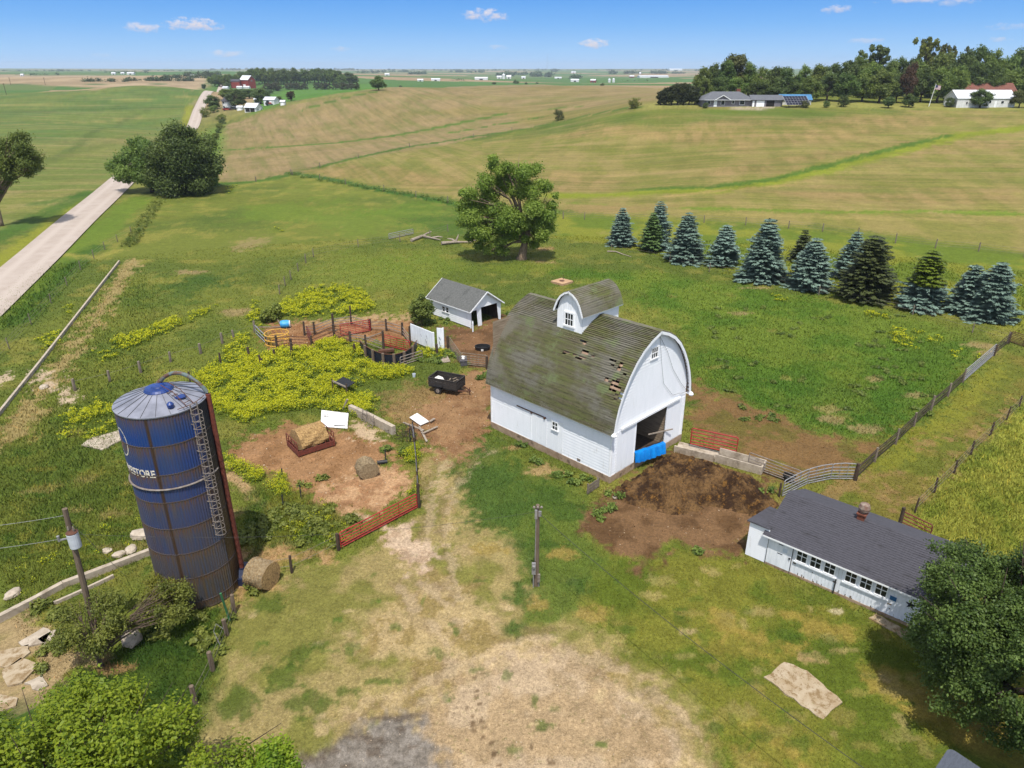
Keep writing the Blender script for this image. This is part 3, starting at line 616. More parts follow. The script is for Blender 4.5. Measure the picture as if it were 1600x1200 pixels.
def window(T, x0, x1, z0, z1, nx, nz, parent, sill=True, fr=.09, out=.075):
    f = MB(); tbox(f, T, x0-fr, x0, .0, out, z0-fr, z1+fr); tbox(f, T, x1, x1+fr, .0, out, z0-fr, z1+fr)
    tbox(f, T, x0, x1, 0, out-.004, z1, z1+fr); tbox(f, T, x0-fr*(1.3 if sill else 0), x1+fr*(1.3 if sill else 0), .0, out+.03, z0-fr, z0-.002)
    for i in range(1, nx): x = x0+(x1-x0)*i/nx; tbox(f, T, x-.02, x+.02, 0, out-.012, z0, z1)
    for i in range(1, nz): z = z0+(z1-z0)*i/nz; tbox(f, T, x0, x1, 0, out-.018, z-.02, z+.02)
    w = part('window', f, M['white_trim'], parent)
    g = MB(); tbox(g, T, x0, x1, -.04, .034, z0, z1); part('pane', g, M['glass'], w); return w
# ------------------------------------------------------------------ the barn
BA = G(952, 755); BA.z = 0; BW, BL, FH = 9.1, 12.15, .55
barn = thing('barn', 'white arched roof barn with mossy shingles and a small ridge cupola', 'barn', BA, R(45))
HALF = BW/2
PROF = [(4.86,4.02),(4.80,4.35),(4.68,5.1),(4.42,6.0),(3.95,7.05),(3.4,7.95),(2.72,8.8),(1.9,9.5),(1.0,10.0),(0,10.38)]
def arch_x(z):  # half width of the gable under the roof at height z
    if z <= 4.05: return HALF
    P = [(x-.10, zz-.06) for x, zz in PROF]
    for (xa, za), (xb, zb) in zip(P[:-1], P[1:]):
        if za <= z <= zb: return min(HALF, xa+(xb-xa)*(z-za)/(zb-za))
    return HALF if z < P[0][1] else 0.0
Tf = lambda x, o, z: (x, -o, z)              # front gable
Tl = lambda x, o, z: (-o, x, z)              # long wall
Tb = lambda x, o, z: (x, BL+o, z)
Tr = lambda x, o, z: (BW+o, x, z)
f = MB(); f.box(-.06, BW+.06, -.06, BL+.06, -.6, FH); part('foundation', f, M['foundation'], barn)
wall = MB()
DH = (2.75, 6.6, FH, 3.9)
w1h = (3.85, 4.75, 8.35, 9.2)
siding(wall, Tf, FH, 10.3, .23, lambda z: HALF-arch_x(z), lambda z: HALF+arch_x(z), [DH], .026)
siding(wall, Tb, FH, 10.3, .16, lambda z: HALF-arch_x(z), lambda z: HALF+arch_x(z))
siding(wall, Tl, FH, 4.3, .24, lambda z: 0, lambda z: BL, (), .026)
siding(wall, Tr, FH, 4.3, .16, lambda z: 0, lambda z: BL)
part('wall', wall, M['white'], barn)
for T, L in ((Tf, BW), (Tb, BW)):
    for x in (-.03, L-.11): tr = MB(); tbox(tr, T, x, x+.14, 0, .05, FH, 4.15); part('corner_board', tr, M['white_trim'], barn)
for x in (0, BL-.12):
    for T in (Tl, Tr): tr = MB(); tbox(tr, T, x, x+.12, 0, .05, FH, 4.1); part('corner_board', tr, M['white_trim'], barn)
tr = MB(); tbox(tr, Tf, .9, 8.25, .06, .17, 3.93, 4.1); part('door_header', tr, M['white_trim'], barn)
# inside: bare boards, a floor and a dark cross wall
inn = MB()
def inner(T, x0, x1, z1):
    z = FH
    while z < z1:
        inn.quad(T(x0,-.12,z), T(x1,-.12,z), T(x1,-.10,z+.2), T(x0,-.10,z+.2)); inn.quad(T(x0,-.12,z), T(x1,-.12,z), T(x1,-.1,z), T(x0,-.1,z)); z += .2
inner(Tl, .15, BL-.15, 4.2); inner(Tr, .15, BL-.15, 4.2); inner(Tb, .15, BW-.15, 9)
zq = FH
while zq < 3.9:
    inn.quad((6.72,.12,zq), (6.72,6.0,zq), (6.745,6.0,zq+.2), (6.745,.12,zq+.2)); inn.quad((6.745,.12,zq), (6.745,6.0,zq), (6.72,6.0,zq), (6.72,.12,zq)); zq += .2
for y in np.arange(.6, BL, 1.2): inn.box(BW-.25, BW-.12, y, y+.1, FH, 4.2); inn.box(.12, .25, y, y+.1, FH, 4.2)
part('inside_boards', inn, mat('pale_inside_boards', C(196,176,150), C(150,128,104), 3, .9, stretch=(.3,.3,4)), barn)
fl = MB(); fl.quad((.1,.1,FH+.01), (BW-.1,.1,FH+.01), (BW-.1,BL-.1,FH+.01), (.1,BL-.1,FH+.01)); fl.box(.2, 6.6, 5.0, 5.15, FH, 4.0); fl.quad((.1,.1,4.12), (BW-.1,.1,4.12), (BW-.1,BL-.1,4.12), (.1,BL-.1,4.12)); part('loft_floor', fl, M['wood_dark'], barn)
# sliding doors
for T, x0, x1, z0, z1, nm in ((Tf, .55, 2.75, .62, 3.9, 'sliding_door'), (Tf, 6.6, 8.85, .62, 3.9, 'sliding_door'), (Tl, 6.05, 7.72, .6, 2.95, 'sliding_door')):
    d = MB(); T2 = (lambda T: (lambda x, o, z: T(x, o+.03, z)))(T)
    siding(d, T2, z0, z1, .16, lambda z: x0, lambda z: x1) if nm == 'x' else board_wall(d, T2, x0, x1, z0, lambda x: z1, .2, gap=.006)
    for a in (x0, x1-.1): tbox(d, T, a, a+.1, .055, .085, z0, z1)
    part(nm, d, M['white'], barn)
d = MB(); board_wall(d, lambda x, o, z: Tl(x, o+.025, z), 4.45, 5.95, .6, lambda x: 3.2, .2, gap=.006); part('side_door', d, M['white'], barn)
t = MB(); tbox(t, Tl, 6.1, 9.2, .06, .10, 3.0, 3.07); tbox(t, Tl, 6.2, 6.32, .06, .14, 2.9, 3.07); tbox(t, Tl, 7.55, 7.67, .06, .14, 2.9, 3.07); part('door_track', t, M['rust'], barn)
window(lambda x, o, z: Tl(x, o+.05, z), 4.95, 5.42, 2.4, 3.0, 2, 2, barn); window(Tf, 3.95, 4.65, 8.4, 9.15, 3, 2, barn)
v = MB(); tbox(v, Tl, 2.7, 3.0, .02, .05, .68, .86); part('vent', v, M['galv_old'], barn)
# roof: a grid of shingle courses along the arch with some torn away
def prof_pts(n):
    P = [Vector((x, z)) for x, z in PROF]; L = [0]
    for a, b in zip(P[:-1], P[1:]): L.append(L[-1]+(b-a).length)
    o = []
    for i in range(n+1):
        s = L[-1]*i/n
        for k in range(len(P)-1):
            if L[k] <= s <= L[k+1]+1e-6:
                o.append((P[k].lerp(P[k+1], (s-L[k])/(L[k+1]-L[k])), s)); break
    return o
NC = 52; PP = prof_pts(NC); y0, y1, NYR = -.32, BL+.25, 42; dy = (y1-y0)/NYR
holes = set()
rh = random.Random(11)
def tear(yc, sc, ny, ns, p):
    for i in range(NYR):
        for j in range(NC):
            yy = y0+(i+.5)*dy; ss = PP[j][1]
            if abs(yy-yc) < ny and abs(ss-sc) < ns and rh.random() < p*.85: holes.add((i, j))
tear(4.55, 5.45, .35, .16, 1); tear(4.2, 4.9, .16, .16, .9); tear(3.55, 4.85, .4, .2, .5); tear(4.9, 4.35, .75, .14, .75); tear(3.9, 4.35, .3, .12, .5)
tear(.95, 4.7, .4, .22, .6); tear(.45, 4.35, .5, .22, .65); tear(.9, 3.6, .6, .25, .6); tear(.5, 3.1, .5, .35, .6); tear(.0, 2.7, .35, .25, .6); tear(1.5, 5.0, .3, .15, .3)
roof = MB(); roof.uv = []
def rq(P, uvs):
    n = len(roof.v); roof.v += [tuple(p) for p in P]; roof.uv += uvs; roof.f.append((n,n+1,n+2,n+3)); roof.mi.append(0)
for side in (-1, 1):
    for j in range(NC):
        (pa, sa), (pb, sb) = PP[j], PP[j+1]; d = (pb-pa).normalized(); nn = Vector((d.y, -d.x)); nn = nn if nn.x > 0 else -nn
        for i in range(NYR):
            if side < 0 and (i, j) in holes: continue
            ya, yb = y0+i*dy, y0+(i+1)*dy; jit = rh.uniform(-.012, .012)
            lo = pa+nn*(.10+jit)-d*.03; hi = pb+nn*.02
            X = lambda p: HALF+side*p.x
            rq([(X(lo),ya,lo.y),(X(lo),yb,lo.y),(X(hi),yb,hi.y),(X(hi),ya,hi.y)], [(ya+side*40,sa),(yb+side*40,sa),(yb+side*40,sb),(ya+side*40,sb)])
            b2 = pa+nn*.018
            rq([(X(b2),ya,b2.y),(X(b2),yb,b2.y),(X(lo),yb,lo.y),(X(lo),ya,lo.y)], [(ya+side*40,sa)]*4)
def roof_mat(name, holes_pale=True):
    m, nt, b = new_mat(name); b.inputs['Roughness'].default_value = .92; b.inputs['Specular IOR Level'].default_value = .2
    uv = N(nt, 'ShaderNodeUVMap').outputs[0]
    n1 = noise(nt, 1.0, 6, .65, (.5,3.2,1), vec=uv); n2 = noise(nt, .55, 6, .62, vec=uv); n3 = noise(nt, 1.0, 5, .7, (1.1,11,1), vec=uv); n4 = noise(nt, .33, 5, .6, (1,1.6,1), vec=uv)
    o = mix(nt, ramp(nt, n1, .38, .62), C(120,112,90,.56), C(118,124,70,.56))
    o = mix(nt, ramp(nt, n4, .46, .6), o, C(138,134,120,.56))
    o = mix(nt, ramp(nt, n3, .54, .68), o, C(74,70,48,.55))
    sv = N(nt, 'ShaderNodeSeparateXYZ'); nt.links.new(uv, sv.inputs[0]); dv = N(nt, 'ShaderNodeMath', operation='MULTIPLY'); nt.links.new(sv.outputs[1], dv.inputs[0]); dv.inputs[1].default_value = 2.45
    fv = N(nt, 'ShaderNodeMath', operation='FRACT'); nt.links.new(dv.outputs[0], fv.inputs[0]); w_ = N(nt, 'ShaderNodeMath', operation='MULTIPLY'); nt.links.new(ramp(nt, fv.outputs[0], .42, .22), w_.inputs[0]); w_.inputs[1].default_value = .25; o = mix(nt, w_.outputs[0], o, C(66,62,46,.5))  # dark course stripes: butt wear plus butt shadow painted into the colour
    gp_ = N(nt, 'ShaderNodeMath', operation='MULTIPLY'); nt.links.new(ramp(nt, sv.outputs[0], -31.5, -28.5), gp_.inputs[0]); nt.links.new(ramp(nt, noise(nt, .45, 5, .6, vec=uv), .45, .62), gp_.inputs[1]); o = mix(nt, gp_.outputs[0], o, C(142,136,122,.56))
    o = mix(nt, ramp(nt, n2, .57, .66), o, C(126,136,94,.6))
    o = mix(nt, ramp(nt, noise(nt, 6, 4, .7, (1,4,1), vec=uv), .55, .8), o, C(84,80,58,.5))
    nt.links.new(o, b.inputs['Base Color']); bump(nt, b, n3, .03); return m
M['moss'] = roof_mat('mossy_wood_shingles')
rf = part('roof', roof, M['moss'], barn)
# slatted boards under the torn shingles
lath = MB()
for j in range(1, NC-2, 2):
    (pa, sa), (pb, sb) = PP[j], PP[j+1]; d = (pb-pa).normalized(); nn = Vector((d.y, -d.x)); nn = nn if nn.x > 0 else -nn
    for side in (-1, 1):
        a, b = pa-nn*.03, pa-nn*.03+d*.17
        lath.quad((HALF+side*a.x,y0+.1,a.y), (HALF+side*a.x,y1-.1,a.y), (HALF+side*b.x,y1-.1,b.y), (HALF+side*b.x,y0+.1,b.y))
for y in np.arange(.05, BL, .75):
    for side in (-1, 1):
        lath.tube([(HALF+side*(p.x-.12), y, p.y-.14) for p, s in PP[2::6]], .05, 4)
part('roof_boards', lath, mat('torn_roof_boards', C(214,180,150), C(150,120,96), 3), rf)
fs = MB()  # gable fascia following the arch, front and back, with the soffit of the overhang
for yy in (y0, y1-.06):
    for side in (-1, 1):
        for (pa, _), (pb, _) in zip(PP[:-1], PP[1:]):
            d = (pb-pa).normalized(); nn = Vector((d.y, -d.x)); nn = nn if nn.x > 0 else -nn
            q = [pa+nn*.012, pb+nn*.012, pb-nn*.2, pa-nn*.2]
            fs.prism([(HALF+side*p.x, yy, p.y) for p in q], (0,.06,0))
for side in (-1, 1):
    for yy0, yy1 in ((y0+.06, -.02), (BL+.02, y1-.06)):
        for (pa, _), (pb, _) in zip(PP[:-1], PP[1:]):
            d = (pb-pa).normalized(); nn = Vector((d.y, -d.x)); nn = nn if nn.x > 0 else -nn
            a, b = pa-nn*.03, pb-nn*.03
            fs.quad((HALF+side*a.x,yy0,a.y), (HALF+side*b.x,yy0,b.y), (HALF+side*b.x,yy1,b.y), (HALF+side*a.x,yy1,a.y))
    p = PP[0][0]; q = PP[3][0]
    fs.quad((HALF+side*p.x,y0,p.y), (HALF+side*p.x,y1,p.y), (HALF+side*(HALF-.0),y1,p.y+.1), (HALF+side*(HALF-.0),y0,p.y+.1))
    fs.bar((HALF+side*(p.x-.05), y0, p.y+.02), (HALF+side*(p.x-.05), y1, p.y+.02), .05, .12)
    fs.lathe([(0,-.12),(.16,-.06),(.2,.05),(.1,.2),(0,.24)], 10, (HALF+side*(p.x-.02), y0-.02, p.y-.02))
part('fascia', fs, M['white'], rf)
cb = MB(); cb.tube([(HALF+.2, -.06, 9.9), (HALF+1.3,-.08,8.5),(HALF+2.3,-.08,6.8),(HALF+3.6,-.08,5.3),(HALF+4.6,-.1,4.3)], .012, 4); cb.tube([(HALF+.2,-.06,9.9),(HALF+.75,-.08,7.6),(HALF+1.2,-.08,6.0),(HALF+2.6,-.08,4.6),(HALF+4.5,-.1,4.25)], .01, 4); part('cable', cb, M['cable'], barn)
# cupola astride the ridge
CX0, CX1, CY0, CY1 = 2.42, 6.68, 5.03, 7.43; CM, CHW = (CY0+CY1)/2, (CY1-CY0)/2
cup = MB(); CPR = [(1.42,10.66),(1.30,11.0),(1.08,11.5),(.78,11.9),(.42,12.17),(0,12.34)]
def cx(z):
    P = [(x-.1, zz-.05) for x, zz in CPR]
    if z <= 10.75: return CHW
    for (xa, za), (xb, zb) in zip(P[:-1], P[1:]):
        if za <= z <= zb: return min(CHW, xa+(xb-xa)*(z-za)/(zb-za))
    return 0
for T in (lambda x, o, z: (CX0-o, CM+x, z), lambda x, o, z: (CX1+o, CM+x, z)):
    n = 10
    for i in range(n):
        a, b = -CHW+2*CHW*i/n, -CHW+2*CHW*(i+1)/n
        def zt(x):
            lo, hi = 10.7, 12.3
            for _ in range(20):
                mm = (lo+hi)/2
                if cx(mm) > abs(x): lo = mm
                else: hi = mm
            return lo
        o = .02 if i % 2 else .032
        cup.quad(T(a,o,8.6), T(b,o,8.6), T(b,o,zt(b)), T(a,o,zt(a)))
        cup.quad(T(a,0,8.6), T(a,.035,8.6), T(a,.035,zt(a)), T(a,0,zt(a)))
for T in (lambda x, o, z: (x, CY0-o, z), lambda x, o, z: (x, CY1+o, z)):
    siding(cup, T, 8.6, 10.8, .15, lambda z: CX0, lambda z: CX1)
cupo = part('cupola', cup, M['white'], barn)
tb = MB(); tbox(tb, lambda x, o, z: (CX0-o, CM+x, z), -CHW-.08, CHW+.08, .03, .1, 8.98, 9.14); part('sill_board', tb, M['white_trim'], cupo)
window(lambda x, o, z: (CX0-.03-o, CM+x, z), -.36, .36, 9.75, 10.65, 3, 2, cupo, fr=.13)
cr_ = MB(); cr_.uv = []; roof = cr_
PPc = []
for (xa, za), (xb, zb) in zip(CPR[:-1], CPR[1:]):
    for k in range(3): PPc.append(Vector((xa+(xb-xa)*k/3, za+(zb-za)*k/3)))
PPc.append(Vector(CPR[-1]))
for side in (-1, 1):
    s = 0
    for pa, pb in zip(PPc[:-1], PPc[1:]):
        d = (pb-pa).normalized(); nn = Vector((d.y, -d.x)); nn = nn if nn.x > 0 else -nn; L = (pb-pa).length
        lo = pa+nn*.05; hi = pb+nn*.015; b2 = pa+nn*.012
        for xa in np.arange(CX0-.25, CX1+.24, .38):
            xb = min(xa+.38, CX1+.25)
            rq([(xa,CM+side*lo.x,lo.y),(xb,CM+side*lo.x,lo.y),(xb,CM+side*hi.x,hi.y),(xa,CM+side*hi.x,hi.y)], [(xa+9,s+side*7),(xb+9,s+side*7),(xb+9,s+L+side*7),(xa+9,s+L+side*7)])
            rq([(xa,CM+side*b2.x,b2.y),(xb,CM+side*b2.x,b2.y),(xb,CM+side*lo.x,lo.y),(xa,CM+side*lo.x,lo.y)], [(xa+9,s+side*7)]*4)
        s += L
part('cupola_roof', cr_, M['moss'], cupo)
f2 = MB()
for xx in (CX0-.27, CX1+.2):
    for side in (-1, 1):
        for pa, pb in zip(PPc[:-1], PPc[1:]):
            d = (pb-pa).normalized(); nn = Vector((d.y, -d.x)); nn = nn if nn.x > 0 else -nn
            f2.prism([(xx, CM+side*p.x, p.y) for p in (pa+nn*.01, pb+nn*.01, pb-nn*.12, pa-nn*.12)], (.06,0,0))
for side in (-1, 1): f2.bar((CX0-.25, CM+side*1.40, 10.64), (CX1+.25, CM+side*1.40, 10.64), .05, .1); f2.quad((CX0-.2,CM+side*1.4,10.64), (CX1+.2,CM+side*1.4,10.64), (CX1+.2,CM+side*1.18,10.74), (CX0-.2,CM+side*1.18,10.74))
part('cupola_trim', f2, M['white_trim'], cupo)
# ------------------------------------------------------------------ the feed tower
SC = G(316, 914); SC.z = 0; SR, SH = 2.13, 11.75
silo = thing('silo', 'tall blue steel feed silo with rust streaks and a caged ladder', 'silo', SC)
va = math.atan2(-SC.y, -SC.x)                     # direction from the tower towards the viewer's side
RINGS = 8; rh_ = 1.6; NS = 96
m, nt, b = new_mat('rust_streaked_blue_enamel'); b.inputs['Roughness'].default_value = .3
geo = N(nt, 'ShaderNodeTexCoord'); sp = N(nt, 'ShaderNodeSeparateXYZ'); nt.links.new(geo.outputs['Object'], sp.inputs[0])
at = N(nt, 'ShaderNodeMath', operation='ARCTAN2'); nt.links.new(sp.outputs[1], at.inputs[0]); nt.links.new(sp.outputs[0], at.inputs[1])
zr = N(nt, 'ShaderNodeMath', operation='DIVIDE'); zo = N(nt, 'ShaderNodeMath', operation='ADD'); nt.links.new(sp.outputs[2], zo.inputs[0]); zo.inputs[1].default_value = RINGS*rh_-SH; nt.links.new(zo.outputs[0], zr.inputs[0]); zr.inputs[1].default_value = rh_
fr = N(nt, 'ShaderNodeMath', operation='FRACT'); nt.links.new(zr.outputs[0], fr.inputs[0])
flr = N(nt, 'ShaderNodeMath', operation='FLOOR'); nt.links.new(zr.outputs[0], flr.inputs[0])
hz_ = N(nt, 'ShaderNodeMapRange'); hz_.inputs[1].default_value = 1.5; hz_.inputs[2].default_value = SH-.8; nt.links.new(sp.outputs[2], hz_.inputs[0])
cv_ = N(nt, 'ShaderNodeCombineXYZ'); nt.links.new(at.outputs[0], cv_.inputs[0]); nt.links.new(sp.outputs[2], cv_.inputs[2])
n1 = noise(nt, 1.0, 4, .6, (22,1,.35), vec=cv_.outputs[0]); n2 = noise(nt, .8, 4, .6, (1.6,1,.5), vec=cv_.outputs[0]); n3 = noise(nt, 3.0, 3, .6, (14,1,.9), vec=cv_.outputs[0])
low = mix(nt, ramp(nt, n1, .35, .65), C(86,92,108,.54), C(108,90,70,.52))
up = mix(nt, ramp(nt, n2, .3, .7), C(26,70,152,.64), C(46,80,136,.58))
o = mix(nt, hz_.outputs[0], low, up)
# paint worn to grey just under every ring seam, rust running down from it
tw = N(nt, 'ShaderNodeMath', operation='MULTIPLY'); nt.links.new(ramp(nt, fr.outputs[0], .25, 1.0), tw.inputs[0]); nt.links.new(ramp(nt, n1, .3, .6), tw.inputs[1])
o = mix(nt, tw.outputs[0], o, C(112,100,84,.52))
rs = N(nt, 'ShaderNodeMath', operation='MULTIPLY'); nt.links.new(ramp(nt, fr.outputs[0], .6, 1.0), rs.inputs[0]); nt.links.new(ramp(nt, n3, .44, .6), rs.inputs[1])
o = mix(nt, rs.outputs[0], o, C(128,84,46,.55))
o = mix(nt, ramp(nt, fr.outputs[0], .965, .985), o, C(74,58,48,.5))
# vertical seam stained brown, and the broad blackened strip by the chute
def band(center, hw, soft):
    s = N(nt, 'ShaderNodeMath', operation='SUBTRACT'); nt.links.new(at.outputs[0], s.inputs[0]); s.inputs[1].default_value = center
    a = N(nt, 'ShaderNodeMath', operation='ABSOLUTE'); nt.links.new(s.outputs[0], a.inputs[0]); return ramp(nt, a.outputs[0], hw+soft, hw)
SEAM, CHUTE, LAD = R(-85), R(9), R(-26)
o = mix(nt, band(SEAM, .02, .03), o, C(92,66,42,.5))
bk = mix(nt, hz_.outputs[0], C(92,70,48,.5), C(38,46,66,.5))
o = mix(nt, band(CHUTE, R(24), .02), o, bk)
nt.links.new(o, b.inputs['Base Color'])
M['enamel'] = m
tank = MB()
for i in range(RINGS):  # each ring of sheets is finely fluted and laps over the one below
    z0, z1 = max(0, SH-RINGS*rh_+i*rh_), SH-RINGS*rh_+(i+1)*rh_
    for k in range(NS*2):
        t0, t1 = 2*math.pi*k/(NS*2), 2*math.pi*(k+1)/(NS*2)
        ra = SR+(.03 if k % 2 else 0); rb = SR+(0 if k % 2 else .03)
        tank.quad((ra*math.cos(t0),ra*math.sin(t0),z0+.02), (rb*math.cos(t1),rb*math.sin(t1),z0+.02), (rb*math.cos(t1),rb*math.sin(t1),z1-.05), (ra*math.cos(t0),ra*math.sin(t0),z1-.05))
tk = part('tank', tank, m, silo)
bands = MB()
for i in range(1, RINGS+1): bands.lathe([(SR-.01,SH-RINGS*rh_+i*rh_-.05),(SR+.032,SH-RINGS*rh_+i*rh_-.045),(SR+.036,SH-RINGS*rh_+i*rh_+.01),(SR-.01,SH-RINGS*rh_+i*rh_+.015)], NS)
part('ring_seam', bands, mat('rusty_seam', C(92,88,96), C(100,78,60), 6, .7), silo)
vs = MB()
for c in (SEAM, SEAM-R(90), SEAM-R(180), R(34), LAD+R(10)): vs.bar((math.cos(c)*(SR+.02),math.sin(c)*(SR+.02),0), (math.cos(c)*(SR+.02),math.sin(c)*(SR+.02),SH), .04, .03, up=(math.cos(c),math.sin(c),0))
part('vertical_seam', vs, mat('brown_seam_stain', C(86,64,44), C(60,46,36), 5, .8), silo)
fb = MB(); fb.lathe([(SR,0),(SR+.05,0),(SR+.05,.08),(SR,.1)], 48); part('footing', fb, M['wood_dark'], silo)
rfm, nt, b = new_mat('pale_roof_sheets'); b.inputs['Roughness'].default_value = .4
nt.links.new(mix(nt, ramp(nt, noise(nt, 1.1, 5, .6), .35, .65), C(172,174,188,.56), C(138,140,152,.54)), b.inputs['Base Color'])
ro = MB(); ro.lathe([(SR+.06,SH-.06),(SR+.07,SH),(.42,SH+.62),(0,SH+.62)], 72); srf = part('roof', ro, rfm, silo)
rb_ = MB()
for k in range(20):
    t = 2*math.pi*k/20; c, s = math.cos(t), math.sin(t); rb_.bar((c*(SR+.05),s*(SR+.05),SH+.02), (c*.6,s*.6,SH+.575), .012, .02)
part('roof_rib', rb_, M['stain'], srf)
hc = MB(); hc.lathe([(.68,SH+.44),(.70,SH+.56),(.62,SH+.66),(.34,SH+.70),(.30,SH+.76),(0,SH+.78)], 32); part('hatch_cap', hc, M['blue_paint'], srf)
ht = MB(); ht.lathe([(.26,0),(.28,.06),(0,.08)], 20, (math.cos(R(-20))*1.3, math.sin(R(-20))*1.3, SH+.30)); part('hatch', ht, M['blue_paint'], srf)
bx = MB(); bx.lathe([(0,0),(.15,.02),(.17,.2),(.08,.3),(0,.3)], 12, (math.cos(R(-50))*1.75, math.sin(R(-50))*1.75, SH+.16)); part('breather_valve', bx, M['blue_paint'], srf)
rl = MB()
for q in (-.16, .16):
    a = LAD; c, s = math.cos(a), math.sin(a); ox, oy = -s*q*1.3, c*q*1.3
    rl.tube([(c*SR+ox, s*SR+oy, SH+.1), (c*1.3+ox, s*1.3+oy, SH+.72), (c*.5+ox, s*.5+oy, SH+.95)], .02, 5)
for r_ in (1.9, 1.5, 1.1, .8): rl.tube([(math.cos(LAD)*r_+.17*math.sin(LAD), math.sin(LAD)*r_-.17*math.cos(LAD), SH+.62-.27*(r_-.5)), (math.cos(LAD)*r_-.17*math.sin(LAD), math.sin(LAD)*r_+.17*math.cos(LAD), SH+.62-.27*(r_-.5))], .018, 5)
rl.tube([(math.cos(R(t))*(SR+.02), math.sin(R(t))*(SR+.02), SH+.16) for t in range(-45, 5, 6)], .02, 5)
part('roof_rail', rl, M['rust'], srf)
# filling spout curling over the roof and its pipe down the side
pc = R(10); c, s = math.cos(pc), math.sin(pc)
sp_ = MB(); P = []
for t in np.linspace(0, 1, 16):
    rr_ = (SR+.12)*(1-t)+(-.55)*t; P.append((c*rr_+t*.1, s*rr_+.55*t, SH+.05+1.2*math.sin(math.pi*min(t*.93+.02, 1))**.75))
sp_.tube(P, [.10]*13+[.12,.14,.15], 10)
part('filling_spout', sp_, mat('verdigris_spout', C(120,140,138), C(118,84,66), 3, .7, lo=.42, hi=.55), silo)
pp = MB(); c2, s2 = math.cos(pc), math.sin(pc)
pp.tube([(c2*(SR+.18), s2*(SR+.18), .9), (c2*(SR+.16), s2*(SR+.16), 6), (c2*(SR+.14), s2*(SR+.14), SH+.1)], .13, 10); part('filling_pipe', pp, M['red_rust'], silo)
gr = MB(); n = 40
gr.tube([(math.cos(R(t))*(SR+.08), math.sin(R(t))*(SR+.08), 7.75) for t in np.linspace(-170, 0, n)], .05, 6); part('stiffening_band', gr, M['galv_old'], silo)
# ladder with safety cage
ld = thing('x', None, None) if False else None
lm = MB(); a = LAD; ca, sa = math.cos(a), math.sin(a); tx, ty = -sa, ca
z0l, z1l = 4.3, SH+.25
for q in (-.2, .2): lm.bar((ca*(SR+.2)+tx*q, sa*(SR+.2)+ty*q, z0l), (ca*(SR+.2)+tx*q, sa*(SR+.2)+ty*q, z1l), .05, .05)
for z in np.arange(z0l+.1, z1l, .33): lm.tube([(ca*(SR+.2)-tx*.2, sa*(SR+.2)-ty*.2, z), (ca*(SR+.2)+tx*.2, sa*(SR+.2)+ty*.2, z)], .018, 5)
for z in np.arange(z0l+.6, z1l, 1.5):
    for q in (-.2, .2): lm.bar((ca*(SR-.02)+tx*q, sa*(SR-.02)+ty*q, z), (ca*(SR+.2)+tx*q, sa*(SR+.2)+ty*q, z), .03, .03)
lad = part('ladder', lm, M['galv_old'], silo)
cg = MB()
for z in np.arange(z0l+.1, z1l-.4, .42):
    cg.tube([(ca*(SR+.2+.42*math.sin(u))+tx*.27*math.cos(u), sa*(SR+.2+.42*math.sin(u))+ty*.27*math.cos(u), z) for u in np.linspace(0, math.pi, 9)], .016, 5)
for u in (.5, 1.2, 1.95, 2.65): p_ = (ca*(SR+.2+.42*math.sin(u))+tx*.27*math.cos(u), sa*(SR+.2+.42*math.sin(u))+ty*.27*math.cos(u)); cg.tube([(p_[0],p_[1],z0l+.1), (p_[0],p_[1],z1l-.5)], .012, 5)
part('ladder_cage', cg, M['galv_old'], lad)
def silo_decal(build, name, mt, z, ac):
    me = build; 
    for v_ in me.vertices:
        x, y, zz = v_.co; t = ac+x*.82/SR; rr_ = SR+.022+zz
        v_.co = (rr_*math.cos(t), rr_*math.sin(t), z+y)
    me.materials.clear(); me.materials.append(mt); me.update(); return part(name, me, mt, silo)
def text_mesh(txt, size, ext=.006, spacing=1.0):
    cu_ = bpy.data.curves.new('lettering', 'FONT'); cu_.body = txt; cu_.size = size; cu_.extrude = ext; cu_.align_x = 'RIGHT'; cu_.space_character = spacing; cu_.offset = .012
    to = bpy.data.objects.new('lettering', cu_); COL.objects.link(to); bpy.context.view_layer.update()
    me = bpy.data.meshes.new_from_object(to.evaluated_get(bpy.context.evaluated_depsgraph_get())); bpy.data.objects.remove(to); return me
M['letter'] = mat('worn_white_lettering', C(236,226,206,.9), C(206,196,176,.85), 6, .6)
silo_decal(text_mesh('HARVESTORE', .56, spacing=1.0), 'lettering', M['letter'], 8.45, SEAM-.05)
em = MB()
ring = [(.62*math.cos(t), .78*math.sin(t)) for t in np.linspace(0, 2*math.pi, 41)]
for (xa, ya), (xb, yb) in zip(ring[:-1], ring[1:]): em.quad((xa,ya,.004), (xb,yb,.004), (xb*.88,yb*.9,.004), (xa*.88,ya*.9,.004))
for k in (-1, 0, 1): em.quad((-.5,-.34+k*.05,.004), (-.46,-.40+k*.05,.004), (.5,.36+k*.05,.004), (.46,.42+k*.05,.004)) if k == 0 else None
silo_decal(em.mesh('emblem', M['letter']), 'emblem', M['letter'], 10.15, SEAM-R(50))
em = MB(); c_ = [(.52*math.cos(t), .66*math.sin(t)) for t in np.linspace(math.pi*.75, math.pi*1.3, 12)]
for (xa, ya), (xb, yb) in zip(c_[:-1], c_[1:]): em.quad((xa,ya,.002), (xb,yb,.002), (xb*.3,yb*.3,.002), (xa*.3,ya*.3,.002))
silo_decal(em.mesh('emblem_panel', M['letter']), 'emblem_panel', mat('faded_red_emblem', C(190,120,120,.8), C(170,100,104,.8), 5, .6), 10.15, SEAM-R(50))
bb = MB(); bb.prism([(0,-.5,0),(1.3,-.6,0),(1.3,.5,0),(0,.6,0)], (0,0,.5)); bb.prism([(.1,-.4,.5),(1.1,-.4,.5),(1.0,-.2,.95),(.1,-.1,.95)], (0,.6,0))
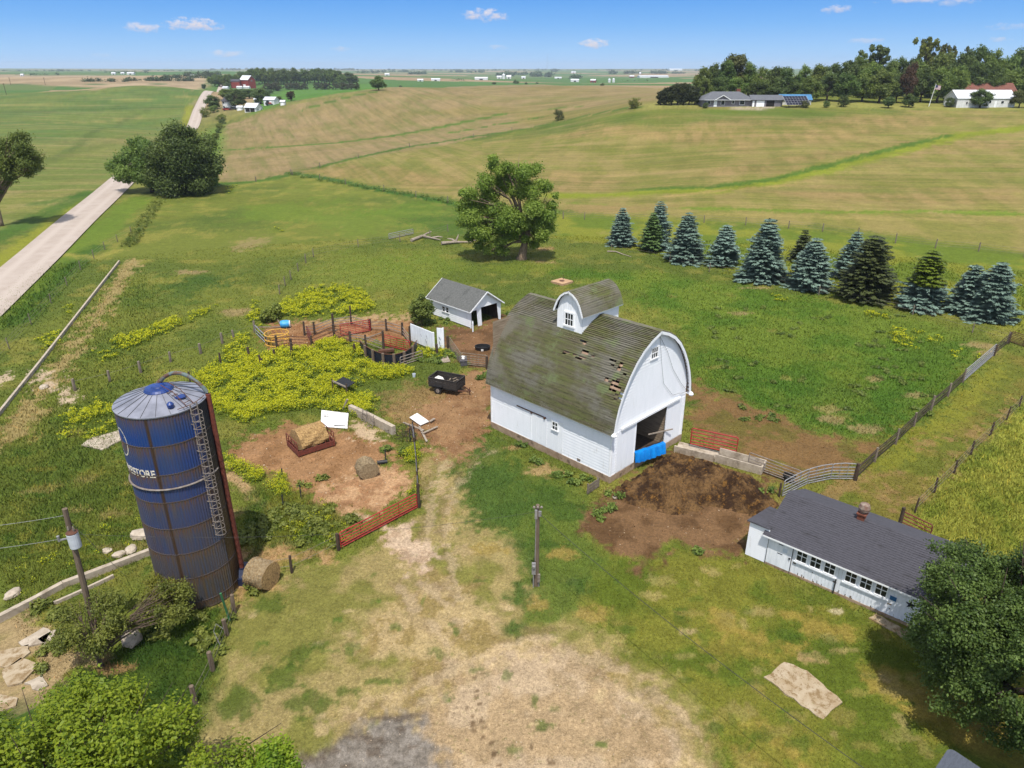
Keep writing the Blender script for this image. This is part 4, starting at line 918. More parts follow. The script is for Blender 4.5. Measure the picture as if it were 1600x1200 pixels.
solo('unloader_box', bb, mat('dark_blue_unloader', C(44,58,96), C(30,40,72), 3, .5), 'dark blue unloader box at the foot of the silo beside a hay bale', 'machine', (SC.x+SR*.95, SC.y+.35, 0), R(8))
# ------------------------------------------------------------------ the long low shed (coop)
CA = G(1195, 880); CA.z = 0
coop = thing('long_shed', 'long low white shed with a charcoal shingle roof and six windows', 'shed', CA, R(-41.5))
CLN, CD, CHF = 9.4, 5.9, 2.12
Tc = lambda x, o, z: (x, -o, z)
fb = MB(); fb.box(-.04, CLN+.04, -.05, CD, -.3, .16); part('foundation', fb, M['foundation'], coop)
w = MB(); wins = [1.72, 2.5, 3.28, 4.42, 5.2, 5.98]
hl = [(x, x+.56, 1.14, 1.91) for x in wins]
board_wall(w, Tc, 0, CLN, .16, lambda x: CHF, .19, hl, rnd=random.Random(5)); 
for a_, b_ in ((0, 1.72), (6.54, CLN)): w.quad(Tc(a_,0,.16), Tc(b_,0,.16), Tc(b_,0,CHF), Tc(a_,0,CHF))
w.quad(Tc(1.72,0,.16), Tc(6.54,0,.16), Tc(6.54,0,1.14), Tc(1.72,0,1.14)); w.quad(Tc(1.72,0,1.91), Tc(6.54,0,1.91), Tc(6.54,0,CHF), Tc(1.72,0,CHF))
RG = lambda d: 2.12+(3.42-2.12)*(d/2.95 if d < 2.95 else (CD-d)/2.95)
siding(w, lambda x, o, z: (CLN+o, x, z), .16, 3.4, .15, lambda z: 0 if z < 2.12 else (z-2.12)/1.3*2.95, lambda z: CD if z < 2.12 else CD-(z-2.12)/1.3*2.95)
siding(w, lambda x, o, z: (-o, x, z), .16, 3.4, .15, lambda z: 0 if z < 2.12 else (z-2.12)/1.3*2.95, lambda z: CD if z < 2.12 else CD-(z-2.12)/1.3*2.95)
rt = MB(); rr5 = random.Random(8)   # bare rotten board ends and patches where the paint has gone
for i in range(26):
    x = rr5.uniform(1.5, 8.2); h_ = rr5.uniform(.05, .22); tbox(rt, Tc, x, x+rr5.uniform(.02, .07), .024, .034, .17, .17+h_)
for i in range(8):
    x = rr5.choice((1.6, 2.6, 6.75, 6.6, 3.9)); z = rr5.uniform(.5, .95); tbox(rt, Tc, x+rr5.uniform(-.1, .1), x+.13, .024, .034, z, z+rr5.uniform(.03, .1))
o_n = len(w.v); w.v += rt.v; w.f += [tuple(q+o_n for q in f_) for f_ in rt.f]; w.mi += [1]*len(rt.f)
w.quad((0,CD,.16), (CLN,CD,.16), (CLN,CD,2.12), (0,CD,2.12)); part('wall', w, [M['white_old'], M['wood_grey']], coop)
def slab(mb, P, th):  # a roof sheet with thickness
    P = [Vector(p) for p in P]; nn = (P[1]-P[0]).cross(P[2]-P[0]).normalized(); nn = nn if nn.z > 0 else -nn
    mb.prism(P, -nn*th)
r = MB(); z_e = 2.12-.3*1.3/2.95+.06
def courses(mb, a0, a1, b0, b1, n, th=.028):
    """roof slope from eave edge a0-a1 up to ridge b0-b1 in n lapped courses"""
    a0, a1, b0, b1 = map(Vector, (a0, a1, b0, b1)); nn = (a1-a0).cross(b0-a0).normalized(); nn = nn if nn.z > 0 else -nn
    for i in range(n):
        p, q = a0.lerp(b0, i/n), a1.lerp(b1, i/n); s, t = a0.lerp(b0, (i+1)/n), a1.lerp(b1, (i+1)/n)
        mb.quad(p+nn*th, q+nn*th, t+nn*.006, s+nn*.006); mb.quad(p, q, q+nn*th, p+nn*th)
courses(r, (-.32,-.31,z_e+.05), (CLN+.3,-.31,z_e+.05), (-.32,2.95,3.5), (CLN+.3,2.95,3.5), 24)
courses(r, (-.32,CD+.31,z_e+.05), (CLN+.3,CD+.31,z_e+.05), (-.32,2.95,3.5), (CLN+.3,2.95,3.5), 24)
slab(r, [(-.32,-.31,z_e+.045),(CLN+.3,-.31,z_e+.045),(CLN+.3,2.95,3.495),(-.32,2.95,3.495)], .05); slab(r, [(-.32,CD+.31,z_e+.045),(CLN+.3,CD+.31,z_e+.045),(CLN+.3,2.95,3.495),(-.32,2.95,3.495)], .05)
crf = part('roof', r, M['coop_roof'], coop)
ch = MB(); ch.box(3.72, 4.12, 2.75, 3.15, 3.2, 3.78); ch.box(3.66, 4.18, 2.69, 3.21, 3.78, 3.86); chm = part('chimney', ch, M['brick'], crf)
ch = MB(); ch.lathe([(.14,3.86),(.14,4.05)], 12, (3.92,2.95,0)); ch.lathe([(.30,4.02),(.33,4.2),(.25,4.42),(0,4.5)], 10, (3.95,2.98,0)); part('chimney_cap', ch, mat('brown_cap', C(140,100,84), C(176,160,144), 4, .8), chm)
fs = MB(); fs.bar((-.3,-.31,z_e+.0), (CLN+.28,-.31,z_e+.0), .03, .1)
for x in (CLN+.3,): fs.bar((x,-.31,z_e+.0), (x,2.95,3.44), .03, .12, up=(0,-.36,.93)); fs.bar((x,CD+.31,z_e), (x,2.95,3.44), .03, .12, up=(0,.36,.93))
part('fascia', fs, M['white_trim'], crf)
for x in wins: window(Tc, x, x+.54, 1.17, 1.90, 2, 2, coop, sill=False, fr=.06)
sl_ = MB(); 
for a_, b_ in ((1.6, 3.98), (4.3, 6.68)): tbox(sl_, Tc, a_, b_, .02, .12, 1.01, 1.09)
part('window_sill', sl_, M['white_old'], coop)
d = MB(); tbox(d, Tc, .02, 1.44, .03, .055, .18, 2.04); tbox(d, Tc, .0, .03, .03, .07, .1, 2.1); part('door', d, M['white_old'], coop)
hw = MB(); tbox(hw, Tc, .1, .5, .056, .075, .62, .66) if False else None; tbox(hw, Tc, 1.3, 1.4, .056, .1, 1.02, 1.12); tbox(hw, Tc, .62, .88, .056, .07, 1.72, 1.76); tbox(hw, Tc, .62, .92, .056, .07, 1.1, 1.14); tbox(hw, Tc, .0, .025, .03, .08, .1, 2.1); tbox(hw, Tc, 1.45, 1.475, .03, .08, .1, 2.1); part('door_ironwork', hw, M['stain'], coop)
pn = MB(); tbox(pn, Tc, .9, 1.16, .056, .064, 1.32, 1.58); part('faded_notice', pn, mat('faded_notice_paint', C(214,224,236,.85), C(200,212,226,.85), 3, .6), coop)
dn = MB(); dn.tube([Tc(4.0,.12,.1), Tc(4.0,.12,1.05)], .035, 8); part('stand_pipe', dn, M['stain'], coop)
st = MB(); P = [Tc(7.72+(.27 if k % 2 == 0 else .11)*math.sin(math.pi*k/5), .035, 1.36+(.27 if k % 2 == 0 else .11)*math.cos(math.pi*k/5)) for k in range(10)]
st.prism(P, (0,-.03,0)); part('star', st, M['star'], coop)
pl = MB(); tbox(pl, Tc, 6.72, 7.04, .03, .05, 1.16, 1.42); part('blue_plaque', pl, M['plaque'], coop)
wg = MB(); siding(wg, Tc, .05, 2.38, .14, lambda z: -1.25, lambda z: -.02); siding(wg, lambda x, o, z: (-1.25-o, x, z), .05, 1.7, .14, lambda z: 0, lambda z: 3.2)
wg.prism([(-1.25,0,1.7),(-1.25,3.2,1.7),(-1.25,0,2.42)], (.02,0,0)); wg.quad((-1.25,3.2,.05), (0,3.2,.05), (0,3.2,1.7), (-1.25,3.2,1.7)); part('side_wing', wg, M['white'], coop)
wr = MB(); courses(wr, (-1.4,3.35,1.70), (-.3,3.35,1.70), (-1.4,-.12,2.50), (-.3,-.12,2.50), 14); slab(wr, [(-1.4,3.35,1.69),(-.03,3.35,1.69),(-.03,-.12,2.49),(-1.4,-.12,2.49)], .05); part('side_wing_roof', wr, M['coop_roof'], coop)
tg = MB(); board_wall(tg, lambda x, o, z: Tc(x, o+.025, z), 7.1, 8.6, .2, lambda x: 2.0, .22, gap=.008); part('door', tg, M['white_old'], coop)
# slab in front of the far end, old slab in the lawn
def ground_slab(name, label, cat, px, h, mt, jag=.06, seed=1, group=None):
    P = Gs(px); c = P.mean(0); rs_ = random.Random(seed); Q_ = []
    for a, b in zip(P, np.roll(P, -1, 0)):
        n_ = max(2, int(np.linalg.norm(b-a)/.35))
        for i in range(n_): q = a+(b-a)*i/n_; Q_.append((q[0]-c[0]+rs_.uniform(-jag, jag), q[1]-c[1]+rs_.uniform(-jag, jag), -.05))
    mb = MB(); mb.prism(Q_, (0,0,h+.05)); return solo(name, mb, mt, label, cat, (c[0], c[1], gz(c[0], c[1])), group=group)
M['slab'] = mat('stained_concrete_slab', C(204,186,158,.62), C(182,158,122,.6), 1.3, .95, c3=C(158,130,90), scale3=3.2, lo3=.5, hi3=.62)
ground_slab('concrete_slab', 'weathered concrete slab strewn with dead leaves alone in the lawn', 'slab', [(1195,1060),(1226,1034),(1262,1050),(1317,1098),(1300,1110),(1287,1125),(1250,1102)], .06, M['slab'])
ground_slab('doorstep_slab', 'narrow concrete doorstep slab before the star end of the long shed', 'slab', [(1358,967),(1368,960),(1424,990),(1420,1003),(1400,990)], .06, M['slab'], .03)
# ------------------------------------------------------------------ small open shed
SA = G(735, 513); SA.z = 0
shed = thing('open_shed', 'small white gabled shed with a grey roof and broken open end', 'shed', SA, R(44.5))
SW, SL_, SHT, SAP = 4.75, 7.35, 2.15, 3.8
Ts = lambda x, o, z: (x, -o, z); Tsl = lambda x, o, z: (-o, x, z)
gx0 = lambda z: 0 if z < SHT else (z-SHT)/(SAP-SHT)*SW/2
gx1 = lambda z: SW if z < SHT else SW-(z-SHT)/(SAP-SHT)*SW/2
w = MB(); siding(w, Tsl, .1, SHT, .24, lambda z: 0, lambda z: SL_); siding(w, lambda x, o, z: (SW+o, x, z), .1, SHT, .13, lambda z: 0, lambda z: SL_); siding(w, lambda x, o, z: (x, SL_+o, z), .1, SAP, .13, gx0, gx1)
siding(w, Ts, SHT-.05, SAP, .13, gx0, gx1); siding(w, Ts, 1.95, SHT-.05, .13, lambda z: 0, lambda z: 1.55); part('wall', w, M['white'], shed)
dk = MB(); dk.box(.04, .08, .1, SL_-.05, 0, SHT-.03); dk.box(SW-.08, SW-.04, .1, SL_-.05, 0, SHT-.03); dk.box(.08, SW-.08, SL_-.1, SL_-.06, 0, SHT-.03); part('inside_boards', dk, M['wood_dark'], shed)
r = MB(); ze = SHT-.28*(SAP-SHT)/(SW/2)+.04
for sx_, ex in ((-.28, 1), (SW+.28, -1)):
    courses(r, (sx_,-.35,ze), (sx_,SL_+.3,ze), (SW/2,-.35,SAP+.1), (SW/2,SL_+.3,SAP+.1), 18); slab(r, [(sx_,-.35,ze-.005),(sx_,SL_+.3,ze-.005),(SW/2,SL_+.3,SAP+.095),(SW/2,-.35,SAP+.095)], .05)
srf = part('roof', r, M['grey_roof'], shed)
fs = MB()
for yy in (-.37, SL_+.32):
    for sx_ in (-.28, SW+.28): fs.bar((sx_,yy,ze-.03), (SW/2,yy,SAP+.05), .04, .13, up=(0,0,1))
for sx_ in (-.29, SW+.29): fs.bar((sx_,-.35,ze-.03), (sx_,SL_+.3,ze-.03), .03, .1)
part('fascia', fs, M['white_trim'], srf)
window(Tsl, 3.72, 4.18, .95, 1.55, 1, 2, shed, fr=.07); window(Tsl, 4.4, 4.86, .95, 1.55, 1, 2, shed, fr=.07)
p = MB(); p.bar((.06,-.02,-.1), (.06,-.02,2.1), .12, .1); part('corner_post', p, M['white'], shed)
p = MB(); p.prism([(1.15,-.06,-.05),(1.75,-.06,-.05),(1.6,-.06,2.3),(.95,-.06,2.2)], (0,.05,0)); part('broken_door', p, M['white_old'], shed)
p = MB(); p.prism([(4.35,-.06,.1),(4.7,-.06,-.05),(4.75,-.06,2.2),(4.1,-.06,2.15)], (0,.05,0)); part('broken_door', p, M['white_old'], shed)
p = MB(); p.tube([(-.55,-1.05,0), (-.55,-1.05,1.0)], .08, 8); p.lathe([(.1,1.0),(.06,1.1),(.05,1.25),(0,1.28)], 8, (-.55,-1.05,0)); solo('white_post', p, M['white_old'], 'short white post with a dark cap beside the open shed', 'post', SA+Vector((0,0,0)), R(44.5)) 
# ------------------------------------------------------------------ dark roof at the bottom edge
CR = atz(1483, 1167, 2.9)
rs = thing('garden_shed', 'dark grey roof of a low shed at the bottom edge of the yard', 'shed', (CR.x, CR.y, 0), R(41.5))
rp = []
for t in np.linspace(0, 90, 7): rp.append((-.25+.25*math.sin(R(t)), -.25+.25*math.cos(R(t))))
r = MB(); poly = [(-3.2,0)]+rp+[(0,-3.6),(-3.2,-3.6)]
r.prism([(x+.0, y, 2.9+y*.08) for x, y in poly], (0,0,-.12)); rr_ = part('roof', r, mat('slate_grey_roof', C(92,98,110,.65), C(76,82,92,.65), 5, .8, stretch=(1,5,1)), rs)
w = MB(); w.box(-3.0, -.25, -3.4, -.25, -.1, 2.6); part('wall', w, M['siding_white'], rs)
cbm = MB(); cbm.tube([(-1.5,-.02,2.92),(-1.35,-.9,2.88),(-1.1,-2.2,2.8)], .012, 4); part('cable', cbm, M['cable_pale'], rr_)
# ================================================================== FENCES, GATES AND YARD THINGS
def post_mb(h, r=.09, base=-.3, sq=False, lean=(0,0), n=7):
    m = MB()
    if sq: m.bar((0,0,base), (lean[0],lean[1],h), r*2, r*2)
    else: m.tube([(0,0,base), (lean[0]*.5,lean[1]*.5,h*.5), (lean[0],lean[1],h)], [r*1.05, r, r*.92], n)
    return m
def fence(name, label, pts, h, mt, wires=(.4,.75,1.1), wmat='wire', r=.08, sag=.03, posts=True, group=None, cat='fence', rnd=1, heights=None, rail=None, wr=.012):
    """posts at world points (each its own part), strands or rails between them"""
    rs_ = random.Random(rnd); o = Vector(pts[0]); f = thing(name, label, cat, o, 0, group); P = [Vector(p)-o for p in pts]
    w = MB()
    if posts:
        for i, p in enumerate(P):
            hh = heights[i] if heights else h*rs_.uniform(.92, 1.1)
            pm = post_mb(hh, r*rs_.uniform(.85, 1.15), lean=(rs_.uniform(-.06,.06), rs_.uniform(-.06,.06)))
            part('post', pm, M[mt], f, loc=p)
    for a, b in zip(P[:-1], P[1:]):
        for z in wires:
            if rail: w.bar(a+Vector((0,0,z+rs_.uniform(-.03,.03))), b+Vector((0,0,z+rs_.uniform(-.03,.03))), rail[0], rail[1])
            else: w.tube([a+Vector((0,0,z)), (a+b)/2+Vector((0,0,z-sag)), b+Vector((0,0,z))], wr, 4, cap=False)
    if wires: part('rail' if rail else 'wire', w, M[wmat], f)
    return f
def GP(*px): return [Vector(p) for p in Gs(px)]
def tube_gate(label, a, b, h, n, mt, z0=.15, stays=3, r=.038, group=None, lean=0, name='tube_gate', cat='gate', arch=0):
    a = Vector(a); b = Vector(b); d = b-a; L = d.length; rz = math.atan2(d.y, d.x); sl = (b.z-a.z)
    g = thing(name, label, cat, a, rz, group)
    def P(x, z): return (x, lean*(z-z0), z+sl*x/L)
    fm = MB(); fm.tube([P(0,z0),P(0,z0+h-.08),P(.08,z0+h),P(L/2,z0+h+arch),P(L-.08,z0+h),P(L,z0+h-.08),P(L,z0),P(L*.5,z0),P(0,z0)], r*1.15, 6); part('frame', fm, M[mt], g)
    for i in range(1, n-1):
        z = z0+h*(i/(n-1))**1.15; m_ = MB(); m_.tube([P(0,z), P(L,z)], r, 6); part('rail', m_, M[mt], g)
    for i in range(1, stays+1):
        x = L*i/(stays+1); m_ = MB(); m_.bar(P(x,z0), P(x,z0+h), .05, .02); part('brace', m_, M[mt], g)
    return g
# red gate in the front yard with its posts and the run of fence behind it
RGa, RGb = GP((533,858),(652,795))
tube_gate('red tube gate closing the front yard between two dark posts', RGa, RGb, 1.05, 6, 'red')
solo('gate_post', post_mb(1.25, .1), M['wood_dark'], 'dark gate post at the left end of the red front yard gate', 'post', RGa-(RGb-RGa).normalized()*.18)
solo('gate_post', post_mb(1.9, .11), M['wood_dark'], 'tall dark gate post at the right end of the red front yard gate', 'post', RGb+(RGb-RGa).normalized()*.16)
LF_ = GP((654,790),(653,765),(651,738),(649,712),(647,690),(645,682))
fence('yard_fence', 'grey wire mesh fence running from the red gate to the old planks', LF_, 1.45, 'wood_dark', tuple(np.arange(.1,1.3,.12)), 'galv', r=.07, wr=.016)
fence('wire_fence', 'slack wire fence from the silo to the red front yard gate', GP((372,905),(456,895),(531,858)), 1.2, 'wood_dark', (.5,1.05), r=.085)
# cattle gates beside the barn and curved pipe pen
q = GP((1078,700),(1149,716)); tube_gate('red tube gate leaning over the concrete feed bunk beside the barn', q[0]+Vector((0,0,.25)), q[1]+Vector((0,0,.25)), 1.35, 6, 'red', stays=1, r=.045)
q = GP((1168,730),(1248,760)); tube_gate('long galvanised pipe gate behind the manure heap', q[0], q[1], 1.1, 6, 'galv_old', stays=0, r=.03)
q = GP((1222,776),(1260,757),(1297,749),(1334,749))
for i, t_ in enumerate(('galvanised pipe panel nearest the long shed, first of the curved pen', 'galvanised pipe panel in the middle of the curved pen', 'galvanised pipe panel with green feet by the tall corner post')):
    tube_gate(t_, q[i], q[i+1], 1.2, 6, 'galv', stays=2, r=.032, group='galvanised panels of the curved pen', arch=.06, z0=.08)
solo('fence_post', post_mb(1.1, .08), M['wood_dark'], 'short dark post at the shed end of the curved pipe pen', 'post', G(1217,776))
solo('fence_post', post_mb(1.35, .14), M['wood_dark'], 'thick corner post where the curved pipe pen meets the board fence', 'post', G(1336,750))
tb = MB(); tb.lathe([(.38,0),(.46,.42),(.43,.44),(.36,.1),(0,.1)], 16); solo('feed_tub', tb, M['black'], 'black feed tub lying under the curved pipe pen', 'tub', G(1232,750))
# concrete feed bunks by the barn
def bunk(name, label, px, h, th, mt='concrete', zoff=0):
    P = GP(*px); o = P[0]; m_ = MB()
    for a, b in zip(P[:-1], P[1:]): m_.bar(a-o+Vector((0,0,h/2-.1)), b-o+Vector((0,0,h/2-.1)), th, h+.2)
    return solo(name, m_, M[mt], label, 'wall', o+Vector((0,0,zoff)))
bunk('concrete_wall', 'low concrete kerb wall from the barn corner along the manure heap', [(1053,706),(1115,721)], .55, .16)
o = thing('feed_bunk', 'grey concrete feed bunk with sloping sides beside the barn', 'feed bunk', G(1116,722)); a_, b_ = [p-o.location for p in GP((1116,722),(1187,742))]
d_ = (b_-a_); n_ = Vector((-d_.y, d_.x, 0)).normalized(); L_ = d_.length
m_ = MB(); m_.prism([n_*0+Vector((0,0,0)), n_*.12, n_*.2+Vector((0,0,.62)), Vector((0,0,.66))], d_); part('front_wall', m_, M['concrete'], o)
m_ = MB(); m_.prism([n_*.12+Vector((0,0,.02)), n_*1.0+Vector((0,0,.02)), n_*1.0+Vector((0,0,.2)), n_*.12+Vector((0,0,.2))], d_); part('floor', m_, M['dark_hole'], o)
m_ = MB(); m_.prism([n_*1.0, n_*1.14, n_*1.2+Vector((0,0,.68)), n_*1.1+Vector((0,0,.68))], d_); part('back_wall', m_, M['concrete'], o)
m_ = MB(); m_.prism([Vector((0,0,0)), n_*1.14, n_*1.2+Vector((0,0,.68)), Vector((0,0,.66))], d_.normalized()*.1); part('end_wall', m_, M['concrete'], o, loc=d_)
ground_slab('concrete_apron', 'pale concrete apron behind the red gate at the barn corner', 'slab', [(1062,692),(1110,704),(1172,720),(1188,733),(1120,718),(1056,703)], .12, M['concrete'], .03)
# board fence climbing to the far corner
BF = GP((1337,750),(1366,722),(1399,694),(1428,666),(1454,641),(1481,619),(1504,598))
fence('board_fence', 'weathered brown board fence between the green pasture and the lane', BF, 1.3, 'wood_grey', (.3,.6,.9,1.12), 'wood_dark', r=.1, rail=(.03,.11), rnd=4)
q = GP((1505,597),(1552,556)); tube_gate('silver tube gate set in the line of the board fence', q[0], q[1], 1.15, 6, 'galv', stays=3)
fence('board_fence', 'short stretch of brown boards between the silver gate and the far corner', GP((1552,556),(1575,537)), 1.3, 'wood_dark', (.3,.6,.9,1.15), 'wood_dark', r=.13, rail=(.03,.1))
q = GP((1577,535),(1640,556)); tube_gate('rusty red wire gate at the far corner of the pasture', q[0], q[1], 1.1, 8, 'rust', stays=2)
fence('wire_fence', 'single wire fence from the corner post along the front of the spruces', GP((1573,537),(1519,520),(1426,492),(1279,462),(1205,440),(1108,425),(1046,410),(955,393)), 1.25, 'wood_grey', (.6,1.05), r=.06, rnd=6)
fence('wire_fence', 'wire fence of pale posts along the lane and the tall meadow grass', GP((1429,801),(1460,770),(1491,739),(1517,710),(1547,681),(1572,657),(1592,637),(1625,606)), 1.2, 'wood_dark', (.35,.7,1.05), r=.07, rnd=7)
q = GP((1405,826),(1450,848)); tube_gate('rusty tube gate standing open behind the long shed', q[0], q[1], 1.15, 6, 'red_rust', stays=0)
solo('gate_post', post_mb(1.6, .12), M['wood_dark'], 'stout post carrying the rusty gate behind the long shed', 'post', G(1404,826))
fence('wire_fence', 'thin wire fence along the crop field behind the spruces', GP((880,342),(913,343),(965,345),(1030,346),(1100,348),(1165,352),(1232,357),(1285,362),(1340,370),(1399,380),(1461,388),(1529,393),(1600,402)), 1.5, 'wood_grey', (.5,.9,1.3), r=.09, rnd=8)
fence('wire_fence', 'thin wire fence following the hedge line below the tan field', GP((340,288),(400,284),(455,273),(500,262),(560,247),(640,230),(740,214),(800,204)), 1.4, 'wood_grey', (.5,.9,1.3), r=.12, rnd=9)
fence('wire_fence', 'thin wire fence in the rough grass edge of the pasture', GP((457,274),(500,281),(540,288),(600,299),(650,308),(700,317)), 1.4, 'wood_grey', (.5,.9,1.3), r=.1, rnd=10)
fence('wire_fence', 'leaning wire fence crossing the pasture from the weeds', GP((437,460),(446,447),(455,437),(466,424),(478,411),(490,402)), 1.3, 'wood_grey', (.3,.6,.9,1.2), r=.07, rnd=11)
fence('wire_fence', 'faint wire fence from the pasture corner towards the big tree', GP((490,402),(560,386),(625,378),(672,371),(700,362)), 1.4, 'wood_grey', (.4,.8,1.2), r=.07, rnd=12)
fence('wire_fence', 'roadside wire fence of pale steel posts by the gravel road', GP((-10,570),(15,545),(49,507),(80,474),(105,446),(126,422),(147,404),(164,390),(184,378),(205,366)), 1.3, 'wood_grey', (.4,.8,1.15), r=.06, rnd=13)
fence('wooden_fence', 'row of weathered wooden posts standing in the weeds behind the silo', GP((117,610),(172,597),(220,582),(267,566),(314,553),(348,537),(366,531),(398,519)), 1.2, 'wood_grey', (.9,), r=.13, rnd=14)
fence('wooden_fence', 'short row of dark posts in the yellow weeds by the silo roof', GP((298,600),(345,570),(390,560),(408,572)), 1.15, 'wood_dark', (), r=.11, rnd=15)
fence('wooden_fence', 'corner fence of grey posts and green wire below the silo', GP((306,1100),(333,1047),(355,992),(366,958)), 1.15, 'pole', (.4,.8), r=.12, rnd=16)
gp = MB(); gp.tube([(0,0,-.1),(-.1,-.2,2.1)], .06, 7); solo('green_pole', gp, mat('green_pole_paint', C(70,140,90), C(56,116,74), 4, .6), 'leaning green painted pole at the corner of the silo fence', 'pole', G(360,972))
hp = MB(); hp.tube([(0,0,0),(-.25,.1,.9),(-.1,.2,1.3),(.15,.3,.9)], .02, 5); solo('bent_hoop', hp, M['galv'], 'bent grey wire hoop leaning on the silo corner fence', 'hoop', G(345,1010))
# old concrete feed kerbs left of the yard
def kerb(label, px, w_, h):
    P = GP(*px); o = P[0]; m_ = MB()
    for a, b in zip(P[:-1], P[1:]): m_.bar(a-o+Vector((0,0,h/2-.1)), b-o+Vector((0,0,h/2-.1)), w_, h+.2)
    return solo('concrete_kerb', m_, M['concrete'], label, 'kerb', o)
kerb('long straight concrete kerb running beside the broken track by the road', [(-60,720),(0,648),(60,573),(187,410)], .2, .34)
kerb('low concrete kerb leading from the left edge to the foot of the silo', [(-40,992),(60,940),(100,918),(236,866)], .28, .4)
kerb('short broken concrete kerb in the weeds below the utility pole', [(85,945),(130,925),(178,902)], .14, .2)
SLB = [([(128,697),(140,686),(192,672),(200,684),(160,704)], 'pale concrete slab by the top of the silo'), ([(-20,1040),(0,1020),(46,1008),(48,1022),(10,1046)], 'cracked slab at the left edge, upper one of the broken pavement'),
       ([(28,1006),(70,982),(80,988),(72,1005),(40,1013)], 'tilted slab nearest the bush, top of the broken pavement'), ([(2,1050),(35,1030),(60,1040),(36,1068),(10,1074)], 'big cracked slab in the middle of the broken pavement'),
       ([(40,1068),(66,1056),(78,1072),(60,1082)], 'small slab below the big one in the broken pavement'), ([(-20,1090),(0,1085),(28,1092),(26,1106),(-20,1118)], 'lowest slab of the broken pavement above the leafy tree'), ([(60,1000),(90,985),(74,1012)], 'thin chipped slab edge between the bush and the pavement')]
for i, (px, lb) in enumerate(SLB): ground_slab('concrete_slab', lb, 'slab', px, .09, M['slab'] if i % 2 else M['concrete'], .07, i+3, group=None)
for i, (x, y, s, lb) in enumerate(((222,838,.75,'round pale boulder half hidden behind the silo'),(168,862,.35,'flat stone beside the kerb left of the silo'),(186,868,.4,'pair of flat stones by the kerb, larger one'),(204,860,.45,'broken block nearest the silo in the stones by the kerb'),(20,930,.5,'white boulder in the grass above the low kerb'),(68,606,.5,'white stone on the broken track'),(207,1000,.7,'long weathered stone step under the bush'))):
    m_ = MB(); rs_ = random.Random(i); m_.lathe([(s*.75,-.1),(s,.12*s),(s*.85,.4*s),(s*.4,.55*s),(0,.58*s)], 9)
    m_.v = [(x_*(1+rs_.uniform(-.2,.2)), y_*.75*(1+rs_.uniform(-.2,.2)), z_) for x_, y_, z_ in m_.v]; solo('stone', m_, M['concrete'], lb, 'stone', G(x, y), rs_.uniform(0, 3))
# concrete retaining wall by the feeding ground
bunk('concrete_wall', 'thick concrete retaining wall between the feeding ground and the dirt yard', [(548,645),(580,660),(616,679)], .75, .35)
for i, (x, y) in enumerate(((568,660),(578,668))):
    m_ = MB()
    for q_ in (-.3, .3): m_.bar((q_,0,0), (q_,.25,1.1), .04, .04)
    for k in range(5): m_.bar((-.3,.25*k/5+.03,1.1*k/5+.1), (.3,.25*k/5+.03,1.1*k/5+.1), .03, .03)
    solo('steel_rack', m_, M['galv_old'], ('left', 'right')[i]+' one of two grey steel racks leaning on the retaining wall' , 'rack', G(x, y), R(-42))
m_ = MB(); m_.bar((0,0,.0), (.5,-.6,1.2), .14, .14); m_.bar((.5,-.6,.05), (1.0,-1.1,.3), .16, .12); solo('fallen_post', m_, M['wood_pale'], 'pale broken post leaning by the end of the retaining wall', 'post', G(536,640), R(10))
# flat sheets and boards on the ground
def flat(name, label, cat, px, z0, z1, mt, th=.05, sub=None):
    P = Gs(px); c = P.mean(0); m_ = MB(); zz = [z0 if i < 2 else z1 for i in range(len(P))]
    m_.prism([(p[0]-c[0], p[1]-c[1], z) for p, z in zip(P, zz)], (0,0,th)); return solo(name, m_, M[mt], label, cat, (c[0], c[1], gz(c[0], c[1])))
bs = flat('white_board', 'large white board lying flat beside the hay feeder', 'board', [(501,668),(543,671),(545,651),(503,646)], .06, .28, 'white_plastic')
m_ = MB()
P = Gs([(509,653),(513,653),(512,664),(508,664)]); c0 = bs.location
for k in range(6):
    for dx_ in (0, 4): a_ = G(509+dx_-k*.1, 663-k*2)-c0; m_.box(a_.x-.09, a_.x+.09, a_.y-.04, a_.y+.04, .135+.026*k, .142+.03*k)
a_ = G(531,667)-c0; m_.box(a_.x-.45, a_.x+.45, a_.y-.07, a_.y+.07, .10, .15); part('slot', m_, M['stain'], bs)
flat('white_board', 'small white sheet lying on the planks in the dirt yard', 'board', [(657,667),(671,661),(652,649),(640,656)], .12, .2, 'white_plastic', .04)
flat('old_board', 'grey warped board lying flat behind the trailer', 'board', [(684,569),(704,566),(699,558),(686,563)], .05, .16, 'wood_pale', .04)
for i, (p0, p1, w_, lb) in enumerate((((630,661),(662,674),.16,'longest grey plank of the pile by the mesh fence'),((655,668),(667,692),.16,'plank pointing to the camera in the pile by the mesh fence'),((660,680),(684,669),.14,'plank lying across the pile towards the trailer'),((672,662),(679,657),.2,'short plank end beyond the small white sheet'),((640,668),(650,690),.1,'thin dark lath against the mesh fence'))):
    a_, b_ = GP(p0, p1); m_ = MB(); m_.bar(Vector((0,0,.06+.05*i)), b_-a_+Vector((0,0,.1+.03*i)), w_, .06); solo('plank', m_, M['wood_pale' if i < 4 else 'wood_dark'], lb, 'plank', a_)
m_ = MB(); rs_ = random.Random(4)
for k in range(40): a_ = Vector((rs_.gauss(0,.5), rs_.gauss(0,.6), .05+rs_.random()*.5)); d_ = Vector((rs_.gauss(0,1), rs_.gauss(0,1), rs_.gauss(0,.5)))*.5; m_.tube([a_, a_+d_*.5+Vector((0,0,.1)), a_+d_], .02, 4)
solo('brush_pile', m_, M['trunk_dark'], 'tangled heap of dead brush at the end of the retaining wall', 'brush', G(632,682), kind='stuff')
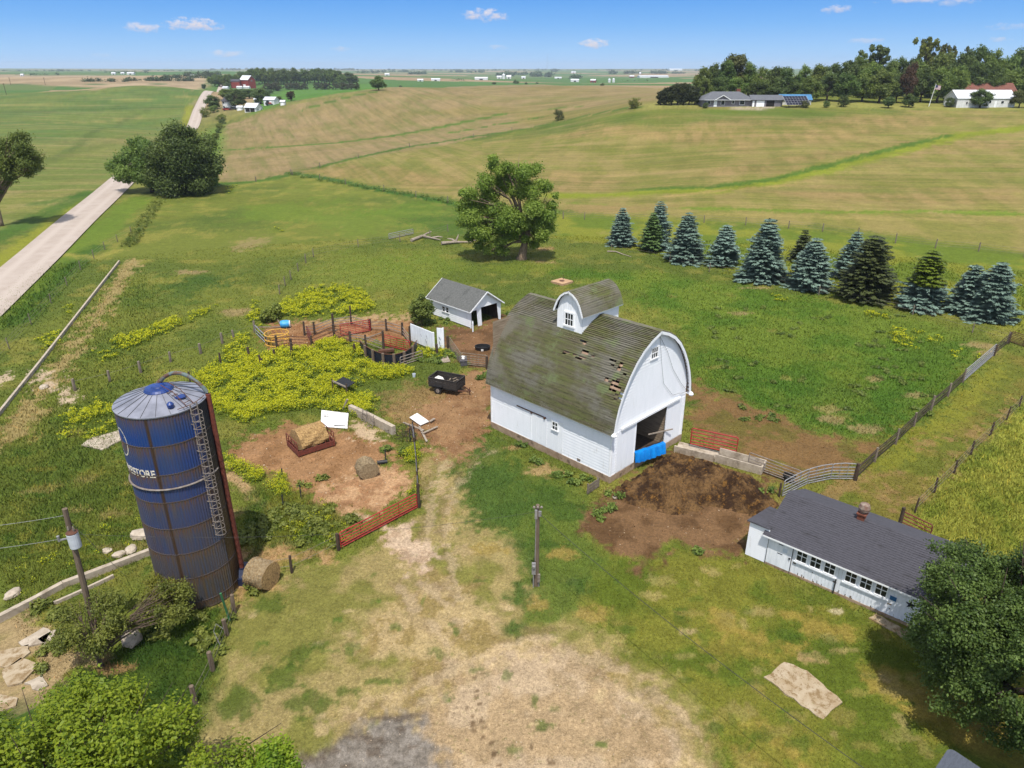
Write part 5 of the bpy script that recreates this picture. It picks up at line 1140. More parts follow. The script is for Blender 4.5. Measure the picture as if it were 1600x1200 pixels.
# hay feeder with a bale on it
FA, FB_, FC_ = GP((467,715),(523,697),(450,692)); rz = math.atan2((FB_-FA).y, (FB_-FA).x); LX, LY = 2.95, 2.2
hf = thing('hay_feeder', 'red steel hay feeder tray on skids holding a crumbling bale', 'feeder', FA, rz)
m_ = MB()
for a_, b_ in (((0,0),(LX,0)),((LX,0),(LX,LY)),((LX,LY),(0,LY)),((0,LY),(0,0))): m_.bar((*a_,.3), (*b_,.3), .06, .4)
m_.box(.03, LX-.03, .03, LY-.03, .12, .18); part('tray', m_, M['red_rust'], hf)
for x0 in (0, LX):
    m_ = MB(); ps = [(x0,0,.5),(x0,.35,1.25),(x0,LY-.35,1.25),(x0,LY,.5)]
    m_.tube([(x0,0,.1),(x0,.05,1.2)], .04, 6); m_.tube([(x0,LY,.1),(x0,LY-.05,1.2)], .04, 6); m_.tube([(x0,.05,1.2),(x0,LY-.05,1.2)], .04, 6); m_.tube([(x0,.03,.8),(x0,LY-.03,.8)], .03, 6)
    for k in range(1, 7): y_ = LY*k/7; m_.tube([(x0,y_,.5),(x0,y_+(.15 if k % 2 else -.15),1.2)], .025, 5)
    part('end_rack', m_, M['red_rust'], hf)
for y0_ in (0, LY):
    m_ = MB()
    for k in range(1, 8): m_.tube([(LX*k/8,y0_,.45),(LX*k/8+.1,y0_+(.25 if y0_ == 0 else -.25),.95)], .022, 5)
    part('side_slats', m_, M['red_rust'], hf)
for x0, y0_ in ((.05,.05),(LX-.05,.05),(.05,LY-.05),(LX-.05,LY-.05)): m_ = MB(); m_.box(x0-.06,x0+.06,y0_-.06,y0_+.06,-.05,.3); part('leg', m_, M['red_rust'], hf)
def bale(label, loc, rz, r, L, mt, end='hay', lump=.06, seed=1, slump=0):
    rs_ = np.random.default_rng(seed); n, k = 28, 12; m_ = MB(); o_ = thing('hay_bale', label, 'hay bale', loc, rz)
    def pt(t, x): 
        rr_ = r*(1+lump*(math.sin(3*t+seed)+math.sin(7*t+x*4))*.4+rs_.normal()*.012); z = r*.95+rr_*math.sin(t); y = rr_*math.cos(t)*(1+slump*(1-z/(2*r))); return (x, y, max(z, 0)*(1-slump*.25))
    V_ = [[pt(2*math.pi*i/n, -L/2+L*j/k) for i in range(n)] for j in range(k+1)]
    for j in range(k):
        for i in range(n): m_.quad(V_[j][i], V_[j][(i+1) % n], V_[j+1][(i+1) % n], V_[j+1][i])
    part('wrapped_side', m_, M[mt], o_, smooth=False)
    for j, s_ in ((0, -1), (k, 1)):
        e_ = MB(); cc = (V_[j][0][0]+s_*.03, 0, r*.95)
        for q_ in range(3):
            for i in range(n):
                A0 = Vector(cc).lerp(Vector(V_[j][i]), q_/3); A1 = Vector(cc).lerp(Vector(V_[j][(i+1) % n]), q_/3); B0 = Vector(cc).lerp(Vector(V_[j][i]), (q_+1)/3); B1 = Vector(cc).lerp(Vector(V_[j][(i+1) % n]), (q_+1)/3)
                e_.quad(A0, B0, B1, A1)
        part('end_face', e_, M[end], o_)
    fz = rs_.normal(size=(900, 3)); t_ = rs_.uniform(0, 2*math.pi, 900); x_ = rs_.uniform(-L/2, L/2, 900); V2 = []; Q2 = []
    for i in range(900):   # loose stems standing off the surface
        p_ = Vector(pt(t_[i], x_[i])); d_ = (Vector((0,math.cos(t_[i]),math.sin(t_[i])))*.6+Vector(fz[i])*.6).normalized()*.13; s_ = Vector(fz[i]).cross(d_).normalized()*.012
        b0 = len(V2); V2 += [p_-s_, p_+s_, p_+d_]; Q2.append((b0,b0+1,b0+2))
    part('loose_stems', npmesh('loose_stems', np.array([tuple(v_) for v_ in V2]), np.array(Q2), M[end]), None, o_) 
    return o_
bale('broken tan hay bale slumped inside the red hay feeder', hf.location+Matrix.Rotation(rz, 3, 'Z') @ Vector((1.4,1.1,.25)), rz+R(4), .86, 2.25, 'hay', lump=.14, seed=3, slump=.35)
q = GP((574,742))[0]; bale('grey weathered round bale on the wood chip heap', q, R(118), .66, 1.2, 'hay_grey', 'hay_grey', lump=.08, seed=4, slump=.15)
q = GP((412,913))[0]; bale('round bale with a pale grey top beside the silo', q, R(-22), .80, 1.3, 'hay_grey', 'hay', seed=5)
m_ = MB(); m_.tube([(-.35,0,.14),(.4,.05,.14)], .16, 10); solo('black_pipe', m_, M['black'], 'short black plastic pipe lying beside the grey bale', 'pipe', G(597,725), R(10))
for i, (x, y, h_) in enumerate(((471,780,1.25),(443,792,1.0),(641,690,1.2),(603,722,1.1),(442,748,.9))):
    m_ = MB(); m_.tube([(0,0,-.2),(.03,0,h_)], .03, 5); m_.bar((-.02,.03,-.05), (-.02,.03,h_*.9), .015, .05)
    solo('steel_fence_post', m_, M['stain'], ('dark steel post at the near edge of the feeding ground', 'small steel post in the weeds near the bare kerb path', 'steel post beside the dead brush heap', 'thin steel post behind the black pipe', 'thin steel post in the yellow weeds by the feeding ground')[i], 'post', G(x, y))
# manure heap
n = 110; gx, gy = np.meshgrid(np.linspace(-7, 7, n), np.linspace(-6.5, 6.5, n), indexing='ij'); hc_ = G(1085,775)
wx, wy = gx+hc_.x, gy+hc_.y
P = Gs([(958,772),(1000,745),(1040,716),(1062,712),(1110,728),(1180,752),(1208,790),(1196,812),(1160,800),(1110,785),(1072,800),(1050,800),(985,785)])[:,:2]
d = np.full(wx.shape, 1e9); ins = np.zeros(wx.shape, bool)
for i in range(len(P)):
    a, b = P[i], P[(i+1) % len(P)]; e = b-a; t = np.clip(((wx-a[0])*e[0]+(wy-a[1])*e[1])/(e@e), 0, 1); d = np.minimum(d, np.hypot(wx-a[0]-t*e[0], wy-a[1]-t*e[1])); cr = (a[1] > wy) != (b[1] > wy)
    ins ^= cr & (wx < (b[0]-a[0])*(wy-a[1])/(b[1]-a[1]+1e-9)+a[0])
d = np.where(ins, d, -d); z = np.clip(d*.4+.12, -.1, .9)*(.5+1.0*fbm(wx*.9, wy*.9, 90, 3))+.6*(fbm(wx*2.6, wy*3.1, 91, 4)-.5)*(d > -.3)+.34*(np.abs(fbm(wx*4.2, wy*4.2, 94, 3)-.5)*-2+.3)*(d > -.2)+.3*(fbm(wx*8, wy*9, 92, 2)-.5)*(d > -.3); z = np.where(d < -.35, -.15, z)
idx = np.arange(n*n).reshape(n, n); Q_ = np.stack([idx[:-1,:-1], idx[1:,:-1], idx[1:,1:], idx[:-1,1:]], -1).reshape(-1, 4); keep = (d.ravel()[Q_] > -.5).any(1)
mm, nt, b = new_mat('straw_and_manure'); b.inputs['Roughness'].default_value = .95; b.inputs['Specular IOR Level'].default_value = .15
o = mix(nt, ramp(nt, noise(nt, .75, 5, .7), .42, .58), C(146,112,72), C(70,50,34)); o = mix(nt, ramp(nt, noise(nt, 1.6, 5, .7), .56, .66), o, C(160,116,58)); o = mix(nt, ramp(nt, noise(nt, 7, 4, .7), .5, .7), o, C(60,42,28))
nt.links.new(o, b.inputs['Base Color']); bump(nt, b, noise(nt, 9, 5, .7), .12, 1)
solo('manure_heap', npmesh('manure_heap', np.stack([gx, gy, z], -1).reshape(-1, 3), Q_[keep], mm, smooth=False), None, 'lumpy brown heap of straw and manure before the barn door', 'manure', hc_, kind='stuff')
# blue tarpaulin over a gate in the barn doorway
TA, TB = atz(989, 722, .62), atz(1036, 706, .62); td = (TB-TA); TL_ = td.length; n = 30; m_ = MB()
def tp(i, j):  # sheet hung over a bar: front fall, rounded top, back fall
    u = i/n; s_ = (j-7)/7; fold = .05*math.sin(i*1.25)+.035*math.sin(i*2.9+1)+.02*math.sin(i*.6)
    y = (-.16-.14*min(1, abs(s_)) if s_ < -.15 else (.16+.1*s_ if s_ > .15 else s_*1.1)); z = .86-max(0, abs(s_)-.12)*.92-.035*math.sin(u*9)**2-.05*u*(1-u)*4
    return (TL_*u*(1+.0*s_), y+fold*min(1, abs(s_)*1.4), max(z, -.05+.03*math.sin(i*.9)))
for i in range(n):
    for j in range(14): m_.quad(tp(i,j), tp(i+1,j), tp(i+1,j+1), tp(i,j+1))
solo('blue_tarpaulin', m_, M['blue_tarp'], 'bright blue tarpaulin draped over a gate in the barn doorway', 'tarpaulin', TA, math.atan2(td.y, td.x), smooth=True)
m_ = MB(); m_.bar((5.0,.35,1.9), (7.3,-.3,1.75), .06, .09); solo('wooden_bar', m_, M['wood_pale'], 'pale wooden bar across the barn doorway above the tarpaulin', 'bar', BA, R(45))
m_ = MB(); m_.bar((0,0,.1), (.0,.0,.9), .08, .08); m_.bar((1.15,0,.1), (1.15,0,.9), .08, .08)
for z in (.2,.45,.7): m_.bar((-.05,-.05,z), (1.3,-.05,z), .03, .2)
solo('pallet_panel', m_, M['wood_grey'], 'grey slatted panel propped at the near corner of the barn', 'panel', G(918,773), R(48))
m_ = MB(); m_.bar((0,0,.05), (1.3,.5,.12), .3, .05); solo('plank', m_, M['wood_pale'], 'pale plank lying at the edge of the manure by the barn corner', 'plank', G(958,779))
# trailer
TRa = G(672,612); ta = R(-24)
trl = thing('dump_trailer', 'black two wheeled box trailer with wooden sides parked on the dirt', 'trailer', TRa, ta)
TL, TW, TZ = 2.75, 1.65, .62
m_ = MB(); m_.box(-.1, TL, 0, TW, TZ-.1, TZ); m_.bar((TL,TW*.5,TZ-.1), (TL+.1,TW*.5,TZ-.3), .1, .1); part('bed', m_, M['black'], trl)
for nm, b_ in (('side_board', ((-.1,0,TZ),(TL,0,TZ))), ('side_board', ((-.1,TW,TZ),(TL,TW,TZ))), ('end_board', ((-.1,0,TZ),(-.1,TW,TZ))), ('end_board', ((TL,0,TZ),(TL,TW,TZ)))):
    m_ = MB(); a_, c_ = Vector(b_[0]), Vector(b_[1])
    for k in range(3): m_.bar(a_+Vector((0,0,.13+.25*k)), c_+Vector((0,0,.13+.25*k)), .04, .225)
    for f_ in (.02, .33, .66, .98): p_ = a_.lerp(c_, f_); m_.bar(p_+Vector((0,0,-.1)), p_+Vector((0,0,.8)), .07, .07)
    m_.bar(a_+Vector((0,0,.8)), c_+Vector((0,0,.8)), .09, .05); part(nm, m_, mat('tarred_boards', C(74,66,60), C(48,44,42), 4, .8), trl)
for y_ in (-.16, TW+.16):
    m_ = MB(); 
    for r0, w0, w1 in ((.36,-.1,.1),): m_.tube([(.95,y_-.1,.36),(.95,y_+.1,.36)], .36, 16)
    wh = part('wheel', m_, M['black'], trl); m_ = MB(); m_.tube([(.95,y_-.115,.36),(.95,y_+.115,.36)], .19, 12); part('rim', m_, M['galv_old'], wh)
    m_ = MB(); m_.box(.5, 1.4, y_-.14, y_+.14, .76, .8); part('fender', m_, M['black'], trl)
m_ = MB(); m_.bar((TL,.25,TZ-.15), (TL+1.0,TW*.5,.42), .08, .1); m_.bar((TL,TW-.25,TZ-.15), (TL+1.0,TW*.5,.42), .08, .1); m_.bar((TL+.9,TW*.5,.0), (TL+.9,TW*.5,.75), .07, .07); part('drawbar', m_, M['rust'], trl)
m_ = MB(); rs_ = random.Random(3)
for k in range(14): x_, y_ = rs_.uniform(.9,2.3), rs_.uniform(.3,1.3); m_.bar((x_,y_,TZ+.1+.03*k), (x_+rs_.uniform(-.6,.6),y_+rs_.uniform(-.4,.4),TZ+.15+.03*k), .12, .05)
solo('scrap_wood', m_, M['wood_grey'], 'loose scrap wood lying in the box trailer', 'wood', TRa, ta, kind='stuff')
m_ = MB(); m_.lathe([(.42,0),(.5,.2),(.4,.42),(.2,.5),(0,.52)], 9, (.5,.85,TZ+.12)); m_.v = [(x+.08*math.sin(9*y), y+.07*math.sin(7*x), z) for x, y, z in m_.v]; solo('white_sack', m_, M['white_plastic'], 'crumpled white sack in the rear of the box trailer', 'sack', TRa, ta)
m_ = MB(); m_.lathe([(.14,0),(.17,.34),(.15,.34),(.13,.04),(0,.04)], 14); solo('bucket', m_, mat('pale_bucket', C(206,214,224,.85), C(190,198,210,.85), 3, .5), 'pale plastic bucket standing in the grass behind the trailer', 'bucket', G(647,589))
m_ = MB(); m_.lathe([(.75,0),(.82,.3),(.82,.42),(.75,.42),(.7,.12),(0,.12)], 20); o_ = solo('water_tank', m_, M['black'], 'round black water tank on the mud before the open shed', 'tank', G(754,546)); o_.scale = (1,.75,1); m_ = MB(); m_.box(-.12,.12,-.84,-.80,.05,.25); part('white_label', m_, M['white_plastic'], o_)
wt = thing('stock_waterer', 'grey box waterer with two white float balls behind the pipe gate', 'waterer', G(724,568), R(98)); m_ = MB(); m_.box(-.7,.7,-.32,.32,0,.5); m_.box(-.74,.74,-.36,.36,.5,.56); part('tank', m_, mat('grey_waterer', C(120,116,122), C(92,90,96), 3, .5), wt)
for x_ in (-.35, .05): m_ = MB(); m_.lathe([(0,-.0),(.17,.05),(.2,.16),(.14,.27),(0,.3)], 12, (x_,0,.55)); part('float_ball', m_, M['white_plastic'], wt, smooth=True)
q = GP((703,545),(720,570),(762,575)); tube_gate('weathered pipe gate beside the waterer, short leg of the shed pen', q[0], q[1], 1.15, 6, 'wood_grey', stays=0, r=.035); tube_gate('weathered pipe gate between the waterer and the barn', q[1], q[2], 1.15, 6, 'wood_grey', stays=2, r=.035)
for x, y, lb in ((700,544,'dark post at the shed end of the weathered pipe gates'),(761,577,'dark post between the weathered pipe gate and the barn'),(683,557,'stout dark post in the weeds by the white panels')): solo('fence_post', post_mb(1.35, .14), M['wood_dark'], lb, 'post', G(x, y))
# white panels
P0, P1, P2 = GP((643,533),(678,548),(693,546))
for a_, b_, h_, lb in ((P0, P1, 2.0, 'tall white panel with scratches facing the corral'), (P1+Vector((.35,.5,0)), P2, 2.35, 'taller white panel set at an angle behind the scratched one')):
    d_ = b_-a_; m_ = MB(); m_.box(0, d_.length, -.04, .04, .1, h_); o_ = thing('white_partition', lb, 'panel', a_, math.atan2(d_.y, d_.x)); part('sheet', m_, M['white_old'], o_)
    m_ = MB(); m_.box(d_.length-.06, d_.length+.1, -.07, .07, 0, h_+.05); part('edge_post', m_, M['white'], o_)
    m_ = MB(); rs_ = random.Random(6)
    for k in range(5): x_, z_ = rs_.uniform(.4, d_.length-.5), rs_.uniform(.5, 1.6); m_.bar((x_,-.05,z_), (x_+.1,-.05,z_-rs_.uniform(.2,.5)), .012, .03)
    part('scratch', m_, M['stain'], o_)
# corral
def rail_fence(label, px, h, zs, mt, pm='wood_dark', r=.13, hs=None, rail=(.06,.06), name='corral_fence'): return fence(name, label, GP(*px), h, pm, zs, mt, r=r, rail=rail, heights=hs)
rail_fence('back rail of the corral with one very tall post', [(476,524),(492,523),(521,512),(549,508),(579,517)], 1.4, (.35,.7,1.05), 'galv_old', hs=[1.6,1.5,1.7,2.3,1.4])
rail_fence('corral rail between the red gate and the scratched white panel', [(579,517),(604,517),(629,524),(641,540)], 1.35, (.35,.7,1.05), 'galv_old', hs=[1.4,1.4,1.5,2.2])
rail_fence('front rail of the corral above the yellow weeds', [(416,538),(433,543),(455,540),(487,541),(523,527),(548,536)], 1.3, (.35,.7,1.05), 'rust', hs=[.9,1.35,.8,1.2,1.5,1.3])
rail_fence('inner rail of the corral before the dark curved wall', [(548,536),(572,541),(600,551)], 1.3, (.4,.8,1.1), 'galv_old', hs=[1.2,1.3,2.4])
for x, y, h_, lb in ((428,559,.9,'short post in the yellow weeds below the ring feeder'),(456,557,1.5,'leaning post in the weeds below the corral front'),(553,551,.95,'short pale post at the left end of the dark curved wall'),(408,572,.8,'small post lost in the weeds left of the corral')): solo('fence_post', post_mb(h_, .14, lean=(.1,0)), M['wood_dark'], lb, 'post', G(x, y))
q = GP((533,526),(579,518)); tube_gate('red tube gate standing inside the corral', q[0], q[1], 1.25, 7, 'red', stays=3)
q = GP((601,541),(641,551)); tube_gate('red panel behind the dark curved wall', q[0], q[1], 1.15, 6, 'red', stays=3)
q = GP((481,527),(488,540)); tube_gate('narrow rusty gate in the middle of the corral', q[0], q[1], 1.2, 6, 'red_rust', stays=1)
q = GP((400,522),(418,540)); tube_gate('pale pipe rail at the left end of the corral', q[0], q[1], .9, 3, 'galv', stays=1, r=.05)
arc = [Vector(p) for p in Gs([(563,548),(572,557),(584,564),(600,570),(617,571),(633,567),(646,558),(652,548)])]; o = arc[0]
cw = thing('curved_wall', 'dark blue rubber curved wall of the cattle sweep with posts outside', 'wall', o)
m_ = MB(); rim = MB(); fine = []
for a, b in zip(arc[:-1], arc[1:]): fine += [a.lerp(b, k/3)-o for k in range(3)]
fine.append(arc[-1]-o)
for a, b in zip(fine[:-1], fine[1:]):
    nn_ = Vector((-(b-a).y, (b-a).x, 0)).normalized()*.05; m_.prism([a, b, b+nn_, a+nn_], (0,0,1.15))
part('sheet', m_, mat('dark_blue_belting', C(34,40,60,.6), C(26,30,46,.6), 3, .5), cw); rim.tube([p+Vector((0,0,1.16)) for p in fine], .05, 6); part('rim', rim, M['rust'], cw)
for i in (1, 2, 3, 4, 5, 6): part('post', post_mb(1.3, .15), M['pole'], cw, loc=arc[i]-o+Vector((0,-.2,0)))
m_ = MB(); m_.box(-.8,.8,-.25,.25,.25,.5); m_.box(-.7,-.6,-.2,.2,0,.25); m_.box(.6,.7,-.2,.2,0,.25); solo('feed_trough', m_, M['rust'], 'rusty feed trough inside the dark curved wall', 'trough', G(604,553), R(20))
q = GP((626,573),(660,562)); tube_gate('grey pipe rails leaning out from the dark curved wall', q[0], q[1], .85, 4, 'galv_old', stays=1, r=.04)
rf_ = thing('ring_feeder', 'round yellow hay ring feeder in the corral', 'feeder', G(434,536)); 
for z, nm in ((.08,'bottom_ring'),(.6,'middle_ring'),(1.15,'top_ring')): m_ = MB(); m_.tube([(1.25*math.cos(t), 1.25*math.sin(t), z) for t in np.linspace(0, 2*math.pi, 33)], .05, 6); part(nm, m_, M['yellow'], rf_)
m_ = MB()
for k in range(14): t = 2*math.pi*k/14; m_.tube([(1.25*math.cos(t),1.25*math.sin(t),.6),(1.25*math.cos(t+.2),1.25*math.sin(t+.2),1.15)], .03, 5); m_.tube([(1.25*math.cos(t),1.25*math.sin(t),.08),(1.25*math.cos(t),1.25*math.sin(t),.6)], .03, 5)
part('bars', m_, M['yellow'], rf_)
m_ = MB(); m_.lathe([(0,-.5),(.38,-.48),(.44,-.2),(.44,.2),(.38,.48),(0,.5)], 16); m_.v = [(z, y, x+.45) for x, y, z in m_.v]; o_ = solo('plastic_barrel', m_, M['sky_blue'], 'light blue plastic barrel lying by the corral', 'barrel', G(446,512), R(10)); m_ = MB(); m_.lathe([(0,0),(.4,0),(.4,.08),(0,.08)], 14); m_.v = [(z+.5, y, x+.45) for x, y, z in m_.v]; part('lid', m_, M['white_plastic'], o_)
for p0, p1, lb in (((428,492),(438,508),'weathered plank leaning behind the blue barrel'),((400,515),(440,512),'grey plank lying across the corner of the corral'),((513,520),(527,517),'dark plank lying by the tall corral post'),((596,524),(566,532),'pale thin rail lying across the corral')):
    a_, b_ = GP(p0, p1); m_ = MB(); m_.bar(Vector((0,0,.3)), b_-a_+Vector((0,0,.1)), .14, .08); solo('plank', m_, M['wood_grey'], lb, 'plank', a_)
bp = thing('rubber_panel', 'black rubber sheet hung between two posts in the yellow weeds', 'panel', G(521,613)); e_ = G(543,621)-bp.location
part('post', post_mb(1.35, .07), M['wood_dark'], bp); part('post', post_mb(1.35, .07), M['wood_dark'], bp, loc=e_); m_ = MB(); m_.bar(Vector((0,0,1.15)), e_+Vector((0,0,1.0)), .06, .14); part('rail', m_, M['wood_pale'], bp); m_ = MB(); m_.prism([Vector((.1,.1,.9)), e_+Vector((-.1,.1,.85)), e_+Vector((.5,1.2,.95)), Vector((.7,1.3,1.0))], (0,0,-.05)); m_.bar(Vector((.7,1.3,-.1)), Vector((.7,1.3,.95)), .08, .08); part('sheet', m_, M['black'], bp)
# well cap, logs, dead wood
wc = thing('well_cap', 'square tan concrete well cap in the pasture beyond the barn', 'well cap', G(878,442), R(45)); m_ = MB(); m_.box(-1.1,1.1,-1.1,1.1,-.1,.28); part('slab', m_, mat('tan_concrete', C(206,168,130,.7), C(184,146,110,.7), 2, .9), wc); m_ = MB(); m_.lathe([(.36,.28),(.36,.33),(0,.34)], 16); part('lid', m_, M['rust'], wc); m_ = MB(); m_.tube([(.6,.3,.28),(.6,.3,1.0)], .03, 5); part('pipe', m_, M['rust'], wc)
def log(label, px, r0, r1, br=(), z=.0, name='dead_log', cat='log'):
    P = GP(*px); o_ = P[0]; m_ = MB(); k_ = len(P); m_.tube([p-o_+Vector((0,0,r0+z*math.sin(i*2))) for i, p in enumerate(P)], [r0+(r1-r0)*i/(k_-1) for i in range(k_)], 7)
    for a_, d_ in br: m_.tube([P[a_]-o_+Vector((0,0,r0)), P[a_]-o_+Vector(d_)*.5+Vector((.1,0,r0)), P[a_]-o_+Vector(d_)], [r0*.7, r0*.5, r0*.25], 6)
    return solo(name, m_, M['wood_pale'], label, cat, o_)
log('long bleached log lying in the pasture, left of two', [(643,378),(660,372),(676,374),(688,377)], .28, .1, [(1,(1.5,1.2,.9)),(2,(1.8,-.6,.5))], .1); log('bleached log with an upright stub near the big tree', [(690,383),(712,381),(735,381)], .3, .12, [(1,(.5,.3,1.5)),(1,(-1.4,.5,.8)),(2,(1.0,.4,.5))])
log('thin pale branch lying in the grass before the first spruce', [(949,394),(962,395),(974,398),(986,402)], .12, .05, (), .1, 'dead_branch', 'branch')
q = GP((608,374),(646,366)); tube_gate('pale old hay rack lying in the long grass of the pasture', q[0], q[1], .8, 4, 'galv', stays=2, r=.05)
# utility poles and lines
P1_ = G(838,915)
up = thing('utility_pole', 'short wooden meter pole in the grass before the barn', 'utility pole', P1_); PH = 5.45
m_ = MB(); m_.tube([(0,0,-.5),(0,0,PH)], [.15,.11], 10); part('pole', m_, M['pole'], up)
m_ = MB(); m_.box(-.16,-.02,-.24,-.12,PH-.75,PH-.2); m_.tube([(-.09,-.2,PH-.75),(-.1,-.18,1.9)], .025, 6); m_.box(.04,.2,-.22,-.1,PH-.6,PH-.3); part('insulator_head', m_, M['galv'], up)
for k in range(3): m_ = MB(); m_.lathe([(.05,0),(.08,.06),(.05,.12),(0,.13)], 8, (-.2+.2*k,-.16,PH-.1)); part('insulator', m_, M['galv_old'], up)
m_ = MB(); m_.box(-.28,-.06,-.28,-.13,1.0,1.75); m_.lathe([(.09,0),(.09,.12),(0,.14)], 12, (-.17,-.3,1.5)); part('meter_box', m_, M['galv'], up); m_ = MB(); m_.tube([(-.18,-.2,1.0),(-.18,-.2,-.1)], .035, 6); m_.tube([(.14,-.12,.5),(.14,-.12,-.1)], .03, 6); part('conduit', m_, M['galv'], up); m_ = MB(); m_.box(.05,.2,-.22,-.12,.4,.95); part('switch_box', m_, M['galv_old'], up)
P2_ = G(152,1000); up2 = thing('utility_pole', 'tall leaning pole with a grey transformer can left of the silo', 'utility pole', P2_); P2H = 8.05
tp2 = atz(101, 795, P2H)-P2_; tp2.z = P2H
m_ = MB(); m_.tube([(0,0,-.5), tp2], [.17,.12], 10); part('pole', m_, M['pole'], up2)
m_ = MB(); c_ = tp2*.80; o_ = Vector((.24,-.22,0)); m_.lathe([(0,-.42),(.24,-.42),(.26,-.38),(.26,.38),(.24,.42),(.1,.5),(0,.5)], 18, c_+o_); tr_ = part('transformer', m_, mat('transformer_grey', C(206,210,218,.8), C(186,190,198,.8), 3, .4), up2); m_ = MB(); m_.lathe([(.25,.40),(.27,.44),(.1,.52),(0,.53)], 18, c_+o_); part('lid', m_, M['rust'], tr_)
for dx_ in (-.12, .12): m_ = MB(); m_.lathe([(.04,.5),(.06,.6),(.03,.75),(0,.76)], 8, c_+o_+Vector((dx_,0,0))); part('bushing', m_, M['galv_old'], tr_)
m_ = MB(); c_ = tp2*.8; m_.bar(c_+Vector((-.1,-.1,0)), c_+Vector((-.5,-.2,-.05)), .06, .06); m_.lathe([(.06,0),(.07,.3),(0,.32)], 8, c_+Vector((-.5,-.2,-.1))); part('fuse_cutout', m_, M['galv'], up2)
def span(label, a, b, sag, r, mt='cable', n=24):
    a, b = Vector(a), Vector(b); m_ = MB(); m_.tube([(b-a)*(i/n)-Vector((0,0,sag*4*(i/n)*(1-i/n))) for i in range(n+1)], r, 5); return solo('power_line', m_, M[mt], label, 'cable', a)
t2 = P2_+tp2; m2_ = P2_+tp2*.84
span('service cable sagging from the transformer past the silo to the meter pole', m2_+Vector((.3,-.2,0)), P1_+Vector((-.15,-.15,PH-.35)), .75, .007, 'cable')
span('upper bare wire running left from the leaning pole top', t2*1.0-Vector((0,0,.35)), t2+Vector((-13,-1.6,-.2)), .5, .010, 'cable_pale'); span('lower bare wire running left from the transformer pole', P2_+tp2*.8, P2_+tp2*.8+Vector((-13,-1.4,0)), .5, .010, 'cable_pale')
span('dark service cable from the meter pole towards the bottom right', P1_+Vector((.05,-.1,PH-.45)), atz(1420, 1250, 4.2), .45, .014)
span('slack guy wire from the leaning pole down to the ground', t2-Vector((0,0,.6)), G(196,900), .02, .012, 'cable_pale')
# ================================================================== TREES AND PLANTS
def leaf_mat(name, dark, light, trans=.3, vary=.12):
    m = bpy.data.materials.new(name); m.use_nodes = True; nt = m.node_tree; b = nt.nodes['Principled BSDF']; out = nt.nodes['Material Output']
    a = N(nt, 'ShaderNodeAttribute'); a.attribute_name = 'tint'
    o = mix(nt, a.outputs['Fac'], dark, light)
    oi = nt.nodes.new('ShaderNodeObjectInfo'); hs = nt.nodes.new('ShaderNodeHueSaturation')
    r1 = nt.nodes.new('ShaderNodeMapRange'); r1.inputs[3].default_value = 1-vary; r1.inputs[4].default_value = 1+vary*1.3; nt.links.new(oi.outputs['Random'], r1.inputs[0]); nt.links.new(r1.outputs[0], hs.inputs['Value'])
    r2 = nt.nodes.new('ShaderNodeMapRange'); r2.inputs[3].default_value = .5-vary*.12; r2.inputs[4].default_value = .5+vary*.10; nt.links.new(oi.outputs['Random'], r2.inputs[0]); nt.links.new(r2.outputs[0], hs.inputs['Hue'])
    nt.links.new(o, hs.inputs['Color']); o = hs.outputs[0]
    nt.links.new(o, b.inputs['Base Color']); b.inputs['Roughness'].default_value = .55; b.inputs['Specular IOR Level'].default_value = .3
    t = nt.nodes.new('ShaderNodeBsdfTranslucent'); nt.links.new(o, t.inputs[0]); ms = nt.nodes.new('ShaderNodeMixShader'); ms.inputs[0].default_value = trans
    nt.links.new(b.outputs[0], ms.inputs[1]); nt.links.new(t.outputs[0], ms.inputs[2]); nt.links.new(ms.outputs[0], out.inputs[0]); return m
def unit(a): return a/np.maximum(np.linalg.norm(a, axis=1, keepdims=True), 1e-9)
def leaf_quads(P, Nn, size, g, asp=.6):
    """diamond leaves at P facing roughly Nn"""
    n = len(P); t = unit(np.cross(Nn, g.normal(size=(n, 3)))); b = np.cross(Nn, t); s = (size*g.uniform(.6, 1.35, n))[:,None]
    V = np.stack([P-t*s, P-b*s*asp+t*s*.1, P+t*s+Nn*s*g.uniform(-.25,.25,(n,1)), P+b*s*asp+t*s*.1], 1).reshape(-1, 3)
    return V, np.arange(4*n).reshape(n, 4)
def cloud(clumps, n, size, seed, shell=.45, up=.35, asp=.6, cvar=.5):
    g = np.random.default_rng(seed); c = np.array([k[:3] for k in clumps], float); r = np.array([k[3:6] for k in clumps], float)
    w = (r[:,0]*r[:,1]*r[:,2])**.72; w /= w.sum(); ci = g.choice(len(c), n, p=w)
    d = unit(g.normal(size=(n, 3))); rad = g.uniform(0, 1, n)**shell*(1+.2*g.normal(size=n)); P = c[ci]+d*rad[:,None]*r[ci]
    Nn = unit(d*.7+g.normal(size=(n, 3))*.55+np.array([0, 0, up])); V, Q = leaf_quads(P, Nn, size, g, asp)
    ct = g.uniform(0, 1, len(c)); tint = np.clip(ct[ci]*cvar+g.uniform(0, 1, n)*(1-cvar), 0, 1); return V, Q, np.repeat(tint, 4)
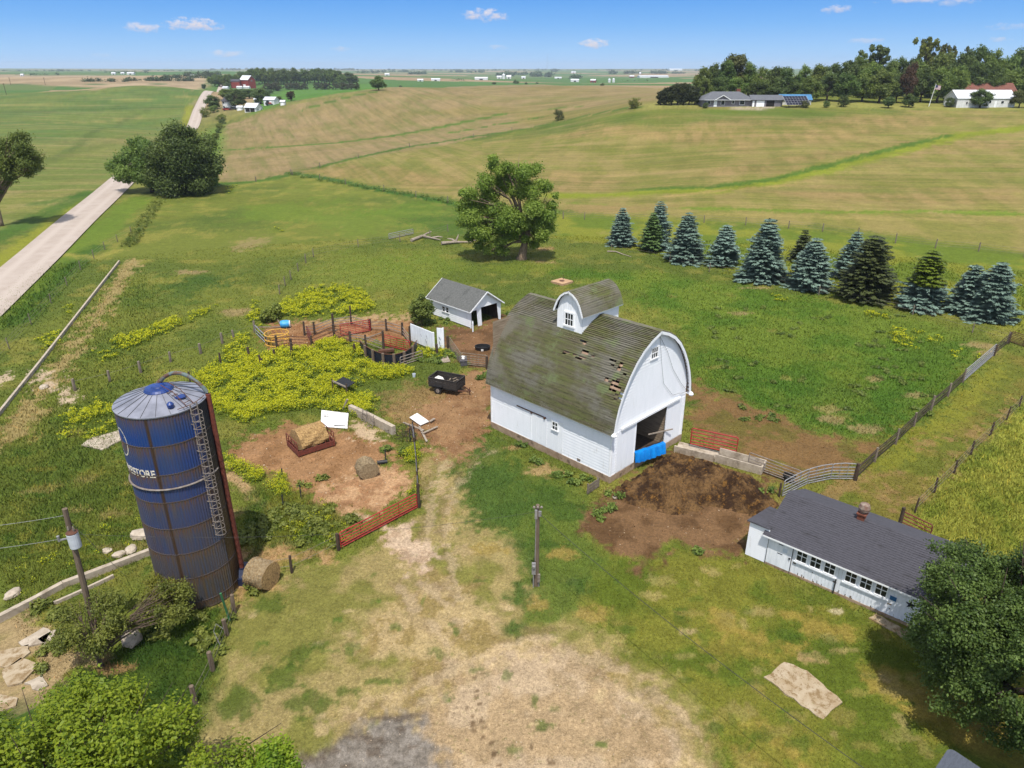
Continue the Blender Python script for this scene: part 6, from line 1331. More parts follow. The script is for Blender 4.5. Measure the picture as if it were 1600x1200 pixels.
def limb_mesh(h_fork, r0, tips, seed, lean=(0,0), flare=1.5, twigs=2):
    rs_ = random.Random(seed); m_ = MB(); top = Vector((lean[0], lean[1], h_fork))
    m_.tube([(0,0,-.3), (lean[0]*.1,lean[1]*.1,h_fork*.12), (lean[0]*.45,lean[1]*.45,h_fork*.5), top], [r0*flare, r0*1.08, r0*.85, r0*.7], 9)
    for t in tips:
        t = Vector(t); k = rs_.uniform(.55, .95); s = Vector((lean[0]*k, lean[1]*k, h_fork*k)); mid = s.lerp(t, .5)+Vector((rs_.uniform(-.1,.1), rs_.uniform(-.1,.1), .12*(t-s).length))
        rr_ = r0*rs_.uniform(.3, .5); m_.tube([s, s.lerp(mid, .5)+Vector((0,0,.05)), mid, t], [rr_, rr_*.8, rr_*.55, rr_*.15], 6)
        for q in range(twigs):
            e = t+Vector((rs_.uniform(-1,1), rs_.uniform(-1,1), rs_.uniform(-.3,1)))*(t-s).length*.22; m_.tube([mid, mid.lerp(e, .6), e], [rr_*.4, rr_*.25, rr_*.06], 5)
    return m_
def crown_clumps(cx_, cy_, cz, rx, ry, rz, n, cr, seed, flat=.8, low=-.6, inner=.25):
    g = np.random.default_rng(seed); o = []
    while len(o) < n:
        d = unit(g.normal(size=(1, 3)))[0]
        if d[2] < low: continue
        k = g.uniform(inner, .9)**.6; s = cr*g.uniform(.65, 1.35); o.append((cx_+d[0]*rx*k, cy_+d[1]*ry*k, cz+d[2]*rz*k, s, s, s*flat))
    return o
def tree(name, label, cat, loc, clumps, n, size, lmat, bark, fork, r0, seed, group=None, lean=(0,0), shell=.45, up=.35, asp=.6, limbs=12, crown='crown', rot=0, flare=1.5, cvar=.5):
    t = thing(name, label, cat, loc, rot, group)
    g = random.Random(seed); tips = [c[:3] for c in g.sample(clumps, min(limbs, len(clumps)))]
    part('trunk', limb_mesh(fork, r0, tips, seed, lean, flare), M[bark], t, smooth=True)
    V, Q, ti = cloud(clumps, n, size, seed, shell, up, asp, cvar)
    part(crown, npmesh(crown, V, Q, lmat, {'tint': ('FLOAT', ti)}), None, t); return t
L_dark = leaf_mat('dark_green_leaves', C(60,88,36), C(138,160,76), .36)
L_deep = leaf_mat('deep_green_leaves', C(70,96,46), C(138,160,80), .36)
L_mid = leaf_mat('mid_green_leaves', C(92,122,50), C(166,186,86), .38)
L_fresh = leaf_mat('fresh_green_leaves', C(116,154,52), C(196,220,98), .46)
L_maple = leaf_mat('bright_maple_leaves', C(106,150,32), C(192,216,58), .45)
L_olive = leaf_mat('olive_leaves', C(84,96,44), C(140,142,70))
L_rust = leaf_mat('rust_brown_leaves', C(84,62,46), C(124,94,66))
L_bush = leaf_mat('grey_green_leaves', C(104,122,48), C(178,186,84), .38)
# the great ash beside the long shed
bp_ = atz(1590, 1000, 4.6); B0 = Vector((bp_.x, bp_.y, 0))
g = np.random.default_rng(21); cl = []
for i in range(150):
    d = unit(g.normal(size=(1, 3)))[0]
    if d[2] < -.8: d[2] *= -.4
    k = g.uniform(.45, 1.0)**.5*(1+.14*math.sin(3*math.atan2(d[1], d[0])+1)); c_ = np.array([.5+4.25*d[0]*k, 4.25*d[1]*k, 4.7+4.1*d[2]*k]); lr = g.uniform(.55, 1.0)
    for _ in range(6):
        q_ = c_+unit(g.normal(size=(1, 3)))[0]*lr*g.uniform(.3, 1.0)*np.array([1, 1, .7]); s_ = g.uniform(.32, .62); cl.append((*q_, s_, s_, s_*.75))
for a_ in np.linspace(2.9, 5.6, 12):
    for _ in range(5):
        k = g.uniform(2.2, 3.7); s_ = g.uniform(.4, .6); cl.append((.5+k*math.cos(a_)+g.normal()*.3, k*math.sin(a_)+g.normal()*.3, g.uniform(1.5, 3.2), s_, s_, s_*.8))
tree('ash_tree', 'big dark dense tree overhanging the star end of the long shed', 'tree', B0, cl, 225000, .062, L_dark, 'trunk_dark', 2.2, .38, 31, limbs=26, shell=.5)
# maple at the bottom of the picture
cl = []; g = np.random.default_rng(5)
for i in range(95):
    a = g.uniform(0, 2*math.pi); k = math.sqrt(g.uniform(0, 1)); x, y = 6.3*k*math.cos(a), 4.6*k*math.sin(a); z = 8.6-4.2*k**2.2+g.uniform(-1.0, .5); s = g.uniform(.45, .85); cl.append((x, y, z, s, s, s*g.uniform(1.0, 1.7)))
for i in range(30):
    a = g.uniform(0, 2*math.pi); x, y = 5*math.cos(a)*g.uniform(.3, 1), 4*math.sin(a)*g.uniform(.3, 1); cl.append((x, y, g.uniform(3, 6), .9, .9, .8))
tree('maple_tree', 'bright yellow green maple at the bottom left corner', 'tree', (-14.6, 15.2, 0), cl, 110000, .066, L_maple, 'trunk_dark', 2.5, .28, 33, limbs=40, shell=.55, up=.9, cvar=.35)
cl = []
for i in range(22): a = g.uniform(0, 2*math.pi); k = g.uniform(0, 1)**.5; s = g.uniform(.35, .6); cl.append((1.5*k*math.cos(a), 1.3*k*math.sin(a), 5.6-1.8*k*k+g.uniform(-.8,.4), s, s, s*1.5))
tree('maple_tree', 'smaller yellow green maple beside the gravel apron at the bottom edge', 'tree', (-8.4, 16.6, 0), cl, 24000, .066, L_maple, 'trunk_dark', 1.8, .14, 34, limbs=14, shell=.55, up=.9)
# straggling bush at the leaning pole
Bp = G(158,1042); cl = crown_clumps(-.1, .7, 2.1, 1.9, 1.6, 1.4, 26, .5, 41)+crown_clumps(2.3, 2.3, 1.8, 1.6, 1.4, 1.2, 18, .48, 42)
tree('mulberry_bush', 'straggling two stemmed bush between the leaning pole and the silo', 'bush', Bp, cl, 16000, .056, L_bush, 'trunk', 1.1, .13, 43, limbs=30, shell=.6)
Bp = G(268,955); cl = [(.9*math.cos(a)*k, .9*math.sin(a)*k, 1.5+.7*(1-k)+.2*math.sin(a*3), .38, .38, .4) for a in np.linspace(0, 6.28, 12) for k in (.5, 1.1)]
tree('thorn_bush', 'yellow twigged bush against the foot of the silo', 'bush', Bp, cl, 10000, .05, leaf_mat('yellow_green_twig_leaves', C(112,116,36), C(172,166,60)), 'pole', .5, .06, 44, limbs=24, shell=.7)
# tall pale trunked tree at the left edge
# trees by the road
def tree_px(name, label, base, pts, n, size, lm, bark, fork, r0, seed, depth=.8, cat='tree', **kw):
    """crown clumps given by where they are seen (pixel x, pixel y, radius) over a surveyed base"""
    Bp = G(*base); q = mpp(Bp); g = random.Random(seed); cl = []
    H_ = []
    for x, y, r in pts:
        z = max(tall(Bp, y), r*q*.6); dp = g.uniform(-1, 1)*r*q*depth
        Zd = (Bp.y+dp)*CP-(Bp.z+z-CH)*SP; H_.append(((x-800)/F*Zd-Bp.x, dp, z, r*q, r*q, r*q*.88))
    for c in H_:
        for k in range(4): cl.append((c[0]+g.uniform(-.5,.5)*c[3], c[1]+g.uniform(-1.5,1.5)*c[3], c[2]+g.uniform(-.45,.45)*c[5], c[3]*.92, c[4]*.9, c[5]*.82))
    return tree(name, label, cat, Bp, cl, n, size, lm, bark, fork, r0, seed, **kw)
tree_px('oak_tree', 'large dark round tree beside the gravel road', (286,303), [(270,212,20),(300,225,22),(320,235,16),(258,238,22),(285,248,26),(315,258,20),(255,270,20),(285,280,22),(315,282,18),(332,262,10),(268,205,9),(296,205,9),(270,292,14),(300,295,12),(325,292,9)], 52000, .24, L_dark, 'trunk_dark', 3, .5, 61, limbs=14)
tree_px('ash_tree', 'lighter spreading tree leaning over the gravel road', (238,300), [(222,230,16),(240,232,14),(205,245,16),(185,258,14),(225,252,18),(245,258,14),(208,268,16),(195,278,10),(228,276,16),(178,262,8),(212,222,8),(240,285,10)], 30000, .22, L_mid, 'trunk_dark', 5, .4, 62, limbs=12)
tree_px('sapling', 'bright green sapling on the pasture side of the dark round tree', (330,292), [(326,262,7),(332,270,8),(326,276,9),(333,283,7)], 6000, .2, L_fresh, 'trunk', 2, .15, 63, limbs=5)
# the old hackberry in the pasture
tree_px('hackberry_tree', 'broad old tree with a gnarled pale trunk in the middle of the pasture', (815,405), [(775,262,12),(795,262,11),(815,272,15),(835,268,12),(760,282,13),(782,285,16),(805,292,17),(828,295,16),(848,290,12),(735,298,12),(758,308,16),(728,318,14),(745,330,18),(770,330,18),(795,335,18),(730,345,12),(752,352,14),(778,356,15),(800,350,14),(840,318,16),(855,335,13),(850,355,14),(838,368,11),(862,320,8),(786,375,9),(800,368,10),(720,350,7),(770,248,7),(782,390,7),(740,362,10),(760,370,12),(775,380,11),(795,352,14),(812,345,14),(826,352,12),(845,345,14),(790,392,6),(822,372,8),(750,383,9),(766,390,8),(735,372,8),(834,382,8),(850,372,8),(868,305,5),(722,300,6)], 130000, .14, L_fresh, 'trunk_pale', 4.4, .62, 64, lean=(.9,0), limbs=22, flare=1.7, shell=.62)
tree_px('mulberry_tree', 'small round green tree in front of the open shed wall', (660,508), [(655,472,8),(668,476,8),(648,482,9),(660,486,11),(672,488,9),(650,495,9),(664,498,9),(660,466,5)], 9000, .1, L_mid, 'trunk', .8, .1, 65, limbs=8)
tree_px('elm_tree', 'tall tree with a pale bare trunk at the left edge beyond the road', (2,353), [(8,228,14),(22,220,13),(38,230,13),(22,248,15),(44,250,13),(6,258,13),(36,268,11),(14,274,11),(50,262,9),(-10,242,14),(-18,264,13),(30,212,8),(8,286,7),(2,300,5),(40,240,12),(56,255,6)], 26000, .16, L_mid, 'trunk_pale', 6.5, .42, 51, limbs=14, lean=(.6,0), flare=1.3)
# spruces
def spruce_mesh(H_, Rb, seed, tiers, size, dens_=1.0, skirt=.3, power=.85, low_tint=None):
    g = np.random.default_rng(seed); P, Nn, T, B = [], [], [], []
    for i in range(tiers):
        t = (i+g.uniform(-.3,.3))/tiers; t = min(max(t, 0), .985); z = skirt+(H_-skirt)*t; Rr = Rb*((1-t)**power)*g.uniform(.86, 1.1)+.08
        nb = int((7+Rr*6.5)*dens_); a0 = g.uniform(0, 6.28)
        for k in range(nb):
            a = a0+6.283*k/nb+g.normal()*.12; L = Rr*g.uniform(.72, 1.12)*(1+.16*math.sin(2*a+seed+1.7*z)+.08*math.sin(5*a+2.3*z))
            if g.uniform() < .07: L *= .55
            m_ = max(3, int(L/size*2.0)); s = np.linspace(.22 if L > .8 else .1, 1, m_); bt = g.uniform(0, .5)
            for q in (-1, 0, 1):
                rad = L*s; lat = q*size*(.9*np.sin(np.pi*np.clip(s, 0, 1)*.9)+.1)*1.1
                zz = z-L*.22*s+.14*L*np.maximum(s-.65, 0)*2+g.normal(size=m_)*.03; x = rad*math.cos(a)-lat*math.sin(a); y = rad*math.sin(a)+lat*math.cos(a)
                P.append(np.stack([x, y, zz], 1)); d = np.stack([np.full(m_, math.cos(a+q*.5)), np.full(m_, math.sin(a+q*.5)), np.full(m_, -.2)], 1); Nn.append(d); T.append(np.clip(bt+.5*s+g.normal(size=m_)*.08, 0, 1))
    P = np.concatenate(P); D = unit(np.concatenate(Nn)+g.normal(size=(len(P), 3))*.18); T = np.concatenate(T); n = len(P)
    side = unit(np.cross(D, np.array([0, 0, 1.0]))+g.normal(size=(n, 3))*.25); s = (size*g.uniform(.7, 1.25, n))[:,None]
    upv = np.cross(side, D)
    V = np.stack([P-D*s*.6, P-side*s*.42+upv*s*-.08, P+D*s*.9, P+side*s*.42+upv*s*-.08], 1).reshape(-1, 3)
    return V, np.arange(4*n).reshape(n, 4), np.repeat(T, 4)
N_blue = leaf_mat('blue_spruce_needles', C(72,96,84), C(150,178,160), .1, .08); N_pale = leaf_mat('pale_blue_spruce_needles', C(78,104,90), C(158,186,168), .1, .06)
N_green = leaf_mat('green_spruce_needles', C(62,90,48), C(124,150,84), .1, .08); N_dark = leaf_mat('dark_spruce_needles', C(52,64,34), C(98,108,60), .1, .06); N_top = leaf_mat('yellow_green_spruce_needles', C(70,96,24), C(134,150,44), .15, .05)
SPR = [(970,383,322,44,N_blue,'blue spruce at the barn end of the row beside the fallen branch',.95),(1027,388,312,46,N_blue,'tall blue spruce standing behind the small green one',.9),(1017,392,330,36,N_green,'small green spruce in front of a taller blue spruce',.9),(1070,407,330,62,N_blue,'wide blue spruce right after the green and blue pair',.9),
 (1129,414,350,52,N_pale,'palest and shortest spruce of the row with a clear round shadow',.8),(1190,437,338,76,N_blue,'tallest widest blue spruce in the middle of the row',.85),(1251,408,358,34,N_dark,'dark green spruce top showing behind two blue spruces',.9),(1263,450,370,70,N_pale,'pale blue spruce in front of the dark green top',.75),
 (1327,434,360,58,N_blue,'blue spruce half hidden behind the brown green one',.9),(1350,466,366,86,N_dark,'broad dark brown green spruce, the darkest of the row',.7),(1438,480,389,70,N_top,'spruce with a yellow green top over a blue skirt',.75),(1507,487,410,60,N_blue,'blue spruce leaning into its neighbour near the far corner',.85),(1543,498,407,74,N_blue,'last blue spruce of the row near the corner fence post',.8)]
for i, (x, y, ty, wpx, nm_, lb, pw) in enumerate(SPR):
    Bp = G(x, y); q = mpp(Bp); Hs = tall(Bp, ty); Rb = wpx*q*.52; t = thing('spruce_tree', lb, 'spruce', Bp, 0, 'spruces in the windbreak row')
    sk = .75 if i in (2, 4, 9) else .4
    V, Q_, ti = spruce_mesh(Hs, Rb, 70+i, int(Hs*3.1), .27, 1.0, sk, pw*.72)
    if nm_ is N_top:
        low = np.repeat(V.reshape(-1, 4, 3)[:,:,2].mean(1) < Hs*.42, 1); part('skirt', npmesh('skirt', V, Q_[low], N_blue, {'tint': ('FLOAT', ti)}), None, t); Q_ = Q_[~low]
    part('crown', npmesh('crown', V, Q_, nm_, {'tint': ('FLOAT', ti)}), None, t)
    m_ = MB(); m_.tube([(0,0,-.2), (0,0,Hs*.5), (0,0,Hs*.93)], [.16, .09, .02], 7); part('trunk', m_, M['trunk_dark'], t)
# prototypes for the distant trees: crown and trunk, 10 m tall
def proto(kind, seed, lm, bark='trunk_dark'):
    g = np.random.default_rng(seed)
    if kind == 'round': cl = crown_clumps(0, 0, 5.2, 3.5, 3.5, 4.5, 42, 1.3, seed, inner=.3, low=-.85)
    elif kind == 'wide': cl = crown_clumps(0, 0, 5.0, 4.7, 4.3, 4.3, 46, 1.25, seed, inner=.3, low=-.85)
    elif kind == 'tall': cl = crown_clumps(0, 0, 5.1, 2.5, 2.5, 4.7, 38, 1.1, seed, inner=.3, low=-.9)
    elif kind == 'sparse': cl = [(g.normal()*(.5+.14*z_), g.normal()*(.5+.14*z_), z_, .6, .6, .55) for z_ in np.linspace(2.2, 9.9, 64)]
    elif kind == 'bush': cl = crown_clumps(0, 0, 4.2, 5.5, 5.0, 4.8, 30, 1.7, seed, low=-.75, inner=.3)
    me1 = limb_mesh(3.2 if kind != 'bush' else 1.0, .34, [c[:3] for c in cl[::3]], seed).mesh('trunk', M[bark], True)
    V, Q, ti = cloud(cl, 9000 if kind != 'bush' else 5000, .25, seed, .5); V[:,2] = np.maximum(V[:,2], .1)
    return me1, npmesh('crown', V, Q, lm, {'tint': ('FLOAT', ti)})
PR = {}
def far_tree(name, label, loc, H_, W_, kind, seed, lm=None, group=None, cat='tree', bark='trunk_dark'):
    lm = lm or L_mid; key = (kind, seed % 3, lm.name)
    if key not in PR: PR[key] = proto(kind, 200+seed % 3+10*hash_kind(kind), lm, bark)
    t = thing(name, label, cat, loc, (seed*1.7) % 6.28, group); wd = {'round':7.6,'wide':9.8,'tall':5.8,'sparse':6.0,'bush':11.5}[kind]; t.scale = (W_/wd, W_/wd, H_/(10.0 if kind != 'bush' else 9.6))
    link('trunk', PR[key][0], t); link('crown', PR[key][1], t); return t
def hash_kind(k): return ('round','wide','tall','sparse','bush').index(k)
def far_px(name, label, x, yb, yt, wpx, kind, seed, lm=None, group=None, back=0.0, cat='tree'):
    Bp = G(x, yb); d = Vector((Bp.x, Bp.y, 0)).normalized(); Bp = Bp+d*back; Bp.z = gz(Bp.x, Bp.y)-.2; return far_tree(name, label, Bp, tall(Bp, yt), wpx*mpp(Bp), kind, seed, lm, group, cat)
GV = 'trees of the grove behind the houses on the ridge'; GL = 'leafy tree crowded in the grove behind the houses on the ridge'
for i, (x, yt, w_, k, bk) in enumerate(((1093,104,26,'round',25),(1112,98,28,'round',35),(1128,90,26,'tall',30),(1166,96,26,'round',40),(1185,104,30,'wide',30),(1206,102,28,'round',45),(1228,104,30,'round',35),(1250,101,30,'wide',45),(1274,98,30,'round',40),(1296,98,28,'round',50),(1318,90,28,'tall',45),(1335,84,28,'round',55),(1378,92,30,'round',50),(1398,88,28,'round',60),(1418,86,28,'round',50),
   (1448,82,34,'round',40),(1470,80,34,'round',55),(1492,74,36,'round',45),(1514,70,34,'round',60),(1536,76,36,'round',45),(1560,84,34,'round',50),(1582,74,36,'round',60),(1606,80,36,'round',50),(1630,78,36,'round',50),
   (1262,118,36,'wide',14),(1290,112,38,'wide',18),(1318,112,34,'round',14),(1345,108,40,'wide',16),(1372,108,36,'round',12),(1398,116,28,'round',14),(1436,102,36,'wide',16),(1462,104,38,'round',14),(1484,100,36,'round',18),(1512,96,34,'round',32),(1544,100,36,'wide',32),(1575,104,34,'round',34),(1600,104,36,'round',34),(1212,122,32,'wide',16),(1180,124,34,'wide',18),(1150,120,30,'round',22),(1098,120,26,'wide',14),(1120,116,28,'wide',20),(1240,124,30,'wide',22),(1355,96,34,'round',34),(1425,92,34,'round',30))):
    far_px('grove_tree', GL, x, 166, yt, w_*1.12, k, i, (L_mid, L_deep, L_dark, L_mid)[i % 4], GV, bk)
for a in ((1142,166,79,36,'tall',3,L_olive,40,'tallest ragged cottonwood above the grey ranch house'),(1355,166,72,40,'sparse',4,L_deep,60,'feathery tree with spreading branches rising out of the grove'),(1434,166,61,36,'sparse',1,L_bush,70,'thin bare topped tree standing highest above the grove'),(1412,166,95,24,'round',2,L_rust,10,'rust brown tree among the green ones of the grove'),(1462,166,72,26,'sparse',5,L_olive,60,'second ragged tree top beside the bare topped tree')):
    far_px('grove_tree', a[8], a[0], a[1], a[2], a[3], a[4], a[5], a[6], None, a[7])
for i, (x, yt, w_) in enumerate(((1032,140,13),(1040,134,14),(1049,130,15),(1058,127,15),(1067,127,15),(1076,128,15),(1085,133,13))):
    far_px('cedar_tree', 'dark olive cedar in the dense row left of the grey ranch house', x, 167, yt, w_*1.25, 'tall', i, leaf_mat('cedar_needles', C(52,64,32), C(96,104,54)) if i == 0 else bpy.data.materials['cedar_needles'], 'cedars left of the ranch house', 4, 'cedar')
for a in ((1318,165,147,20,'bush','dark round shrub at the foot of the grove by the shed'),(1291,166,156,12,'bush','small shrub between the blue roofed shed and the grove'),(1256,166,156,16,'bush','bright shrub in front of the solar array'),(1102,166,159,11,'bush','clipped dark bush at the corner of the grey ranch house'),(1388,167,150,18,'round','small tree left of the flagpole'),(1420,166,146,22,'round','dark low tree just beside the flagpole'),(1483,166,150,16,'bush','bushy shrub left of the long white building'),(1592,167,137,30,'wide','olive tree before the end of the long white building'),(1531,167,138,34,'round','small round tree in front of the long white building')):
    far_px('shrub' if a[4] == 'bush' else 'yard_tree', a[5], a[0], a[1], a[2], a[3], a[4], a[0], L_olive if 'olive' in a[5] or 'bright' in a[5] else L_deep, None, -3.5, 'shrub' if a[4] == 'bush' else 'tree')
for a in ((592,141,118,27,'wide','lone broad tree on the crest of the tan field',L_deep),(873,188,169,19,'bush','lone olive bush on the fence line between the fields',L_olive),(992,169,151,20,'bush','round green bush near the left end of the cedars',L_bush),(626,136,133,6,'bush','small dark bush on the crest near the lone broad tree',L_deep),(806,131,124,11,'bush','low round bush on the far edge of the tan field',L_deep),(772,132,128,9,'bush','flat low bush left of the round one on the crest',L_deep),(941,134,129,8,'bush','dark bush below the two white bins',L_deep),(822,132,128,5,'bush','tiny bush right of the round one on the crest',L_deep),(839,131,128,5,'bush','tiny bush farther right along the crest',L_deep)):
    far_px('tree' if a[4] == 'wide' else 'field_bush', a[5], a[0], a[1], a[2], a[3], a[4], a[0], a[6], None, 0, 'tree' if a[4] == 'wide' else 'bush')
FG = 'trees of the roadside farm'
for i, a in enumerate(((333,171,148,23,'round','dense dark tree beside the white farmhouse',L_dark),(335,176,163,16,'bush','rounded green shrub below the dark tree at the farmhouse',L_mid),(322,183,166,15,'bush','willowy bush where the farm drive meets the road',L_bush),(372,168,138,32,'wide','big tree in front of the white farmhouse yard',L_deep),(408,162,137,27,'round','tree beside the white farm garage',L_deep),(356,156,138,24,'round','tree behind the white farmhouse, roadside one',L_mid),(390,154,139,22,'round','tree between the farmhouse and the garage',L_deep),(436,160,150,13,'round','small dark tree right of the white farm garage',L_dark),(455,158,143,12,'sparse','reddish brown half bare tree beside the weed patch',L_rust),(319,139,131,7,'tall','small upright tree left of the far stretch of road',L_dark))):
    far_px('farm_tree', a[5], a[0], a[1], a[2], a[3]*1.1, a[4], i, a[6], FG, 1)
for i, (x, y, h_, w_) in enumerate(((346,188,11,13),(348,194,9,10),(345,202,11,10),(342,208,8,8),(338,218,12,10),(335,228,10,8))):
    far_px('hedge_shrub', 'dark shrub in the hedge running down from the roadside farm', x, y, y-h_, w_*1.4, 'bush', i, L_deep if i % 2 else L_bush, 'shrubs of the farm hedge', 0, 'shrub')
for i, (x, y, h_, w_) in enumerate(((216,361,11,8),(206,376,14,9))):
    far_px('hedge_shrub', 'low scrubby shrub in the weedy fence line by the road', x, y+2, y-h_*.5, w_*1.8, 'bush', i+1, L_mid, 'shrubs of the roadside fence line', 0, 'shrub')
tree_px('elder_bush', 'dark bush where the leaning pasture fence meets the yellow weeds', (424,500), [(420,488,9),(428,484,8),(416,494,8),(430,493,8)], 2600, .16, L_bush, 'trunk', .3, .05, 66, cat='bush', limbs=6)
WG = 'trees of the wood beyond the roadside farm'; WL = 'leafy tree of the dense wood beyond the roadside farm'
for i in range(40):
    x = 338+i*5.5+rng.uniform(-2, 2); yb = 137-5.5*(x > 400)+rng.uniform(-2.5, 2.5); yt = (114 if x < 390 else 107)+rng.uniform(-3, 4)+(6 if x > 530 else 0)
    far_px('wood_tree', WL, x, yb, yt, rng.uniform(15, 22), 'round' if i % 3 else 'wide', i, (L_mid, L_deep, L_dark)[i % 3], WG, rng.uniform(0, 25)+(45 if 355 < x < 398 else 0))
for i in range(15):
    x = 350+i*5+rng.uniform(-1,1); far_px('wood_tree', WL, x, 146+rng.uniform(-1,1), 139+rng.uniform(-1.5,1.5), rng.uniform(11,15), 'round', i, (L_deep, L_mid)[i % 2], WG, 0)
for i, (x, w_) in enumerate(((418,14),(428,14),(436,13),(452,13),(460,12),(468,12),(477,9),(496,11),(504,11),(512,10),(524,11),(533,11),(541,12),(550,11),(558,8))):
    far_px('windbreak_bush', 'brownish clipped bush in the windbreak line before the wood', x, 140 if x > 445 else 142, 128 if x > 445 else 127, w_*1.25, 'bush', i, leaf_mat('windbreak_leaves', C(70,76,44), C(112,112,66)) if i == 0 else bpy.data.materials['windbreak_leaves'], 'bushes of the windbreak line', 0, 'bush')
# far woods and hedgerows that read only as masses
def woods(label, spans, seed):
    g = np.random.default_rng(seed); cl = []; big = 0
    for x0, x1, yb, h_, n in spans:
        for i in range(n):
            x = g.uniform(x0, x1); Bp = G(x, yb+g.uniform(-.4,.4)); q = mpp(Bp); r = h_*q*g.uniform(.35, .65); big = max(big, r); cl.append((Bp.x, Bp.y, Bp.z+r*.6, r*1.5, r*1.2, r*.95))
    V, Q, ti = cloud(cl, len(cl)*70, 1.0, seed); c = np.array([k[:3] for k in cl])
    g = np.random.default_rng(seed); ci = np.arange(len(V)//4)
    # leaf masses sized to their wood
    C0 = V.reshape(-1, 4, 3).mean(1, keepdims=True); d2 = ((C0[:,0,None,:2]-c[None,:,:2])**2).sum(2).argmin(1) if len(c) < 400 else np.zeros(len(V)//4, int); s = np.array([k[5] for k in cl])[d2][:,None,None]*.34
    V = (C0+(V.reshape(-1, 4, 3)-C0)*s).reshape(-1, 3)
    o = C0.mean((0, 1)); solo('distant_woods', npmesh('distant_woods', V-o, Q, L_far, {'tint': ('FLOAT', ti)}), None, label, 'woods', tuple(o), kind='stuff')
L_far = leaf_mat('distant_leaves', C(62,84,48), C(104,126,72), .1)
woods('dark belt of trees across the tan field on the left horizon', [(128,200,127.5,6,22),(195,300,126.5,7,40),(250,335,122,6,30),(290,345,119,7,26)], 301)
woods('scattered hedges and groves along the far left horizon', [(0,130,111,2.5,40),(25,40,117,3,6),(48,78,117.5,4,14),(88,95,117.5,5,4),(80,100,111,3,12),(130,330,111,2.5,50),(160,230,114,4,24),(330,560,109.5,3,80)], 302)
woods('scattered hedges and groves along the middle horizon', [(555,800,110,2.5,70),(800,1100,110,2.5,70),(595,640,112.5,4,14),(640,665,116,5,12),(700,760,113,4,20),(770,800,119,7,10),(800,870,117,5,18),(832,845,119.5,8,6),(853,858,120,7,4),(892,905,122.5,8,6),(888,892,124,4,3),(955,964,115.5,6,5),(975,1000,115,5,14),(1018,1040,115,5,14),(1040,1075,115,4,14),(705,728,126,4,14),(735,755,126,2,6),(870,878,124,3,4),(970,985,127,3,6),(990,1000,127,2.5,4),(1005,1012,126.5,3,4),(840,860,123,3,6),(860,870,112,5,5),(550,600,114,4,16)], 303)
woods('wooded hills on the right horizon', [(1085,1320,111,3.5,50),(1300,1600,111,3,40)], 304)
# ================================================================== DISTANT HOUSES, FARMS AND LANDMARKS
def gabled(name, label, cat, loc, rot, w, d, h, rh, wm, rm, feats=(), over=.4, group=None, hip=False, ends=True):
    """small building: wall, roof, then doors and windows (kind, face, x0, x1, z0, z1, material); front is local -y, ridge along x"""
    o = thing(name, label, cat, loc, rot, group); m_ = MB()
    m_.quad((-w/2,-d/2,-.5), (w/2,-d/2,-.5), (w/2,-d/2,h), (-w/2,-d/2,h)); m_.quad((w/2,d/2,-.5), (-w/2,d/2,-.5), (-w/2,d/2,h), (w/2,d/2,h))
    for s in (-1, 1):
        m_.quad((s*w/2,-d/2,-.5), (s*w/2,d/2,-.5), (s*w/2,d/2,h), (s*w/2,-d/2,h))
        if not hip: m_.quad((s*w/2,-d/2,h), (s*w/2,d/2,h), (s*w/2,0,h+rh))
    part('wall', m_, M[wm], o); r = MB(); ov = over; zo = -ov*rh/(d/2); hx = w/2-d/2*.95 if hip else w/2+ov
    for s in (-1, 1): slab(r, [(-w/2-ov,s*(d/2+ov),h+zo+.08), (w/2+ov,s*(d/2+ov),h+zo+.08), (hx,0,h+rh+.08), (-hx,0,h+rh+.08)], .12)
    if hip:
        for s in (-1, 1): slab(r, [(s*(w/2+ov),-d/2-ov,h+zo+.075), (s*(w/2+ov),d/2+ov,h+zo+.075), (s*hx,0,h+rh+.075)], .12)
    part('roof', r, M[rm], o)
    for k, fc, x0, x1, z0, z1, mt in feats:
        m_ = MB()
        if fc == 'f': m_.box(x0, x1, -d/2-.06, -d/2+.02, z0, z1)
        elif fc == 'r': m_.box(w/2-.02, w/2+.06, x0, x1, z0, z1)
        elif fc == 'l': m_.box(-w/2-.06, -w/2+.02, x0, x1, z0, z1)
        f_ = part(k, m_, M[mt], o)
        if k == 'window':
            m_ = MB()
            if fc == 'f': m_.box(x0+.12, x1-.12, -d/2-.09, -d/2-.05, z0+.12, z1-.12)
            elif fc == 'r': m_.box(w/2+.05, w/2+.09, x0+.12, x1-.12, z0+.12, z1-.12)
            else: m_.box(-w/2-.09, -w/2-.05, x0+.12, x1-.12, z0+.12, z1-.12)
            part('pane', m_, M['glass'], f_)
    return o
